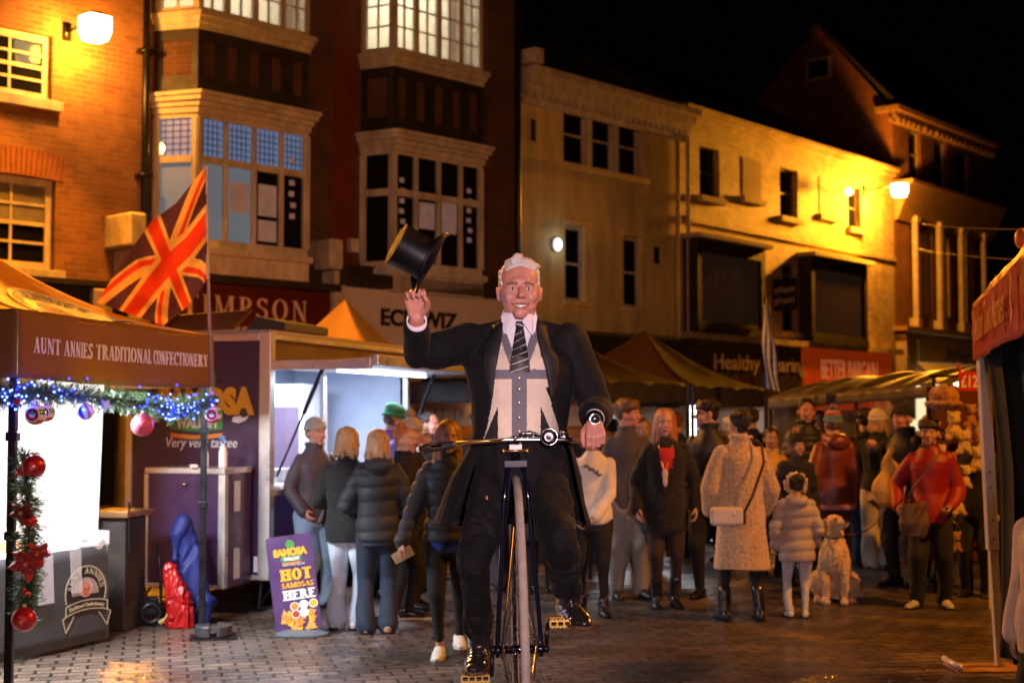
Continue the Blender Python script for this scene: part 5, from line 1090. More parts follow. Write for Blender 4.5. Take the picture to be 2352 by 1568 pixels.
def human(label, pos, H, face=0, skin=None, yaw=0, pitch=0, tilt=0, wr=None, feet=None, lean=(0,0), b=.94, cat='person', group=None, name='person', vox=.008, hips=.515, palms=None, curl=.45, jaw=1.0, eyes=True, knee=None, nose=1.0, girth=1.0, hintR=None, hintL=None, headback=0, smile=False, lipm=None, shw=.088, shz=.785, browm=None):
    """returns a namespace with joints; builds the continuous body and eyes"""
    class N: pass
    s = N(); root = empty(name, pos, R(face), label, cat, group); s.root = root; s.H = H; s.b = b; s.g = girth; skin = skin or SKIN; s.skin = skin
    lx, ly = lean[0]*H, lean[1]*H; s.lean = (lx, ly); s.hips = hips
    def cen(z): t = (z/H-hips)/(.82-hips); t = max(-.35, min(1.25, t)); return lx*t, ly*t
    s.cen = cen
    s.sh = {}; s.el = {}; s.wr = {}; s.hp = {}; s.kn = {}; s.an = {}; wr = wr or {}; feet = feet or {}
    for k, sg_ in (('R', -1), ('L', 1)):
        cx, cy = cen(.8*H); S_ = Vector((cx+sg_*shw*H*b, cy, shz*H)); s.sh[k] = S_
        W = Vector(wr.get(k, (sg_*.135*b, -.02, .48)))*H; hint = (hintR if k == 'R' else hintL) or (sg_*.55, .8, -.3)
        s.el[k], s.wr[k] = ik(S_, W, .172*H, .148*H, Vector(hint))
        Hp = Vector((sg_*.052*H*b, 0, (hips-.02)*H)); fx = feet.get(k, (sg_*.055, 0, 0)); A_ = Vector((fx[0]*H, fx[1]*H, (.048+(fx[2] if len(fx) > 2 else 0))*H)); s.hp[k] = Hp
        s.kn[k], s.an[k] = ik(Hp, A_, .235*H, .225*H, Vector((sg_*.12, -1, 0)) if not knee else Vector(knee[k]))
    s.footdir = {k: Vector((math.sin(R((feet.get(k) or (0,0,0,0))[3])) if len(feet.get(k) or ()) > 3 else (.12 if k == 'L' else -.12), -1, 0)).normalized() for k in 'RL'}
    # head transform
    hh = .143*H; cx, cy = cen(.85*H); base = Vector((cx, cy-.012*H+headback*H, .860*H))
    Q = Matrix.Rotation(R(yaw), 4, 'Z') @ Matrix.Rotation(R(pitch), 4, 'X') @ Matrix.Rotation(R(tilt), 4, 'Y')
    piv = Vector((0, .1, .15)); s.T = Matrix.Translation(base) @ Matrix.Scale(hh, 4) @ Matrix.Translation(piv) @ Q @ Matrix.Translation(-piv); s.hh = hh
    mb = MB(); head_prims(mb, s.T, jaw, nose)
    nb = Vector((cx, cy+.006*H, .815*H)); mb.cap(nb, .036*H*b, s.T @ Vector((0,.1,.22)), .031*H, 14)
    rings = [(z, rx*.86, ry*.86) for z, rx, ry in PROF if z > .44]
    mb.loft([(*cen(z*H), z*H, rx*H*b, ry*H*girth) for z, rx, ry in rings], 24)
    for k, sg_ in (('R', -1), ('L', 1)):
        mb.chain([s.sh[k], s.el[k], s.wr[k]], [.03*H*b, .022*H, .0155*H], 12)
        mb.chain([s.hp[k], s.kn[k], s.an[k]], [.042*H, .025*H, .017*H], 12)
        f = s.footdir[k]; mb.cap(s.an[k]-Vector((0,0,.012*H)), .015*H, s.an[k]+f*.05*H-Vector((0,0,.032*H)), .009*H, 10)
        d = (s.wr[k]-s.el[k]).normalized()
        if palms and k in palms and len(palms[k]) > 1:
            pm = palms[k]; d2, n, th = Vector(pm[0]), Vector(pm[1]), Vector(pm[2]); kw = pm[3] if len(pm) > 3 else {}
            hand(mb, s.wr[k], d2, n, th, H/1.75*1.02, **kw)
        else:
            fwd = Vector((0,-1,0)) if abs(d.y) < .85 else Vector((0,0,1)); th = (fwd-d*fwd.dot(d)).normalized(); n = th.cross(d) if k == 'R' else d.cross(th)
            hand(mb, s.wr[k], d, n, th, H/1.75*.98, curl)
    bo = lump('body', mb, vox, [skin, lipm or LIP, browm or BROW], 3, parent=root); s.body = bo
    me = bo.data; Ti = s.T.inverted(); n = len(me.polygons); c = np.empty(n*3); me.polygons.foreach_get('center', c); c = c.reshape(-1, 3); M = np.array(Ti); hc = c @ M[:3,:3].T+M[:3,3]
    mi = np.zeros(n, dtype=np.int32); x, y, z = hc[:,0], hc[:,1], hc[:,2]; s.hc = hc
    sm = .5 if smile else 0
    lp = (np.abs(x) < (.15 if smile else .115)) & (y < -.27) & (np.abs(z-(.205+sm*x*x*5.2)) < (.036 if smile else .042)*(1-(np.abs(x)/(.16 if smile else .13))**2)+.004); mi[lp] = 1
    br = (np.abs(np.abs(x)-.135) < .085) & (y < -.2) & (np.abs(z-(.572-.9*(np.abs(x)-.12)**2)) < .018); mi[br] = 2
    me.polygons.foreach_set('material_index', mi)
    if eyes:
        for sg_ in (-1, 1):
            e = MB(); ce = s.T @ Vector((sg_*.125,-.295,.49)); r = .055*hh; Rm = s.T.to_3x3().normalized()
            e.cur = 0; e.ell((0,0,0), (r*1.1,r*.85,r*.5), 14, 10, Rm); e.cur = 1; e.ell(Rm @ Vector((0,-r*.42,0)), (r*.46,r*.48,r*.42), 12, 8, Rm)
            e.v = [tuple(Vector(v)+ce) for v in e.v]; e.build('eye', [EYEW, IRIS], root, smooth=True)
    return s
PROF = [(.44,.090,.070),(.50,.097,.072),(.55,.092,.067),(.61,.078,.058),(.68,.084,.062),(.74,.095,.067),(.775,.096,.062),(.80,.084,.052),(.822,.062,.044),(.842,.043,.037),(.858,.036,.034)]
def pf(z):
    if z <= PROF[0][0]: return PROF[0][1:]
    for a, c in zip(PROF, PROF[1:]):
        if z <= c[0]: f = (z-a[0])/(c[0]-a[0]); return (a[1]+(c[1]-a[1])*f, a[2]+(c[2]-a[2])*f)
    return PROF[-1][1:]
def top(s, m, hem=.46, t=.016, flare=.0, name='jacket', hood=False, collar=.0, puff=0, vox=.010, fold=.006, fr=16, sl=1.0, straight=0, fuzz=0, shs=1.0, cuff=None, torso=True, sleeve_end=1.0, extra=()):
    t *= .8; flare *= .8; H = s.H; mb = MB(); zs = [hem]+[z for z in (.36,.4,.44,.5,.55,.61,.68,.74,.775,.80,.822,.842,.856) if z > hem+.015]
    rg = []
    for z in zs:
        rx, ry = pf(z); q = max(0, (.56-z)/.2); w = max(0, straight*(1-abs(z-.62)/.1)) if abs(z-.62) < .1 else 0
        rg.append((*s.cen(z*H), z*H, rx*H*s.b*shs+t*(1 if z<.79 else .55)+flare*q+w, ry*H*s.g+t*1.1+flare*q*.8+w))
    if collar: rg.append((*s.cen(.86*H), (.858+collar)*H, .04*H+t, .04*H+t))
    mb.loft(rg, 28)
    for a, ra, b_, rb in extra: mb.cap(a, ra, b_, rb, 14)
    for k in 'RL':
        if sleeve_end <= 0: continue
        e = s.el[k].lerp(s.wr[k], sleeve_end)
        mb.chain([s.sh[k], s.sh[k].lerp(s.el[k], .5), s.el[k], e], [.030*H*s.b+t*.8, .029*H+t*.85*sl, .025*H+t*.85*sl, .0205*H+t*.8*sl], 16)
    if hood:
        c = s.cen(.84*H); mb.ell((c[0], c[1]+.055*H+t, .825*H), (.072*H,.045*H,.045*H)); mb.torus((c[0], c[1]+.012*H, .845*H), .05*H, .022*H, Matrix.Rotation(R(-12), 3, 'X'), 24, 10)
    o = lump(name, mb, vox, m, 4, parent=s.root); me = o.data
    if puff:
        n = len(me.vertices); co_ = np.empty(n*3); me.vertices.foreach_get('co', co_); co_ = co_.reshape(-1,3); no = np.empty(n*3); me.vertices.foreach_get('normal', no); no = no.reshape(-1,3)
        co_ += no*(np.abs(np.sin(co_[:,2]*PI/puff+.25*np.sin(co_[:,0]*9)))**.6*.014-.007)[:,None]; me.vertices.foreach_set('co', co_.ravel())
    if fold: folds(me, fold, fr, int(H*1000) % 97, (1,1,.55))
    if fuzz: folds(me, fuzz, 120, 5)
    return o
def bottoms(s, m, style='straight', name='trousers', t=.012, vox=.010, fold=.005, waist=.58, hem=.045, wide=1.0):
    H = s.H; mb = MB(); mb.loft([(0,0,.43*H,.088*H*s.b+t,.07*H*s.g+t),(0,0,.5*H,.096*H*s.b+t,.073*H*s.g+t),(*s.cen(.55*H),.55*H,.09*H*s.b+t,.066*H*s.g+t),(*s.cen(waist*H),waist*H,.08*H*s.b+t,.06*H*s.g+t)], 24)
    R_ = dict(straight=(.056,.04,.034,.034), slim=(.053,.033,.026,.022), flare=(.053,.035,.034,.05), wide=(.06,.052,.05,.055), baggy=(.06,.05,.042,.036))[style]
    for k in 'RL':
        h, kn, an = s.hp[k]-Vector((0,0,.008*H)), s.kn[k], s.an[k]; dn = (an-kn).normalized(); e = kn+dn*max(.02, (kn.z-hem*H)/max(.3, -dn.z)); mid = kn.lerp(e, .5)
        mb.chain([h, kn, mid, e], [R_[0]*H+t, R_[1]*H*wide+t, R_[2]*H*wide+t, R_[3]*H*wide+t*.6], 16)
    return lump(name, mb, vox, m, 4, fold, 20, parent=s.root)
def shoes(s, m, style='shoe', sole=None):
    H = s.H; sole = sole or BLACKM
    for k in 'RL':
        a = s.an[k]; f = s.footdir[k]; z0 = a.z-.048*H; g = Vector((a.x, a.y, z0)); mb = MB(); w = .026*H
        for q in range(8):
            u = q/7; c = g+f*(-.035+.145*u)*H; hh_ = (.04,.045,.044,.04,.034,.028,.024,.018)[q]*H; ww = (.022,.025,.026,.026,.028,.029,.027,.02)[q]*H
            mb.ell(c+Vector((0,0,hh_*.55+.006)), (ww, .02*H, hh_*.62), 14, 8, Matrix.Rotation(math.atan2(f.y, f.x)+PI/2, 3, 'Z'))
        if style == 'boot': mb.cap(a, .03*H, a+(s.kn[k]-a)*.42, .032*H)
        elif style == 'high': mb.cap(a, .029*H, a+(s.kn[k]-a)*.12, .029*H)
        o = lump('shoe', mb, .008, m, 3, parent=s.root)
        so = MB(); pts = [(u, ww) for u, ww in ((-.055,.012),(-.04,.024),(0,.026),(.05,.028),(.09,.029),(.115,.02),(.124,.008))]; sd = Vector((-f.y, f.x, 0))
        pl = [g+f*u*H+sd*w_*H for u, w_ in pts]+[g+f*u*H-sd*w_*H for u, w_ in pts[::-1]]; n = len(pl); so.add([p+Vector((0,0,.002)) for p in pl]+[p+Vector((0,0,.014)) for p in pl], [tuple(range(n)), tuple(range(n,2*n))[::-1]]+[(i,i+n,(i+1)%n+n,(i+1)%n) for i in range(n)]); so.build('sole', sole, o)
def hair(s, m, style='short', L=.3, vol=1.0, name='hair', vox=.007, locks=0):
    T = s.T; sc3 = s.hh; Rm = T.to_3x3(); mb = MB()
    def E(c, r): mb.ell(T @ Vector(c), r, 24, 16, Rm)
    def C(a, ra, b, rb): mb.cap(T @ Vector(a), ra*sc3, T @ Vector(b), rb*sc3, 12)
    v = vol
    if style in ('short', 'quiff', 'grey'):
        E((0,.085,.70), (.35*v,.375*v,.35*v)); E((0,.24,.45), (.25,.2,.24))
        for s_ in (-1,1): C((s_*.29,-.02,.68), .075, (s_*.30,.0,.52), .045); C((s_*.28,.12,.6), .1, (s_*.25,.2,.38), .08)
    if style == 'quiff':
        for i in range(9): x = -.22+.055*i; C((x,-.18,.9), .09, (x+.03,-.26,.95+.02*math.sin(i*2)), .055)
        E((0,-.05,.93), (.27,.26,.14))
    if style == 'mop':
        E((0,.08,.7), (.37*v,.4*v,.36*v)); E((0,.22,.48), (.28,.22,.26))
        for i in range(14): a = -1.25+2.5*i/13; C((.3*math.sin(a),-.3*math.cos(a)+.04,.9), .1, (.37*math.sin(a),-.37*math.cos(a),.72+.03*math.sin(i*2.3)), .05)
    if style in ('long', 'longside'):
        E((0,.1,.69), (.365*v,.385*v,.35*v)); 
        n = 22
        for i in range(n):
            a = R(-68+(180+136)*i/(n-1)) if style == 'long' else R(-60+300*i/(n-1)); x, y = .33*math.cos(a), .1+.33*math.sin(a)
            if style == 'long' and y < -.2: continue
            top_ = (x*.9, y, .72); k = 1+.15*math.sin(i*1.7); z1 = .5; rr = .085*v; mid = (x*1.1, y*1.05+.02, .3)
            C(top_, rr, mid, rr*.95)
            p0 = T @ Vector(mid); lo = Vector((x*1.15*sc3, 0, 0)); c = s.T.translation; e = Vector((p0.x+(p0.x-c.x)*.15, p0.y+(p0.y-c.y)*.12+(-.0), p0.z-L*k*s.H)); midp = p0.lerp(e, .5)+Vector((math.sin(i*3)*.008, math.cos(i*2)*.008, 0))
            mb.chain([p0, midp, e], [rr*sc3*.95, rr*sc3*.85, rr*sc3*.35], 10)
    if style == 'bob':
        E((0,.1,.66), (.375*v,.4*v,.37*v)); E((0,.16,.4), (.34*v,.28,.27)); 
        for s_ in (-1,1): C((s_*.3,-.08,.75), .1, (s_*.34,-.08,.38), .075)
    if style == 'bun':
        E((0,.1,.68), (.35,.375,.345)); E((0,.28,.45), (.22,.16,.2))
        for i in range(9): a = i*.7; E((.09*math.cos(a),.2+.09*math.sin(a),1.04+.03*math.sin(i*2)), (.1,.1,.1))
        E((0,.2,1.04), (.15,.15,.15))
    if style == 'backbun':
        E((0,.1,.68), (.35,.375,.345)); E((0,.4,.62), (.22,.18,.2)); E((0,.26,.36), (.2,.15,.16))
        for i in range(8): a = i*.8; E((.14*math.cos(a),.47,.62+.13*math.sin(a)), (.09,.09,.09))
    if style == 'under': E((0,.2,.48), (.3,.25,.24)); [C((s_*.3,.02,.6), .06, (s_*.3,.1,.32), .05) for s_ in (-1,1)]
    if style in ('short','mop','bun','backbun','quiff','bob') and locks >= 0:
        rs = random.Random(int(s.H*977)); n = 46 if style != 'short' else 34
        for i in range(n):
            a = rs.uniform(0, 2*PI); e = rs.uniform(.1, 1.25); c = Vector((0,.1,.68)); r0 = Vector((.35*v,.385*v,.345*v)); dr = Vector((math.cos(e)*math.cos(a), math.cos(e)*math.sin(a), math.sin(e)))
            if dr.y < -.45 and dr.z < .62: continue
            p = c+Vector((dr.x*r0.x, dr.y*r0.y, dr.z*r0.z)); tg = Vector((dr.x*.4+rs.uniform(-.5,.5), dr.y*.4+rs.uniform(-.3,.6), -.6+rs.uniform(-.3,.5))).normalized(); k_ = 1.5 if style == 'mop' else 1
            C(p-dr*.02, .05*k_, p+tg*.1*k_+dr*.03, .022)
    o = lump(name, mb, vox, m, 1, parent=s.root); folds(o.data, .0035*s.hh/.23, 75, 9, (1,1,.25)); return o
KN = {}
def beanie(s, m, pom=None, cuffm=None, name='beanie', slouch=0, v=1.0):
    T = s.T; Rm = T.to_3x3(); mb = MB(); mb.ell(T @ Vector((0,.06,.74)), (.37*v,.42*v,.36*v), 24, 16, Rm)
    if slouch: mb.ell(T @ Vector((0,.2,.9)), (.3,.3,.22), 20, 14, Rm)
    o = lump(name, mb, .007, m, 1, parent=s.root)
    me = o.data; Ti = s.T.inverted(); bm = bmesh.new(); bm.from_mesh(me); M = Ti
    dead = [v_ for v_ in bm.verts if (M @ v_.co).z < .66-.12*((M @ v_.co).y)]; bmesh.ops.delete(bm, geom=dead, context='VERTS'); bm.to_mesh(me); bm.free()
    n = len(me.vertices); co_ = np.empty(n*3); me.vertices.foreach_get('co', co_); co_ = co_.reshape(-1,3); Mi = np.array(Ti); h = co_ @ Mi[:3,:3].T+Mi[:3,3]; an = np.arctan2(h[:,1]-.06, h[:,0]); no = np.empty(n*3); me.vertices.foreach_get('normal', no); no = no.reshape(-1,3)
    co_ += no*(np.sin(an*34)*.0022)[:,None]; me.vertices.foreach_set('co', co_.ravel()); me.update()
    c = MB(); 
    for i in range(40):
        a = 2*PI*i/40; c.ell(T @ Vector((.375*v*math.cos(a), .06+.425*v*math.sin(a), .68-.12*(.06+.425*math.sin(a)))), (.045,.045,.085), 8, 6, Rm)
    lump('cuff', c, .006, cuffm or m, 2, parent=o)
    if pom: q = MB(); q.ell(T @ Vector((0,.12,1.2)), (.17,.17,.16), 18, 12, Rm); lump('pompom', q, .007, pom, 1, .008, 90, parent=o)
    return o
def cloth(name, col, rough=.85, **k): k.setdefault('var', .18); k.setdefault('bump', .2); k.setdefault('bs', 200); k.setdefault('sheen', .05); return mat(name, col, rough, **k)
def gp_(px, py, dy=0): c = G(px, py); return Vector((c.x, c.y+dy, 0))
def strap(s, pts, w, m, name='strap'): return MB().tube(pts, w, 8).build(name, m, s.root, smooth=True)
JEAN_L = cloth('light_denim', (.5,.58,.66)); JEAN_D = cloth('dark_denim', (.012,.022,.042)); BLK = cloth('black_fabric', (.006,.006,.007)); BLK2 = cloth('charcoal_fabric', (.013,.013,.016)); KHK = cloth('stone_fabric', (.27,.23,.19))
H_BLOND = hairmat('blond_hair', (.38,.23,.10)); H_BROWN = hairmat('brown_hair', (.12,.055,.025)); H_GING = hairmat('ginger_hair', (.36,.13,.04)); H_DARK = hairmat('dark_hair', (.02,.012,.01)); H_GREY = hairmat('silver_hair', (.62,.6,.58))
SH_BLK = mat('black_leather', (.015,.013,.013), .28, var=.2, coat=.4); SH_WHT = mat('white_trainer', (.7,.7,.68), .5, var=.08)
# ---- front girl in white clogs
s = human('young woman walking in black puffer jacket, leggings and white clogs, phone in hand', gp_(1028, 1505), 1.60, 3, yaw=6, wr={'R': (-.20,-.05,.47), 'L': (.15,.0,.5)}, feet={'R': (-.035,-.05,0,-6), 'L': (.05,.14,.02,4)}, curl=.9)
hair(s, hairmat('long_brown_hair', (.26,.13,.06)), 'long', .17); top(s, cloth('black_puffer', (.016,.02,.024), .62, sheen=.1), .49, .03, puff=.085, name='puffer_jacket', collar=.02, fold=.004)
bottoms(s, BLK, 'slim', 'leggings', .004, hem=.085); top(s, cloth('royal_blue_top', (.01,.03,.3)), .44, .012, name='blue_top', sleeve_end=0, fold=.003); shoes(s, mat('white_clog', (.72,.68,.6), .5, var=.1), sole=mat('clog_sole', (.6,.57,.5), .6))
w_ = s.wr['R']; ph = bevel(MB().box(-.037,.037,-.005,.005,-.075,.075).build('phone', mat('gold_phone', (.55,.42,.25), .25, metal=.5), loc=Vector(s.root.location)+w_+Vector((.01,-.045,-.085)), rot=(R(20),R(60),R(10)), label='phone held low in the hand of the young woman in clogs', cat='phone'), .004); MB().box(-.03,-.002,.0055,.009,.03,.07).build('camera_bump', BLACKM, ph)
# ---- queue at the trailer
s = human('woman in black fur jacket and pale flared jeans with long blond hair', gp_(795, 1443), 1.545, 165, yaw=-28, wr={'R': (-.1,-.12,.6), 'L': (.1,-.12,.6)}, eyes=False)
hair(s, H_BLOND, 'long', .05); top(s, cloth('black_fur', (.006,.005,.005), .8, bump=1, bs=90, sheen=.1), .43, .04, .01, name='fur_jacket', fuzz=.0025, collar=.025, fold=.008); bottoms(s, JEAN_L, 'flare', 'jeans', .01); shoes(s, SH_WHT)
s = human('woman in hooded charcoal puffer and dark flared jeans seen from behind', gp_(866, 1453), 1.525, 188, yaw=-12, wr={'R': (-.1,-.14,.6), 'L': (.1,-.15,.62)}, eyes=False)
hair(s, H_BLOND, 'long', .045, 1.03); top(s, cloth('charcoal_puffer', (.013,.016,.021), .65, sheen=.1), .455, .035, name='hooded_puffer', hood=True, puff=.11, fold=.005); bottoms(s, JEAN_D, 'flare', 'jeans', .012, wide=1.05); shoes(s, cloth('tan_boot', (.3,.2,.13)))
s = human('smiling woman with a ginger bun and black trainers behind the queue', gp_(925, 1418), 1.545, 95, yaw=-25, wr={'R': (-.08,-.16,.62), 'L': (.1,-.18,.62)}, feet={'R': (-.05,-.03,0,0), 'L': (.05,.05,0,0)}, smile=True)
hair(s, H_GING, 'bun'); top(s, BLK, .45, .025, name='black_coat', collar=.02); bottoms(s, BLK, 'slim'); shoes(s, SH_BLK, sole=SH_WHT)
s = human('person in a cream bobble hat and dark padded coat at the hatch', gx(945, 12.2), 1.60, 80, yaw=-15, wr={'R': (-.06,-.16,.68), 'L': (.08,-.18,.68)})
hair(s, H_BLOND, 'under'); beanie(s, cloth('cream_knit', (.6,.53,.45), bump=.8), cloth('cream_pom', (.6,.53,.45), bump=1)); top(s, BLK2, .42, .035, name='padded_coat', puff=.1); bottoms(s, BLK, 'straight'); shoes(s, SH_BLK)
s = human('tall person in a green felt hat and violet coat leaning into the hatch', gx(880, 12.9), 1.72, 120, yaw=-10, pitch=15, lean=(0,-.04), wr={'R': (-.1,-.2,.62), 'L': (.1,-.2,.62)})
hair(s, H_BROWN, 'under'); beanie(s, cloth('green_felt', (.02,.16,.07)), name='felt_hat', slouch=1, v=1.06); top(s, cloth('violet_nylon', (.13,.09,.5), .6), .42, .03, name='violet_coat', collar=.02); bottoms(s, BLK2, 'straight'); shoes(s, SH_BLK)
s = human('man in grey beanie, brown jacket and blue jeans watching from the trailer side', gx(724, 12.25), 1.60, 35, yaw=10, skin=SKIN2, wr={'R': (-.1,-.07,.52), 'L': (.1,-.1,.52)}, feet={'R': (-.05,.0,0,-8), 'L': (.06,-.04,0,10)})
hair(s, H_BROWN, 'under'); beanie(s, cloth('grey_knit', (.42,.42,.4), bump=.8), v=1.02); top(s, cloth('brown_wax', (.05,.035,.045), .6), .44, .028, name='brown_jacket', collar=.02, fold=.01); bottoms(s, cloth('mid_denim', (.17,.24,.33)), 'baggy', 'jeans', fold=.01); shoes(s, SH_BLK, 'high')
MB().grid(lambda u, v: (.06+.09*u, -.112*1.6-.012*math.cos(u*3), .55+.5*v), 6, 10).build('apron', cloth('blue_apron', (.08,.1,.5)), s.root)
s = human('man with dark hair behind the queue, face lit orange', gx(985, 14.3), 1.66, 60, skin=SKIN2); hair(s, H_DARK, 'short'); top(s, BLK, .45, .025); bottoms(s, BLK, 'straight'); shoes(s, SH_BLK)
s = human('person in a brown knitted hat standing beside the warm food stall', gx(963, 13.4), 1.53, 100); hair(s, H_BROWN, 'under'); beanie(s, cloth('brown_knit', (.2,.12,.08), bump=.8)); top(s, BLK2, .45, .03); bottoms(s, BLK, 'straight'); shoes(s, SH_BLK)
# ---- behind the bicycle
s = human('person in dark clothes and brown boots walking away behind the bicycle', gp_(1150, 1352), 1.6, 200, wr={'R': (-.13,.05,.5)}, feet={'R': (-.05,-.1,0), 'L': (.05,.12,.03)}, eyes=False); hair(s, H_BROWN, 'short'); top(s, cloth('navy_coat', (.02,.025,.05)), .44, .03); bottoms(s, cloth('plum_trousers', (.06,.035,.05)), 'straight'); shoes(s, cloth('brown_boot', (.12,.06,.04)), 'high')
s = human('person in long black coat standing behind the rider', gp_(1245, 1362), 1.62, 185, eyes=False); hair(s, H_DARK, 'short'); top(s, BLK, .3, .03, .03, name='long_coat'); bottoms(s, BLK, 'straight'); shoes(s, SH_BLK)
# ---- right hand group
s = human('woman in cream jumper with a dark leaf print beside the rider', gp_(1362, 1408), 1.575, -8, yaw=-20, wr={'R': (-.08,-.06,.5), 'L': (.03,-.15,.52)}, feet={'R': (-.06,.02,0,0), 'L': (.06,-.06,0,12)}, hintL=(1,.2,-.4), b=1.02)
hair(s, hairmat('auburn_hair', (.28,.08,.035)), 'long', .03); top(s, cloth('cream_wool', (.75,.66,.54), bump=.8, bs=90), .47, .02, name='jumper', fold=.008, sl=1.3); bottoms(s, BLK, 'slim', t=.008, hem=.11); shoes(s, SH_BLK, 'high')
mb = MB()
for i in range(7): mb.ell((-.05+.02*i, -.135-.0*i, 1.22-.012*i+.01*(i % 2)), (.022,.03,.012), 10, 6, Matrix.Rotation(i, 3, 'Y'))
mb.build('leaf_print', cloth('grey_print', (.13,.13,.13)), s.root, smooth=True)
s = human('young man with tousled brown hair in grey fleece and stone trousers', gp_(1440, 1372), 1.77, 8, yaw=55, skin=SKIN2, wr={'R': (-.13,-.04,.48), 'L': (.13,-.02,.48)}, feet={'R': (-.05,0,0,-6), 'L': (.06,-.06,.01,14)})
hair(s, H_BROWN, 'mop', vol=1.05); top(s, cloth('grey_fleece', (.06,.055,.06)), .45, .022, name='fleece', collar=.01, fold=.008); bottoms(s, KHK, 'baggy', fold=.009); shoes(s, SH_BLK)
s = human('woman with long ginger hair, black fur coat and red scarf', gp_(1530, 1392), 1.69, 0, yaw=-4, wr={'R': (-.15,-.03,.5), 'L': (.15,-.03,.5)}, feet={'R': (-.05,-.02,0,-4), 'L': (.045,.02,0,4)}, lipm=mat('dark_lips', (.2,.03,.03), .4, var=0))
hair(s, H_GING, 'long', .14); o = top(s, cloth('black_shag', (.006,.005,.005), .8, bump=1, bs=80, sheen=.1), .38, .045, .02, name='fur_coat', fuzz=.004, fold=.01, straight=.01); bottoms(s, cloth('wine_black', (.03,.012,.014)), 'slim', t=.008); shoes(s, SH_BLK, 'boot')
MB().loft([(0,-.135,1.12,.03,.01),(0,-.143,1.2,.055,.014),(0,-.14,1.3,.065,.02),(0,-.12,1.36,.06,.03)], 16).build('red_top', cloth('red_knit', (.5,.02,.015)), s.root, smooth=True)
mb = MB(); [mb.torus((0,-.012-.004*i,1.385+.022*i), .072-.004*i, .021, Matrix.Rotation(R(12), 3, 'X'), 28, 10) for i in range(3)]; lump('scarf', mb, .008, cloth('dark_red_scarf', (.14,.015,.015), bump=.8), 2, .004, 30, parent=s.root)
MB().ell((-.02,-.165,1.14), (.026,.016,.045)).ell((-.02,-.168,1.08), (.02,.014,.05)).build('pendant_toy', cloth('pale_pink_toy', (.6,.45,.38)), s.root, smooth=True); MB().tube([(-.07,-.1,1.38),(-.045,-.155,1.22),(-.02,-.17,1.16),(.0,-.16,1.22),(.05,-.12,1.38)], .004).build('necklace', GOLD, s.root)
s = human('young man in glasses with cropped dark hair and black jacket looking left', gp_(1632, 1370), 1.77, -20, yaw=-62, wr={'R': (-.12,-.08,.5)}, feet={'R': (-.05,-.02,0), 'L': (.06,.05,0)})
hair(s, H_DARK, 'mop', vol=.98); top(s, cloth('black_bomber', (.01,.009,.012), .6), .45, .03, collar=.025, fold=.01); bottoms(s, BLK, 'slim', t=.014); shoes(s, SH_BLK)
g = MB(); Rm = s.T.to_3x3().normalized()
for sg_ in (-1,1): g.torus(s.T @ Vector((sg_*.14,-.37,.49)), .024, .0025, Rm @ Matrix.Rotation(PI/2, 3, 'X'), 20, 6); g.tube([s.T @ Vector((sg_*.24,-.36,.5)), s.T @ Vector((sg_*.35,0,.5))], .0022, 6)
g.build('glasses', BLACKM, s.root)
# woman in the teddy coat
s = human('woman in long tan teddy coat seen from behind with a cream shoulder bag', gp_(1705, 1425), 1.68, 184, wr={'R': (-.13,-.1,.52), 'L': (.13,-.1,.52)}, feet={'R': (-.085,0,0,-6), 'L': (.085,0,0,6)}, yaw=10, eyes=False)
hair(s, H_DARK, 'backbun'); top(s, mat('tan_teddy', (.58,.38,.2), .95, var=.3, vs=40, bump=1, bs=110, sheen=.7), .245, .045, .035, name='teddy_coat', fuzz=.0022, fold=.009, fr=12, straight=.02, collar=.02, sl=1.1)
bottoms(s, BLK, 'slim', t=.004); shoes(s, SH_BLK, 'boot'); TC = s
bag = empty('shoulder_bag', Vector(s.root.location)+Vector((-.155,-.25,.85)), .05, 'cream leather barrel bag hanging at the back of the tan coat', 'bag')
bb = bevel(MB().prism([(-.13,-.045),(.13,-.045),(.13,.045),(-.13,.045)], -.075, .07).build('body', mat('cream_leather', (.6,.5,.4), .4, var=.08), bag), .03, 4); MB().box(.131,.145,-.04,.04,-.06,.055).build('end_panel', mat('dark_brown_leather', (.06,.03,.02), .4), bag); MB().ell((.05,-.048,.02), (.01,.006,.014)).build('clasp', GOLD, bag)
MB().tube([(.135,-.02,.03),(.2,-.03,.16),(.3,.0,.42),(.3,.08,.56),(.2,.2,.62)], .011).build('strap', mat('dark_brown_leather', (.06,.03,.02)), bag, smooth=True)
# child in padded coat
s = human('little girl in pale padded coat with fur hood seen from behind', gp_(1832, 1418), 1.14, 175, yaw=15, wr={'R': (-.13,-.1,.52), 'L': (.15,-.03,.5)}, b=1.05, eyes=False, hips=.5, girth=1.1)
s.T = s.T @ Matrix.Scale(1.12, 4); hair(s, H_DARK, 'short', vol=1.03); top(s, cloth('pale_quilt', (.4,.33,.3), .6), .4, .035, .015, name='padded_coat', puff=.09, hood=True, fold=.004); bottoms(s, mat('spotted_leggings', (.5,.52,.6), .8, var=.3, vs=50), 'slim', 'leggings', t=.006); shoes(s, SH_WHT)
mb = MB(); [mb.ell(s.T @ Vector((.40*math.cos(R(a)), .08, .52+.42*math.sin(R(a)))), .026, 8, 6) for a in range(-30, 211, 8)]; lump('fur_trim', mb, .008, FUR[2], 1, .008, 80, parent=s.root)
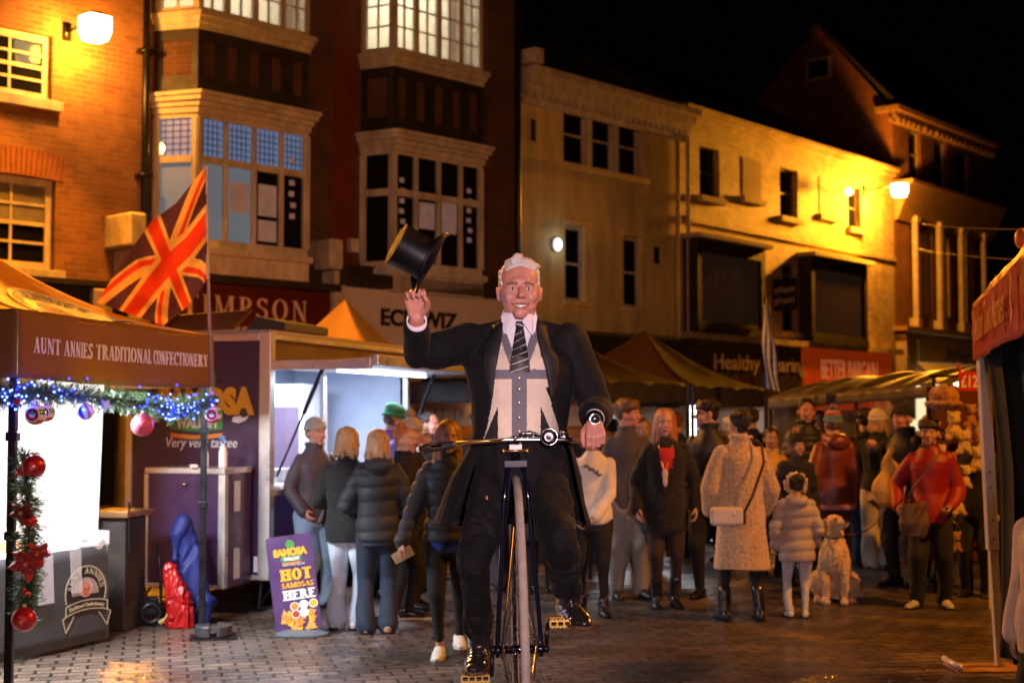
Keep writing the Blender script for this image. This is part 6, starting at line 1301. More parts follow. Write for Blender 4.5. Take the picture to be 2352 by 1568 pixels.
# background group
s = human('boy with short dark hair in a yellow jacket', gx(1768, 14.6), 1.50, 5, skin=skinmat('skin_tan', (.4,.2,.1))); hair(s, H_DARK, 'short'); top(s, cloth('yellow_nylon', (.6,.36,.07), .6), .46, .03, hood=True); bottoms(s, BLK, 'straight'); shoes(s, SH_BLK)
s = human('child in black bobble hat with long brown hair', gx(1826, 13.9), 1.44, 10, yaw=10); hair(s, H_BROWN, 'long', .04); beanie(s, cloth('black_knit', (.013,.013,.015), bump=.8), FUR[1]); top(s, BLK2, .44, .03, puff=.1); bottoms(s, BLK, 'straight'); shoes(s, SH_BLK)
s = human('tall man in black padded jacket standing behind the children', gx(1850, 15.2), 1.80, 5, yaw=-5, skin=SKIN2, wr={'R': (-.06,-.13,.58), 'L': (.06,-.13,.58)}); hair(s, H_DARK, 'short'); top(s, cloth('black_down', (.018,.017,.018), .5), .46, .035, puff=.09, collar=.02); bottoms(s, BLK, 'straight'); shoes(s, SH_BLK)
s = human('person in a striped bobble hat and rust red coat seen from behind', gx(1912, 14.2), 1.66, 190, eyes=False, b=1.03); hair(s, H_BROWN, 'under'); o = beanie(s, cloth('teal_knit', (.12,.2,.2), bump=.8), cloth('mauve_pom', (.25,.15,.25), bump=1), cloth('teal_cuff', (.16,.22,.22), bump=.8))
mb = MB(); [mb.torus(s.T @ Vector((0,.07,.93)), .068, .017, s.T.to_3x3().normalized(), 28, 8)]; mb.build('red_band', cloth('red_band', (.5,.05,.02)), o, smooth=True); mb = MB(); mb.torus(s.T @ Vector((0,.08,1.02)), .052, .014, s.T.to_3x3().normalized(), 28, 8); mb.build('yellow_band', cloth('yellow_band', (.5,.35,.1)), o, smooth=True)
top(s, cloth('rust_nylon', (.17,.035,.018), .35), .43, .035, .01, hood=True, fold=.01, name='rust_coat'); MB().loft([(0,0,.425*1.66,.215,.18),(0,0,.455*1.66,.212,.176)], 28).build('pink_hem', cloth('pink_hem', (.5,.22,.22)), s.root, smooth=True); bottoms(s, cloth('maroon_trousers', (.08,.018,.015)), 'straight'); shoes(s, SH_BLK)
s = human('person in a black jacket and jeans walking away between stalls', gx(1985, 15.6), 1.70, 170, feet={'R': (-.05,-.1,0), 'L': (.05,.1,.02)}, eyes=False); hair(s, H_DARK, 'mop'); top(s, BLK, .47, .03, hood=True); bottoms(s, JEAN_D, 'straight'); shoes(s, SH_BLK)
s = human('woman in white beanie and white wide trousers holding up a phone', gp_(2020, 1305), 1.68, 160, yaw=0, wr={'R': (-.04,-.2,.8), 'L': (.05,-.2,.8)}, hintR=(-.6,0,-1), hintL=(.6,0,-1), eyes=False); hair(s, H_BLOND, 'long', .04, .9); beanie(s, cloth('white_knit', (.68,.6,.5), bump=.8), v=1.05); top(s, BLK, .5, .03); bottoms(s, cloth('white_denim', (.58,.5,.4)), 'wide'); shoes(s, SH_BLK)
s = human('older man in black beanie and black coat holding a yellow carrier bag', gp_(2082, 1345), 1.73, -55, yaw=-12, skin=SKIN2, wr={'R': (-.03,-.22,.76), 'L': (.13,-.05,.5)}, hintR=(-.5,0,-1), b=1.02, girth=1.1, feet={'R': (-.06,-.02,0), 'L': (.06,.02,0)}, curl=1.0)
hair(s, H_GREY, 'under'); beanie(s, cloth('black_knit', (.013,.013,.015), bump=.8), v=1.05); top(s, cloth('black_parka', (.013,.013,.014), .6), .42, .04, .01, collar=.02, fold=.01); bottoms(s, BLK, 'straight'); shoes(s, SH_BLK)
c = P(2042, 1035, 13.0); mb = MB().loft([(0,0,-.5,.08,.04),(0,0,-.47,.125,.06),(0,0,-.36,.15,.07),(0,0,-.22,.12,.055),(0,0,-.1,.06,.035),(0,0,-.02,.022,.02),(0,0,.03,.02,.02)], 20)
lump('carrier_bag', mb, .01, mat('yellow_plastic', (.68,.45,.1), .35, var=.15, transl=.3), 2, .010, 26, loc=c, label='yellow plastic carrier bag dangling from the older man', cat='bag')
s = human('woman with cropped dark hair in a red jacket and black track trousers', gp_(2140, 1393), 1.60, -15, yaw=-5, skin=skinmat('skin_dusk', (.42,.22,.14)), wr={'R': (-.17,-.06,.54), 'L': (.1,-.11,.54)}, b=1.0, girth=1.08, feet={'R': (-.075,-.05,0,-30), 'L': (.07,0,0,12)}, curl=.9)
hair(s, H_DARK, 'mop', vol=.98); top(s, cloth('red_shell', (.26,.005,.007), .5, sheen=.1), .445, .035, .01, name='red_jacket', fold=.011); mb = MB(); [mb.torus((0,.005,1.335+.016*i), .07, .019, Matrix.Rotation(R(10), 3, 'X'), 24, 8) for i in range(3)]; lump('collar', mb, .008, BLK, 2, parent=s.root)
bottoms(s, BLK, 'straight', wide=1.1); shoes(s, cloth('pale_trainer', (.42,.38,.3)))
bg = empty('shoulder_bag', Vector(s.root.location)+Vector((-.2,-.2,.78)), -.2, 'brown slouchy handbag worn across the red jacket', 'bag'); lump('body', MB().loft([(0,0,-.17,.09,.05),(0,0,-.05,.13,.06),(0,0,.08,.11,.035),(0,0,.12,.1,.02)], 20), .009, mat('brown_leather', (.1,.055,.03), .45, var=.2), 2, .006, 25, parent=bg); MB().tube([(-.08,0,.1),(.0,-.03,.25),(.13,-.035,.42),(.24,.04,.56)], .008).build('strap', mat('brown_leather'), bg, smooth=True)
s = human('person in a ribbed beige beanie half hidden behind the older man', gx(2132, 14.2), 1.62, 20, yaw=-30, skin=SKIN2); hair(s, H_BROWN, 'under'); beanie(s, cloth('beige_knit', (.3,.22,.13), bump=.8)); top(s, BLK2, .45, .03); bottoms(s, BLK, 'straight'); shoes(s, SH_BLK)
s = human('child in a cream fleece jacket and black trousers cut off by the right edge', gx(2418, 6.3), 1.42, -60, wr={'R': (-.15,-.02,.42), 'L': (.14,-.05,.5)}, vox=.007, b=1.15, girth=1.2); hair(s, H_BROWN, 'short'); top(s, cloth('cream_fleece', (.62,.5,.45), bump=.8, bs=70), .42, .045, name='fleece_jacket', fold=.012, hood=True, sl=1.2); bottoms(s, BLK, 'straight'); shoes(s, SH_BLK)
# people inside and behind the tents
for px, Y_, H_, f_, lb, hm, tm in ((1352,15.6,1.68,10,'person with auburn hair in shadow behind the cream jumper','auburn_hair',BLK), (1405,17.2,1.6,170,'stallholder in dark clothes under the dark tent behind the young man','dark_hair',BLK), (1552,16.6,1.66,150,'shopper with brown hair under the tent left of the young man in glasses','brown_hair',BLK2), (1668,16.0,1.6,200,'person in a pale hooded coat behind the woman in tan','silver_hair',cloth('pale_blue_coat', (.3,.36,.42))), (1100,15.0,1.7,185,'dark figure standing behind the rider raised arm','dark_hair',BLK), (1725,17.2,1.72,185,'tall shopper in dark clothes behind the woman in tan','dark_hair',BLK), (1880,17.6,1.68,10,'shopper facing forward in the gap beside the striped bobble hat','brown_hair',BLK2), (2062,17.0,1.7,175,'shopper in dark clothes behind the white beanie','dark_hair',BLK), (1610,18.2,1.7,20,'stallholder facing forward beside the upright tube lamp','brown_hair',BLK2), (2236,13.0,1.6,-30,'shopper in dark clothes behind the white leg of the red stall','dark_hair',BLK), (1475,15.2,1.6,5,'short haired shopper in shadow between the fleece and the fur coat','brown_hair',BLK)):
    s = human(lb, gx(px, Y_), H_, f_, eyes=False); hair(s, MATS[hm], 'short'); top(s, tm, .44, .03, hood=(px == 1668)); bottoms(s, BLK, 'straight'); shoes(s, SH_BLK)
# ================================================================ golden retriever, sitting
FURD = mat('golden_fur', (.5,.27,.1), .9, var=.35, vs=14, bump=1, bs=70, sheen=.6); FURL = mat('pale_fur', (.6,.4,.2), .9, var=.25, vs=14, bump=1, bs=70, sheen=.6)
dg = empty('dog', gp_(1918, 1385), R(-12), 'golden retriever sitting on a lead beside the little girl', 'dog')
mb = MB()
mb.loft([(0,.22,.03,.13,.16),(0,.2,.12,.155,.19),(0,.13,.25,.15,.17),(0,.04,.38,.135,.14),(0,-.02,.48,.12,.12),(0,-.03,.56,.085,.09),(0,-.04,.63,.075,.08)], 24)
mb.ell((0,-.09,.40), (.1,.08,.14)); mb.ell((0,-.08,.5), (.085,.06,.1))
for sx in (-1,1):
    mb.chain([(sx*.085,-.05,.38),(sx*.085,-.12,.2),(sx*.08,-.1,.06)], [.055,.036,.027]); mb.ell((sx*.08,-.135,.03), (.036,.055,.03))
    mb.chain([(sx*.13,.2,.18),(sx*.15,.02,.17),(sx*.14,.12,.05)], [.09,.065,.035]); mb.ell((sx*.145,-.0,.03), (.037,.075,.03))
mb.chain([(0,.36,.05),(.1,.45,.035),(.24,.46,.03)], [.04,.045,.03])
hd = Matrix.Rotation(R(42), 3, 'Z') @ Matrix.Rotation(R(-16), 3, 'X'); hc_ = Vector((0,-.06,.7))
def D(v): return hc_+hd @ Vector(v)
mb.ell(D((0,.0,.0)), (.075,.085,.07), 20, 14, hd); mb.ell(D((0,-.085,-.03)), (.042,.075,.033), 16, 12, hd); mb.ell(D((0,-.075,-.055)), (.032,.06,.02), 16, 12, hd); mb.ell(D((0,-.045,.015)), (.05,.05,.04), 16, 12, hd)
mb.cap((0,-.03,.52), .085, hc_+Vector((0,.02,-.03)), .062)
lump('body', mb, .008, FURL, 2, .006, 70, parent=dg)
for sx in (-1,1):
    lump('ear', MB().ell(D((sx*.08,.02,-.01)), (.018,.042,.062), 14, 10, hd), .007, FURD, 1, parent=dg); MB().ell(D((sx*.036,-.068,.022)), .0105, 10, 8).build('eye', IRIS, dg, smooth=True)
MB().ell(D((0,-.158,-.018)), (.018,.014,.013), 12, 8, hd).build('nose', BLACKM, dg, smooth=True); MB().ell(D((0,-.12,-.068)), (.02,.05,.007), 12, 8, hd).build('mouth', mat('dog_mouth', (.12,.03,.03), .4), dg, smooth=True)
MB().torus((0,-.035,.6), .088, .008, Matrix.Rotation(R(18), 3, 'X'), 30, 8).build('collar', mat('dark_brown_leather', (.06,.03,.02)), dg, smooth=True)
a = Vector(dg.location)+Vector((.1,-.05,.6)); b = P(2058, 1130, 13.3)
MB().tube([a.lerp(b, i/8)-a-Vector((0,0,.12*math.sin(PI*i/8))) for i in range(9)], .007, 6).build('lead', mat('brown_lead', (.12,.05,.03), .6), loc=a, label='thin brown dog lead running from the golden retriever', cat='lead')
# ================================================================ high bicycle
WR = .70; bx_ = .045; BY = 5.81
bk = empty('high_wheel_bicycle', (bx_, BY, 0), 0, 'antique high wheel bicycle with a pale tyre ridden towards the camera', 'bicycle'); bk.rotation_euler = (0, R(-1.2), R(1.6))
YZ = Matrix.Rotation(PI/2, 3, 'Y'); PAINT = mat('black_blue_enamel', (.006,.007,.02), .15, metal=.2, var=0, coat=.8); BRASS = mat('aged_brass', (.6,.38,.1), .3, metal=.9, var=.15)
ty = MB().torus((0,0,WR), WR-.0165, .0165, YZ, 96, 14).build('tyre', mat('grey_rubber_tyre', (.36,.32,.29), .65, var=.15, vs=20, bump=.2), bk, smooth=True)
MB().torus((0,0,WR), WR-.045, .009, YZ, 96, 8).build('rim', PAINT, bk, smooth=True)
MB().tube([(-.105,0,WR),(.105,0,WR)], .011, 12).tube([(-.075,0,WR),(-.065,0,WR)], .038, 20).tube([(.065,0,WR),(.075,0,WR)], .038, 20).tube([(-.07,0,WR),(.07,0,WR)], .018, 14).build('hub', PAINT, bk, smooth=True)
for i in range(56):
    a = 2*PI*i/56; s_ = -1 if i % 2 else 1; o = .035; t = a+(.5 if i % 4 < 2 else -.5)*.25
    MB().tube([(s_*.07, o*math.cos(t+1.2*(1 if i % 4 < 2 else -1)), WR+o*math.sin(t+1.2*(1 if i % 4 < 2 else -1))), (0, (WR-.05)*math.cos(a), WR+(WR-.05)*math.sin(a))], .0016, 5).build('spoke', mat('steel_spoke', (.3,.28,.26), .3, metal=.9, var=0), bk)
for s_ in (-1,1): MB().tube([(s_*.03,.012,WR+.745),(s_*.05,.01,WR+.6),(s_*.088,0,WR+.02),(s_*.088,0,WR-.03)], [.012,.011,.01,.008], 10).ell((s_*.088,0,WR), (.018,.022,.022)).build('fork_leg', PAINT, bk, smooth=True)
MB().box(-.045,.045,-.015,.03,WR+.735,WR+.76).build('fork_crown', PAINT, bk); MB().tube([(0,.01,WR+.76),(0,.02,WR+.86)], .019, 14).build('head_tube', PAINT, bk, smooth=True); MB().tube([(-.045,.0,WR+.80),(.045,.0,WR+.80)], .006).ell((-.048,0,WR+.8), .01, 8, 6).ell((.048,0,WR+.8), .01, 8, 6).build('centre_bolt', BRASS, bk, smooth=True)
pts = [(0,.03,WR+.8)]+[(0,.80*math.cos(R(a)),WR+.80*math.sin(R(a))) for a in range(84,-31,-6)]
MB().tube(pts, [.016]*len(pts), 10).build('backbone', PAINT, bk, smooth=True)
rw = MB().torus((0,.92,.2), .185, .015, YZ, 40, 10).build('rear_wheel', MATS['grey_rubber_tyre'], bk, smooth=True); MB().tube([(-.04,.92,.2),(.04,.92,.2)], .012).build('rear_hub', PAINT, rw)
for i in range(16): a = 2*PI*i/16; MB().tube([((-1)**i*.03,.92,.2),(0,.92+.18*math.cos(a),.2+.18*math.sin(a))], .0016, 5).build('rear_spoke', MATS['steel_spoke'], rw)
for s_ in (-1,1): MB().tube([(0,.72,.34),(s_*.03,.8,.28),(s_*.035,.92,.2)], .008).build('rear_fork', PAINT, bk, smooth=True)
HZ = WR+.835
hb_ = MB().tube([(-.34,.0,HZ-.012),(-.2,-.01,HZ+.0),(0,-.01,HZ+.012),(.2,-.01,HZ+.006),(.3,.0,HZ)], .0105, 12).build('handlebar', CHROME, bk, smooth=True)
WOOD = mat('dark_wood_grip', (.16,.08,.035), .4, var=.3)
MB().tube([(-.385,.03,HZ-.02),(-.37,.02,HZ-.018),(-.25,-.006,HZ-.004)], [.016,.02,.016], 14).build('grip', mat('black_grip', (.03,.025,.022), .35), bk, smooth=True); MB().tube([(-.402,.035,HZ-.022),(-.385,.03,HZ-.02)], .012, 12).build('grip_end', WPR, bk, smooth=True); MB().tube([(.225,-.002,HZ+.004),(.36,.01,HZ-.002)], [.015,.019], 14).build('grip', WOOD, bk, smooth=True)
bl = MB().lathe([(.003,.055),(.008,.04),(.011,.015),(.018,0),(.033,-.012),(.035,-.014),(.031,-.013),(.014,.004),(.0,.02)], 32, (.135,-.07,HZ+.02), Matrix.Rotation(-PI/2, 3, 'X')).build('horn', CHROME, bk, smooth=True); bl.rotation_euler = (0,0,0)
MB().tube([(.135,-.02,HZ+.02),(.11,.01,HZ+.03),(.08,0,HZ+.03),(.07,-.01,HZ+.01)], .006).ell((.06,-.01,HZ+.035), .014).build('horn_bracket', CHROME, bk, smooth=True)
for x in (.035,.05,.19,.2): MB().tube([(x,-.012,HZ+.0),(x,-.012,HZ+.035)], .008, 10).ell((x,-.012,HZ+.036), .009, 8, 6).build('clamp', CHROME, bk, smooth=True)
MB().tube([(-.24,-.02,HZ-.0),(-.12,-.035,HZ+.008),(-.05,-.03,HZ+.01)], [.01,.007,.006]).build('brake_lever', BRASS, bk, smooth=True); bevel(MB().box(-.026,.026,-.05,-.035,HZ-.03,HZ-.008).build('name_plate', WPR, bk), .003)
MB().tube([(0,-.012,HZ+.012),(0,-.02,HZ+.03)], .012).build('stem_bolt', CHROME, bk, smooth=True); MB().tube([(0,.02,WR+.84),(0,-.005,HZ)], .014).build('stem', PAINT, bk, smooth=True)
lump('saddle', MB().ell((0,.16,WR+.76), (.06,.1,.03)).ell((0,.24,WR+.77), (.1,.06,.03)), .008, SH_BLK, 2, parent=bk)
for s_, up, lab in ((-1,-1,'l'), (1,1,'r')):
    z1 = WR+up*.105; MB().tube([(s_*.108,0,WR),(s_*.115,-.005,z1)], .0085, 10).ell((s_*.108,0,WR), (.014,.018,.018), 12, 8).build('crank', BLACKM, bk, smooth=True)
    pd = MB(); x0, x1 = (s_*.125, s_*.235)
    for y in (-.045,.04): [pd.box(x0,x1,y-.003,y+.003,z1+q_-.0035,z1+q_+.0035) for q_ in (-.011,.011)]; [pd.box(x0+(x1-x0)*j_/4-.0035,x0+(x1-x0)*j_/4+.0035,y-.002,y+.002,z1-.0075,z1+.0075) for j_ in range(5)]
    for x in (x0,x1): pd.box(x-.003,x+.003,-.045,.04,z1-.014,z1+.014)
    for i in range(7): xx = x0+(x1-x0)*(i+.5)/7; pd.box(xx-.003,xx+.003,-.05,-.0485,z1+.012,z1+.019); pd.box(xx-.003,xx+.003,-.05,-.0485,z1-.019,z1-.012)
    pd.build('pedal', BRASS, bk); MB().tube([(s_*.115,0,z1),(x1,0,z1)], .008).build('pedal_axle', BLACKM, bk)
# ================================================================ rider
HR = 1.82; RP = Vector((.03, 5.98, .475))
def L_(px, py, Y): return P(px, py, Y)-RP
wR = L_(957, 731, 5.52); eR = L_(968, 835, 5.78); wL = Vector((.335,5.79,1.628))-RP
RSK = skinmat('skin_rider', (.56,.25,.19))
dR = (L_(951, 650, 5.45)-wR).normalized(); dL = Vector((0.03,-.62,-.78)).normalized()
s = human('smiling silver haired man in black tailcoat and union flag waistcoat raising a top hat', RP, HR, 0, RSK, yaw=3, pitch=0, tilt=0, b=1.08, girth=1.12, shw=.108, shz=.806, knee={'R': (-.2,-1,0), 'L': (.05,-1,0)}, browm=mat('grey_brow', (.2,.12,.09), .8, var=.2),  vox=.0042, smile=True, jaw=1.16, nose=1.06,
    wr={'R': tuple(wR/HR), 'L': tuple(wL/HR)}, feet={'R': (-.088,-.03,.076,-6), 'L': (.112,-.035,.175,16)}, hintR=tuple(eR-Vector((-.2,0,1.45))), hintL=(.22,1,-.1),
    palms={'R': (dR, (.12,-1,.05), (1,.12,.1), dict(curls=(1.05,.98,.95,.9), thumb=.75)), 'L': (dL, (0,.78,-.62), (-1,0,0), dict(curls=(1.3,1.32,1.34,1.36), thumb=.6, ))}, lipm=mat('rider_lips', (.3,.07,.06), .4, var=0))
rd = s
def groove(o, T, pts, depth, w):
    me = o.data; n = len(me.vertices); co_ = np.empty(n*3); me.vertices.foreach_get('co', co_); co_ = co_.reshape(-1,3); no = np.empty(n*3); me.vertices.foreach_get('normal', no); no = no.reshape(-1,3)
    Mi = np.array(T.inverted()); h = co_ @ Mi[:3,:3].T+Mi[:3,3]; best = np.full(n, 9.)
    for a, b in zip(pts, pts[1:]):
        a, b = np.array(a), np.array(b); ab = b-a; t = np.clip(((h-a) @ ab)/(ab @ ab), 0, 1); best = np.minimum(best, np.linalg.norm(h-(a+t[:,None]*ab), axis=1))
    co_ -= no*(np.exp(-(best/w)**2)*depth)[:,None]; me.vertices.foreach_set('co', co_.ravel()); me.update()
for sg_ in (-1,1):
    groove(rd.body, rd.T, [(sg_*.065,-.40,.375),(sg_*.13,-.36,.31),(sg_*.185,-.30,.2)], .0028, .022)
    groove(rd.body, rd.T, [(sg_*.07,-.36,.435),(sg_*.13,-.345,.42),(sg_*.2,-.28,.44)], .0018, .018)
    groove(rd.body, rd.T, [(sg_*.04,-.36,.58),(sg_*.035,-.36,.53)], .002, .014)
    groove(rd.body, rd.T, [(sg_*.2,-.24,.5),(sg_*.26,-.17,.53)], .0015, .012); groove(rd.body, rd.T, [(sg_*.2,-.24,.48),(sg_*.27,-.17,.46)], .0015, .012)
    groove(rd.body, rd.T, [(sg_*.13,-.36,.49),(sg_*.131,-.36,.49)], .006, .06)
for zz in (.66,.72): groove(rd.body, rd.T, [(-.14,-.34,zz),(0,-.37,zz+.01),(.14,-.34,zz)], .0012, .012)
th = MB().grid(lambda u, v: rd.T @ Vector(((u-.5)*.2, -.412+.30*(u-.5)**2*.8, .19+.03*v+2.6*((u-.5)*.2)**2+.006*(1-v)*math.cos((u-.5)*60))), 16, 2).build('teeth', mat('teeth', (.75,.68,.58), .25, var=0), rd.root, smooth=True)
# hair : short, swept, silver, with combed locks
mb = MB(); T = rd.T; Rm = T.to_3x3(); hh = rd.hh
mb.ell(T @ Vector((0,.12,.70)), (.335,.355,.315), 24, 16, Rm); mb.ell(T @ Vector((0,.26,.46)), (.25,.18,.22), 24, 16, Rm)
for i in range(90):
    a = R(random.uniform(-48, 48)); u = random.uniform(0, 1); st_ = Vector((.29*math.sin(a), -.30*math.cos(a)*.85+.02, .84+.05*math.cos(a)-.1*abs(math.sin(a))))
    d = Vector((.06+.1*math.sin(a), .22, .05+.05*random.random())); e = st_+d*random.uniform(.6,1.1); mb.chain([T @ st_, T @ (st_+d*.4+Vector((0,0,.035+.02*random.random()))), T @ e], [.030*hh*1.3, .034*hh*1.3, .018*hh], 8)
for s_ in (-1,1):
    for i in range(9): z = .57+.03*i; mb.cap(T @ Vector((s_*(.285+.01*math.sin(i*2)),-.12+.01*i,z)), .026*hh, T @ Vector((s_*.31,.1,z-.02)), .034*hh, 8)
mb.ell(T @ Vector((0,-.02,.93)), (.25,.24,.1), 20, 12, Rm); mb.chain([T @ Vector((-.1,-.2,.95)), T @ Vector((-.05,-.18,1.02)), T @ Vector((.02,-.08,1.04))], [.07*hh,.06*hh,.04*hh], 8)
ho_ = lump('hair', mb, .0042, hairmat('silver_hair', (.62,.6,.58)), 1, parent=rd.root); folds(ho_.data, .0005, 190, 4, (1,.3,.6))
# shirt, waistcoat, tie, collar
SHIRT = cloth('white_shirt', (.8,.77,.82), .6, sheen=0, bump=.05); NAVY = cloth('black_wool', (.0045,.004,.005), .85, sheen=.02, bump=.12, spec=.3)
top(rd, SHIRT, .64, .0075, name='shirt', sleeve_end=0, vox=.007, fold=.0025, collar=.004)
wc = top(rd, NAVY, .588, .02, name='waistcoat', sleeve_end=0, vox=.0048, fold=.002, fr=20); me = wc.data
GREYC = cloth('grey_felt', (.15,.145,.17), .8); CREAMC = cloth('cream_felt', (.68,.58,.46), .8); BLACKC = cloth('black_felt', (.012,.012,.014), .8)
me.materials.clear(); [me.materials.append(x) for x in (GREYC, CREAMC, BLACKC)]
bm = bmesh.new(); bm.from_mesh(me); zb_ = 1.835-RP.z; z0b = 1.812-RP.z; dead = []
for f in bm.faces:
    c = f.calc_center_median(); ax = abs(c.x); dz = c.z-z0b
    if c.y < .02 and c.z > zb_ and ax < (c.z-zb_)*.36: dead.append(f); continue
    if c.z > 1.995-RP.z and ax > .1: pass
    vd = ax-(c.z-zb_)*.36
    if c.z > zb_-.03 and vd < .034 and c.z > z0b: m_ = 0
    elif abs(dz) < .021: m_ = 0
    elif ax < .032: m_ = 0
    elif abs(dz) < .052: m_ = 1
    elif ax < .088: m_ = 1
    elif dz < 0: m_ = 1 if abs(ax-(.072+(-dz-.03)*.42)) < .026 else 2
    else: m_ = 1 if abs(ax-(.07+dz*.75)) < .034 else 2
    f.material_index = m_
bmesh.ops.delete(bm, geom=dead, context='FACES'); bm.to_mesh(me); bm.free(); solid(wc, .004, -1)
def front(z, x=0, t=.016):      # y of clothing surface on the chest, local
    rx, ry = pf(z/HR); rx = rx*HR*rd.b+t; ry = ry*HR*rd.g+t*1.1; return -ry*math.sqrt(max(.02, 1-min(.96, (x/rx)**2)))
for i, (py) in enumerate((868,893,924,958,990,1018)):
    z = P(1190, py, 5.84).z-RP.z; b_ = MB().lathe([(0,-.004),(.006,-.004),(.0085,-.001),(.0085,.003),(0,.003)], 14, (0,front(z)-.006,z), Matrix.Rotation(-PI/2, 3, 'X')).build('button', mat('pewter_button', (.5,.46,.42), .35, metal=.7), wc, smooth=True)
tieM = [mat('tie_black', (.012,.014,.02), .5), mat('tie_stripe', (.5,.48,.42), .5)]
def tie(u, v):
    z = 2.035-RP.z-.215*v; wd = .012+.03*min(1, v*1.1) if v > .14 else .021-.04*v; x = (u-.5)*2*wd; return (x+.002, front(z, 0, .006)-.013-.007*math.cos((u-.5)*3)+.012*(v < .14), z)
MB().grid(tie, 16, 60, lambda u, v: 1 if (v > .16 and ((v*7+u*.9) % 1.0) < .09) or (v < .12 and abs(v-.05-u*.05) < .012) else 0).build('tie', tieM, rd.root, smooth=True)
for i in range(5): MB().ell((.006*(-1)**i, front(1.98-RP.z-.03*i, 0, .006)-.0215, 1.985-RP.z-.034*i), (.004,.002,.005), 8, 6).build('tie_crest', BRASS, rd.root)
for s_ in (-1,1):
    zt_ = 2.078-RP.z; n_ = front(.80*HR, 0, .01)
    pts = [Vector((s_*.062,-.035,zt_+.012)), Vector((s_*.075,-.06,zt_-.025)), Vector((s_*.062,front(1.99-RP.z,.06)-.004,1.962-RP.z)), Vector((s_*.012,front(2.02-RP.z,0)-.006,2.032-RP.z)), Vector((s_*.03,-.085,zt_-.012))]
    o = MB().add(pts, [(0,1,2,4),(4,2,3)] if s_ > 0 else [(4,2,1,0),(3,2,4)]).build('collar', SHIRT, rd.root); solid(o, .004)
bottoms(rd, NAVY, 'straight', t=.022, wide=1.12, hem=-.2, fold=.008)
[bpy.data.objects.remove(o) for o in list(rd.root.children) if o.name.startswith('trousers')]
mb = MB(); H = HR; mb.loft([(0,0,.43*H,.18,.15),(0,0,.5*H,.2,.16),(0,0,.6*H,.17,.13)], 24)
for k in 'RL':
    h, kn, an = rd.hp[k]-Vector((0,0,.004*H)), rd.kn[k], rd.an[k]; e = kn.lerp(an, .74); mb.chain([h, h.lerp(kn,.5), kn, kn.lerp(e,.5), e], [.095,.085,.072,.064,.066], 18)
tr_ = lump('trousers', mb, .007, NAVY, 4, parent=rd.root); folds(tr_.data, .009, 26, 8, (1,1,.45)); folds(tr_.data, .004, 60, 12, (.6,.6,1.2))
shoes(rd, mat('polished_boot', (.02,.018,.02), .12, var=.1, coat=1), 'boot', sole=mat('brown_sole', (.1,.05,.02), .5))
# tailcoat
ct = top(rd, NAVY, .39, .0475, .07, name='tailcoat', vox=.0062, fold=.0075, fr=22, sleeve_end=.74, sl=.72, shs=1.04, extra=[((-.05,.02,.842*HR),.045,(-.205,.0,.816*HR),.052),((.05,.02,.842*HR),.045,(.205,.0,.816*HR),.052),((-.055,.045,.86*HR),.032,(.055,.045,.86*HR),.032)]); me = ct.data
bm = bmesh.new(); bm.from_mesh(me); dead = []
def opening(z):             # world z -> (left, right) edges relative to the rider axis
    k = [(1.1,-.2,.26),(1.5,-.165,.215),(1.6,-.135,.17),(1.68,-.118,.14),(1.83,-.10,.115),(1.95,-.078,.082),(2.1,-.066,.07)]
    if z <= k[0][0]: return k[0][1:]
    for a, b in zip(k, k[1:]):
        if z <= b[0]: f = (z-a[0])/(b[0]-a[0]); return (a[1]+(b[1]-a[1])*f, a[2]+(b[2]-a[2])*f)
    return k[-1][1:]
for f in bm.faces:
    c = f.calc_center_median(); l, r = opening(c.z+RP.z)
    if c.y < -.02 and l < c.x < r and c.y > -.26: dead.append(f)
    elif c.z+RP.z < 1.45 and c.y < .03 and l*1.0 < c.x < r*1.0: dead.append(f)
bmesh.ops.delete(bm, geom=dead, context='FACES')
for v in bm.verts:      # skirts swing out to the rider's right
    zz = v.co.z+RP.z
    if zz < 1.5: q = (1.5-zz); v.co.x += (-.30 if v.co.x < 0 else .1)*q; v.co.y += .05*q
bm.to_mesh(me); bm.free(); solid(ct, .006, -1)
for s_, side in ((-1,0),(1,1)):
    def lap(u, v):
        zw = 1.72+.30*v; l, r = opening(zw); e = (r if side else l); wd = (.012+.052*math.sin(min(1, v*1.25)*PI*.62)) if v < .8 else (.05 if v < .84 else .042)
        x = e+s_*wd*u-s_*.004; return (x, front(zw-RP.z, x, .038)-.006-.006*math.sin(u*PI), zw-RP.z)
    solid(MB().grid(lap, 8, 40).build('lapel', cloth('satin_lapel', (.009,.008,.009), .7, sheen=0, bump=0), ct, smooth=True), .004)
for k, n_ in (('R',1),('L',1)):
    a = rd.el[k].lerp(rd.wr[k], .66); b = rd.el[k].lerp(rd.wr[k], .97); mb = MB().tube([a, b], [.036,.038], 24, False); solid(mb.build('cuff', SHIRT, rd.root, smooth=True), .004, 0)
a = rd.el['L'].lerp(rd.wr['L'], .96); b = rd.el['L'].lerp(rd.wr['L'], 1.06); wt = MB().tube([a,b], .039, 20).build('watch_strap', BLACKM, rd.root, smooth=True)
c = (a+b)/2+Vector((0,-.04,.002)); MB().lathe([(0,-.008),(.018,-.008),(.021,-.004),(.021,.004),(0,.004)], 24, c, Matrix.Rotation(-PI/2, 3, 'X')).build('watch_face', mat('watch_black', (.02,.02,.02), .1, coat=1), wt, smooth=True); MB().torus(c+Vector((0,-.006,0)), .02, .0022, Matrix.Rotation(PI/2, 3, 'X'), 24, 6).build('bezel', CHROME, wt, smooth=True)
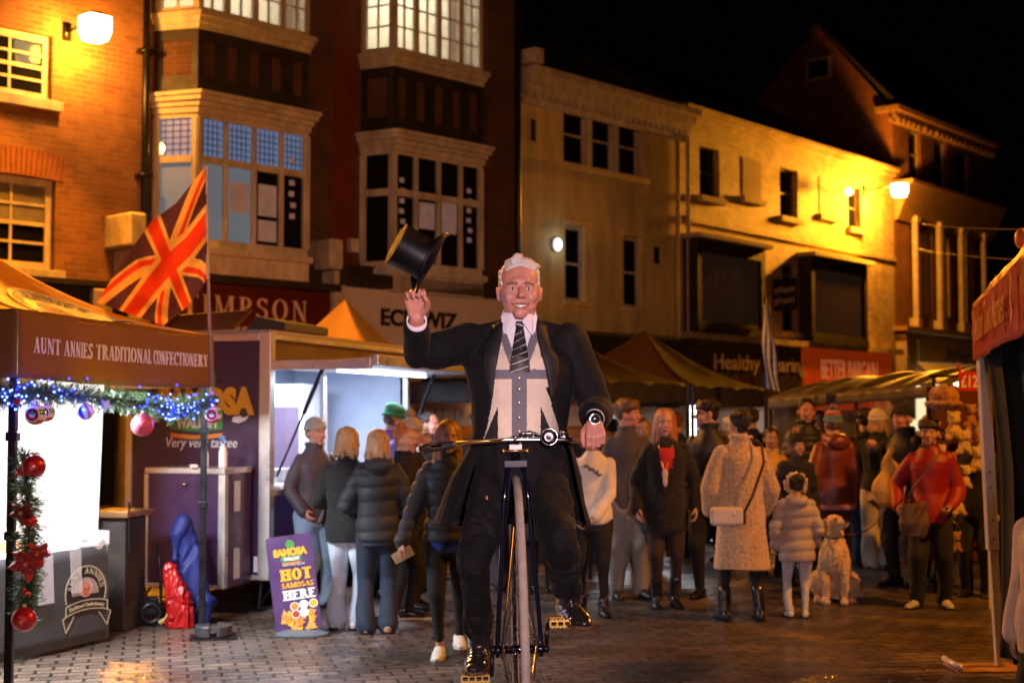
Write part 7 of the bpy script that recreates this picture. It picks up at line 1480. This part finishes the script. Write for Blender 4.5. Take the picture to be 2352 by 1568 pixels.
# top hat
cb, ct_ = P(987, 602, 5.44), P(914, 555, 5.41); ax = Vector((-.85,-.24,.46)).normalized(); xa = Vector((.44,0,.9)); xa = (xa-ax*xa.dot(ax)).normalized(); ya = ax.cross(xa)
th_ = empty('top_hat', cb, 0, 'black silk top hat held up by its brim above the rider', 'hat'); HM = Matrix((xa, ya, ax)).transposed()
SILK = mat('black_silk', (.004,.004,.005), .42, var=.2, spec=.3)
def crown(u, v):
    a = 2*PI*u; r = 1+.035*(2*v-1)**2+.03*v; return HM @ Vector((.080*r*math.cos(a), .086*r*math.sin(a), .148*v))
o = MB().grid(crown, 56, 16).build('crown', SILK, th_, smooth=True); tp_ = MB(); tp_.grid(lambda u, v: HM @ Vector((.0852*v*math.cos(2*PI*u), .0916*v*math.sin(2*PI*u), .148+.003*(1-v*v))), 56, 6).build('crown_top', mat('pale_brown_silk', (.05,.04,.03), .75, var=.6, vs=30, spec=.2), th_, smooth=True)  # crown top coloured paler and browner than the silk sides
def brim(u, v):
    a = 2*PI*u; x = (.078+.052*v)*math.cos(a); y = (.084+.040*v)*math.sin(a); return HM @ Vector((x, y, .0+.036*v**2*math.sin(a)**2-.010*v*v*math.cos(a)**2))
solid(MB().grid(brim, 64, 8).build('brim', SILK, th_, smooth=True), .005, 0); MB().tube([brim(i/64, 1) for i in range(65)], .005, 8).build('brim_binding', SILK, th_, smooth=True)
MB().grid(lambda u, v: HM @ Vector((.0815*math.cos(2*PI*u), .0875*math.sin(2*PI*u), .004+.022*v)), 56, 2).build('hat_band', mat('band_ribbon', (.02,.018,.02), .6), th_, smooth=True)
# ================================================================ lights
def area(name, loc, aim, power, col, size=.4, spread=180, shape='DISK'):
    l = bpy.data.lights.new(name, 'AREA'); l.energy = power; l.color = col; l.shape = shape; l.size = size; l.spread = R(spread)
    o = bpy.data.objects.new(name, l); COL.objects.link(o); o.location = loc
    o.rotation_euler = (Vector(aim)-Vector(loc)).to_track_quat('-Z', 'Y').to_euler(); return o
def point(name, loc, power, col, r=.1):
    l = bpy.data.lights.new(name, 'POINT'); l.energy = power; l.color = col; l.shadow_soft_size = r
    o = bpy.data.objects.new(name, l); COL.objects.link(o); o.location = loc; return o
SOD = (1, .34, .015)
def street_lamp(W, px, py, off, label, wallp, areap, aim, big):
    t, z = W.hit(px, py, off); root = empty('street_lamp', W.w(t, z, 0), W.rz, label, 'street lamp', 'wall mounted street lamps')
    mb = MB().tube([(0,0,.12),(0,-off+.1,.16)], .02); mb.box(-.06, .06, -.04, 0, .0, .25); mb.build('bracket', BLACKM, root, smooth=True)
    mb = MB().loft([(0,-off,.27*big,.08,.08),(0,-off,.2*big,.2*big,.2*big)], 20, 5); mb.build('hood', mat('lamp_hood', (.5,.4,.25), .5), root, smooth=True)
    mb = MB().loft([(0,-off,.195*big,.19*big,.19*big),(0,-off,0,.19*big,.19*big),(0,-off,-.13*big,.15*big,.15*big)], 20, 5); g = mb.build('lamp_glass', lit('sodium_glow', (1,.74,.3), 26), root, smooth=True)
    c = W.w(t, z-.05, off*.72)
    point('lamp_light', c, wallp, SOD, .12); area('lamp_beam', W.w(t, z-.15, off+.1), aim, areap, SOD, .4)
    return c
street_lamp(WA, 218, 72, .75, 'large bright street lamp on the orange brick wall at top left', 330, 1700, (0, 8, .5), .95)
street_lamp(WD, 2066, 440, 1.0, 'distant bright street lamp between the painted brick and tall dark buildings', 1050, 1500, (3, 14, 0), .95)
# sodium lamp on the near side of the street, behind the photographer
L3 = Vector((-7.5, -5.5, 6.8))
root = empty('street_lamp', (L3.x, L3.y, 0), 0, 'street lamp standing behind the photographer', 'street lamp', 'wall mounted street lamps')
MB().tube([(0,0,0),(0,0,7),(.3,.3,7.1),(.6,.6,7.05)], [.09,.06,.04,.03]).build('pole', BLACKM, root, smooth=True)
MB().ell((.7,.7,7.0), (.3,.16,.09)).build('lamp_glass', lit('sodium_glow', 0, 0), root, smooth=True)
area('lamp_beam', (L3.x+.7, L3.y+.7, 6.85), (1.5, 12, 2), 260, (1, .36, .05), .4)
# white lamps of the market stalls
area('stall_and_fill_light', (-3.6, 9.2, 2.15), (-3.3, 9.6, 0), 150, (.9, .95, 1), .5)
area('stall_and_fill_light', (-3.0, 9.0, 2.05), (-1.0, 8.2, 0), 165, (.82, .9, 1), .3)
# trailer, tents, food stall
def tw(p): return Vector((-2.05,12.0,0))+TM @ Vector(p)
area('trailer_light', tw((-.55,1.6,2.2)), tw((-.5,1.6,0)), 70, (.62,.75,1), .8)
area('hatch_light', tw((.42,1.55,2.0)), tw((.5,1.5,0)), 55, (.8,.85,1), .9)
area('tent_light', (1.5, 18.6, 2.2), (1.7, 17.5, 0), 60, (.8,.93,1), .4)
area('tent_light', (.4, 16.2, 2.2), (.6, 15.6, 0), 40, (1,.75,.5), .4)
point('food_stall_light', (-.3, 16.6, 1.75), 14, (1,.5,.15), .05)
point('wall_light_lamp', wl, 1.5, (.8,.9,1), .1)

for i in (1,3,6,7): point('blue_glow', gp[i]+Vector((.08,-.12,-.06)), 3, (.01,.04,1), .04)
# unseen fill light added behind the camera to brighten the rider
area('stall_and_fill_light', (.5, -.8, 2.15), (0, 6, 1.75), 27, (1,.7,.76), .4, 44)

L4 = Vector((7.6, 9.3, 6.2)); root = empty('street_lamp', (L4.x, L4.y, 0), 0, 'street lamp across the road beyond the right edge', 'street lamp', 'wall mounted street lamps')
MB().tube([(0,0,0),(0,0,6.2),(-.3,-.1,6.4),(-.7,-.2,6.35)], [.09,.06,.04,.03]).build('pole', BLACKM, root, smooth=True); MB().ell((-.9,-.25,6.32), (.3,.16,.09)).build('lamp_glass', lit('sodium_glow', 0, 0), root, smooth=True)
area('lamp_beam', (L4.x-.9, L4.y-.3, 6.15), (-1, 11, 1.5), 700, SOD, .4)
for c in rooms: point('room_light', c, 75, (1,.9,.68), .3)
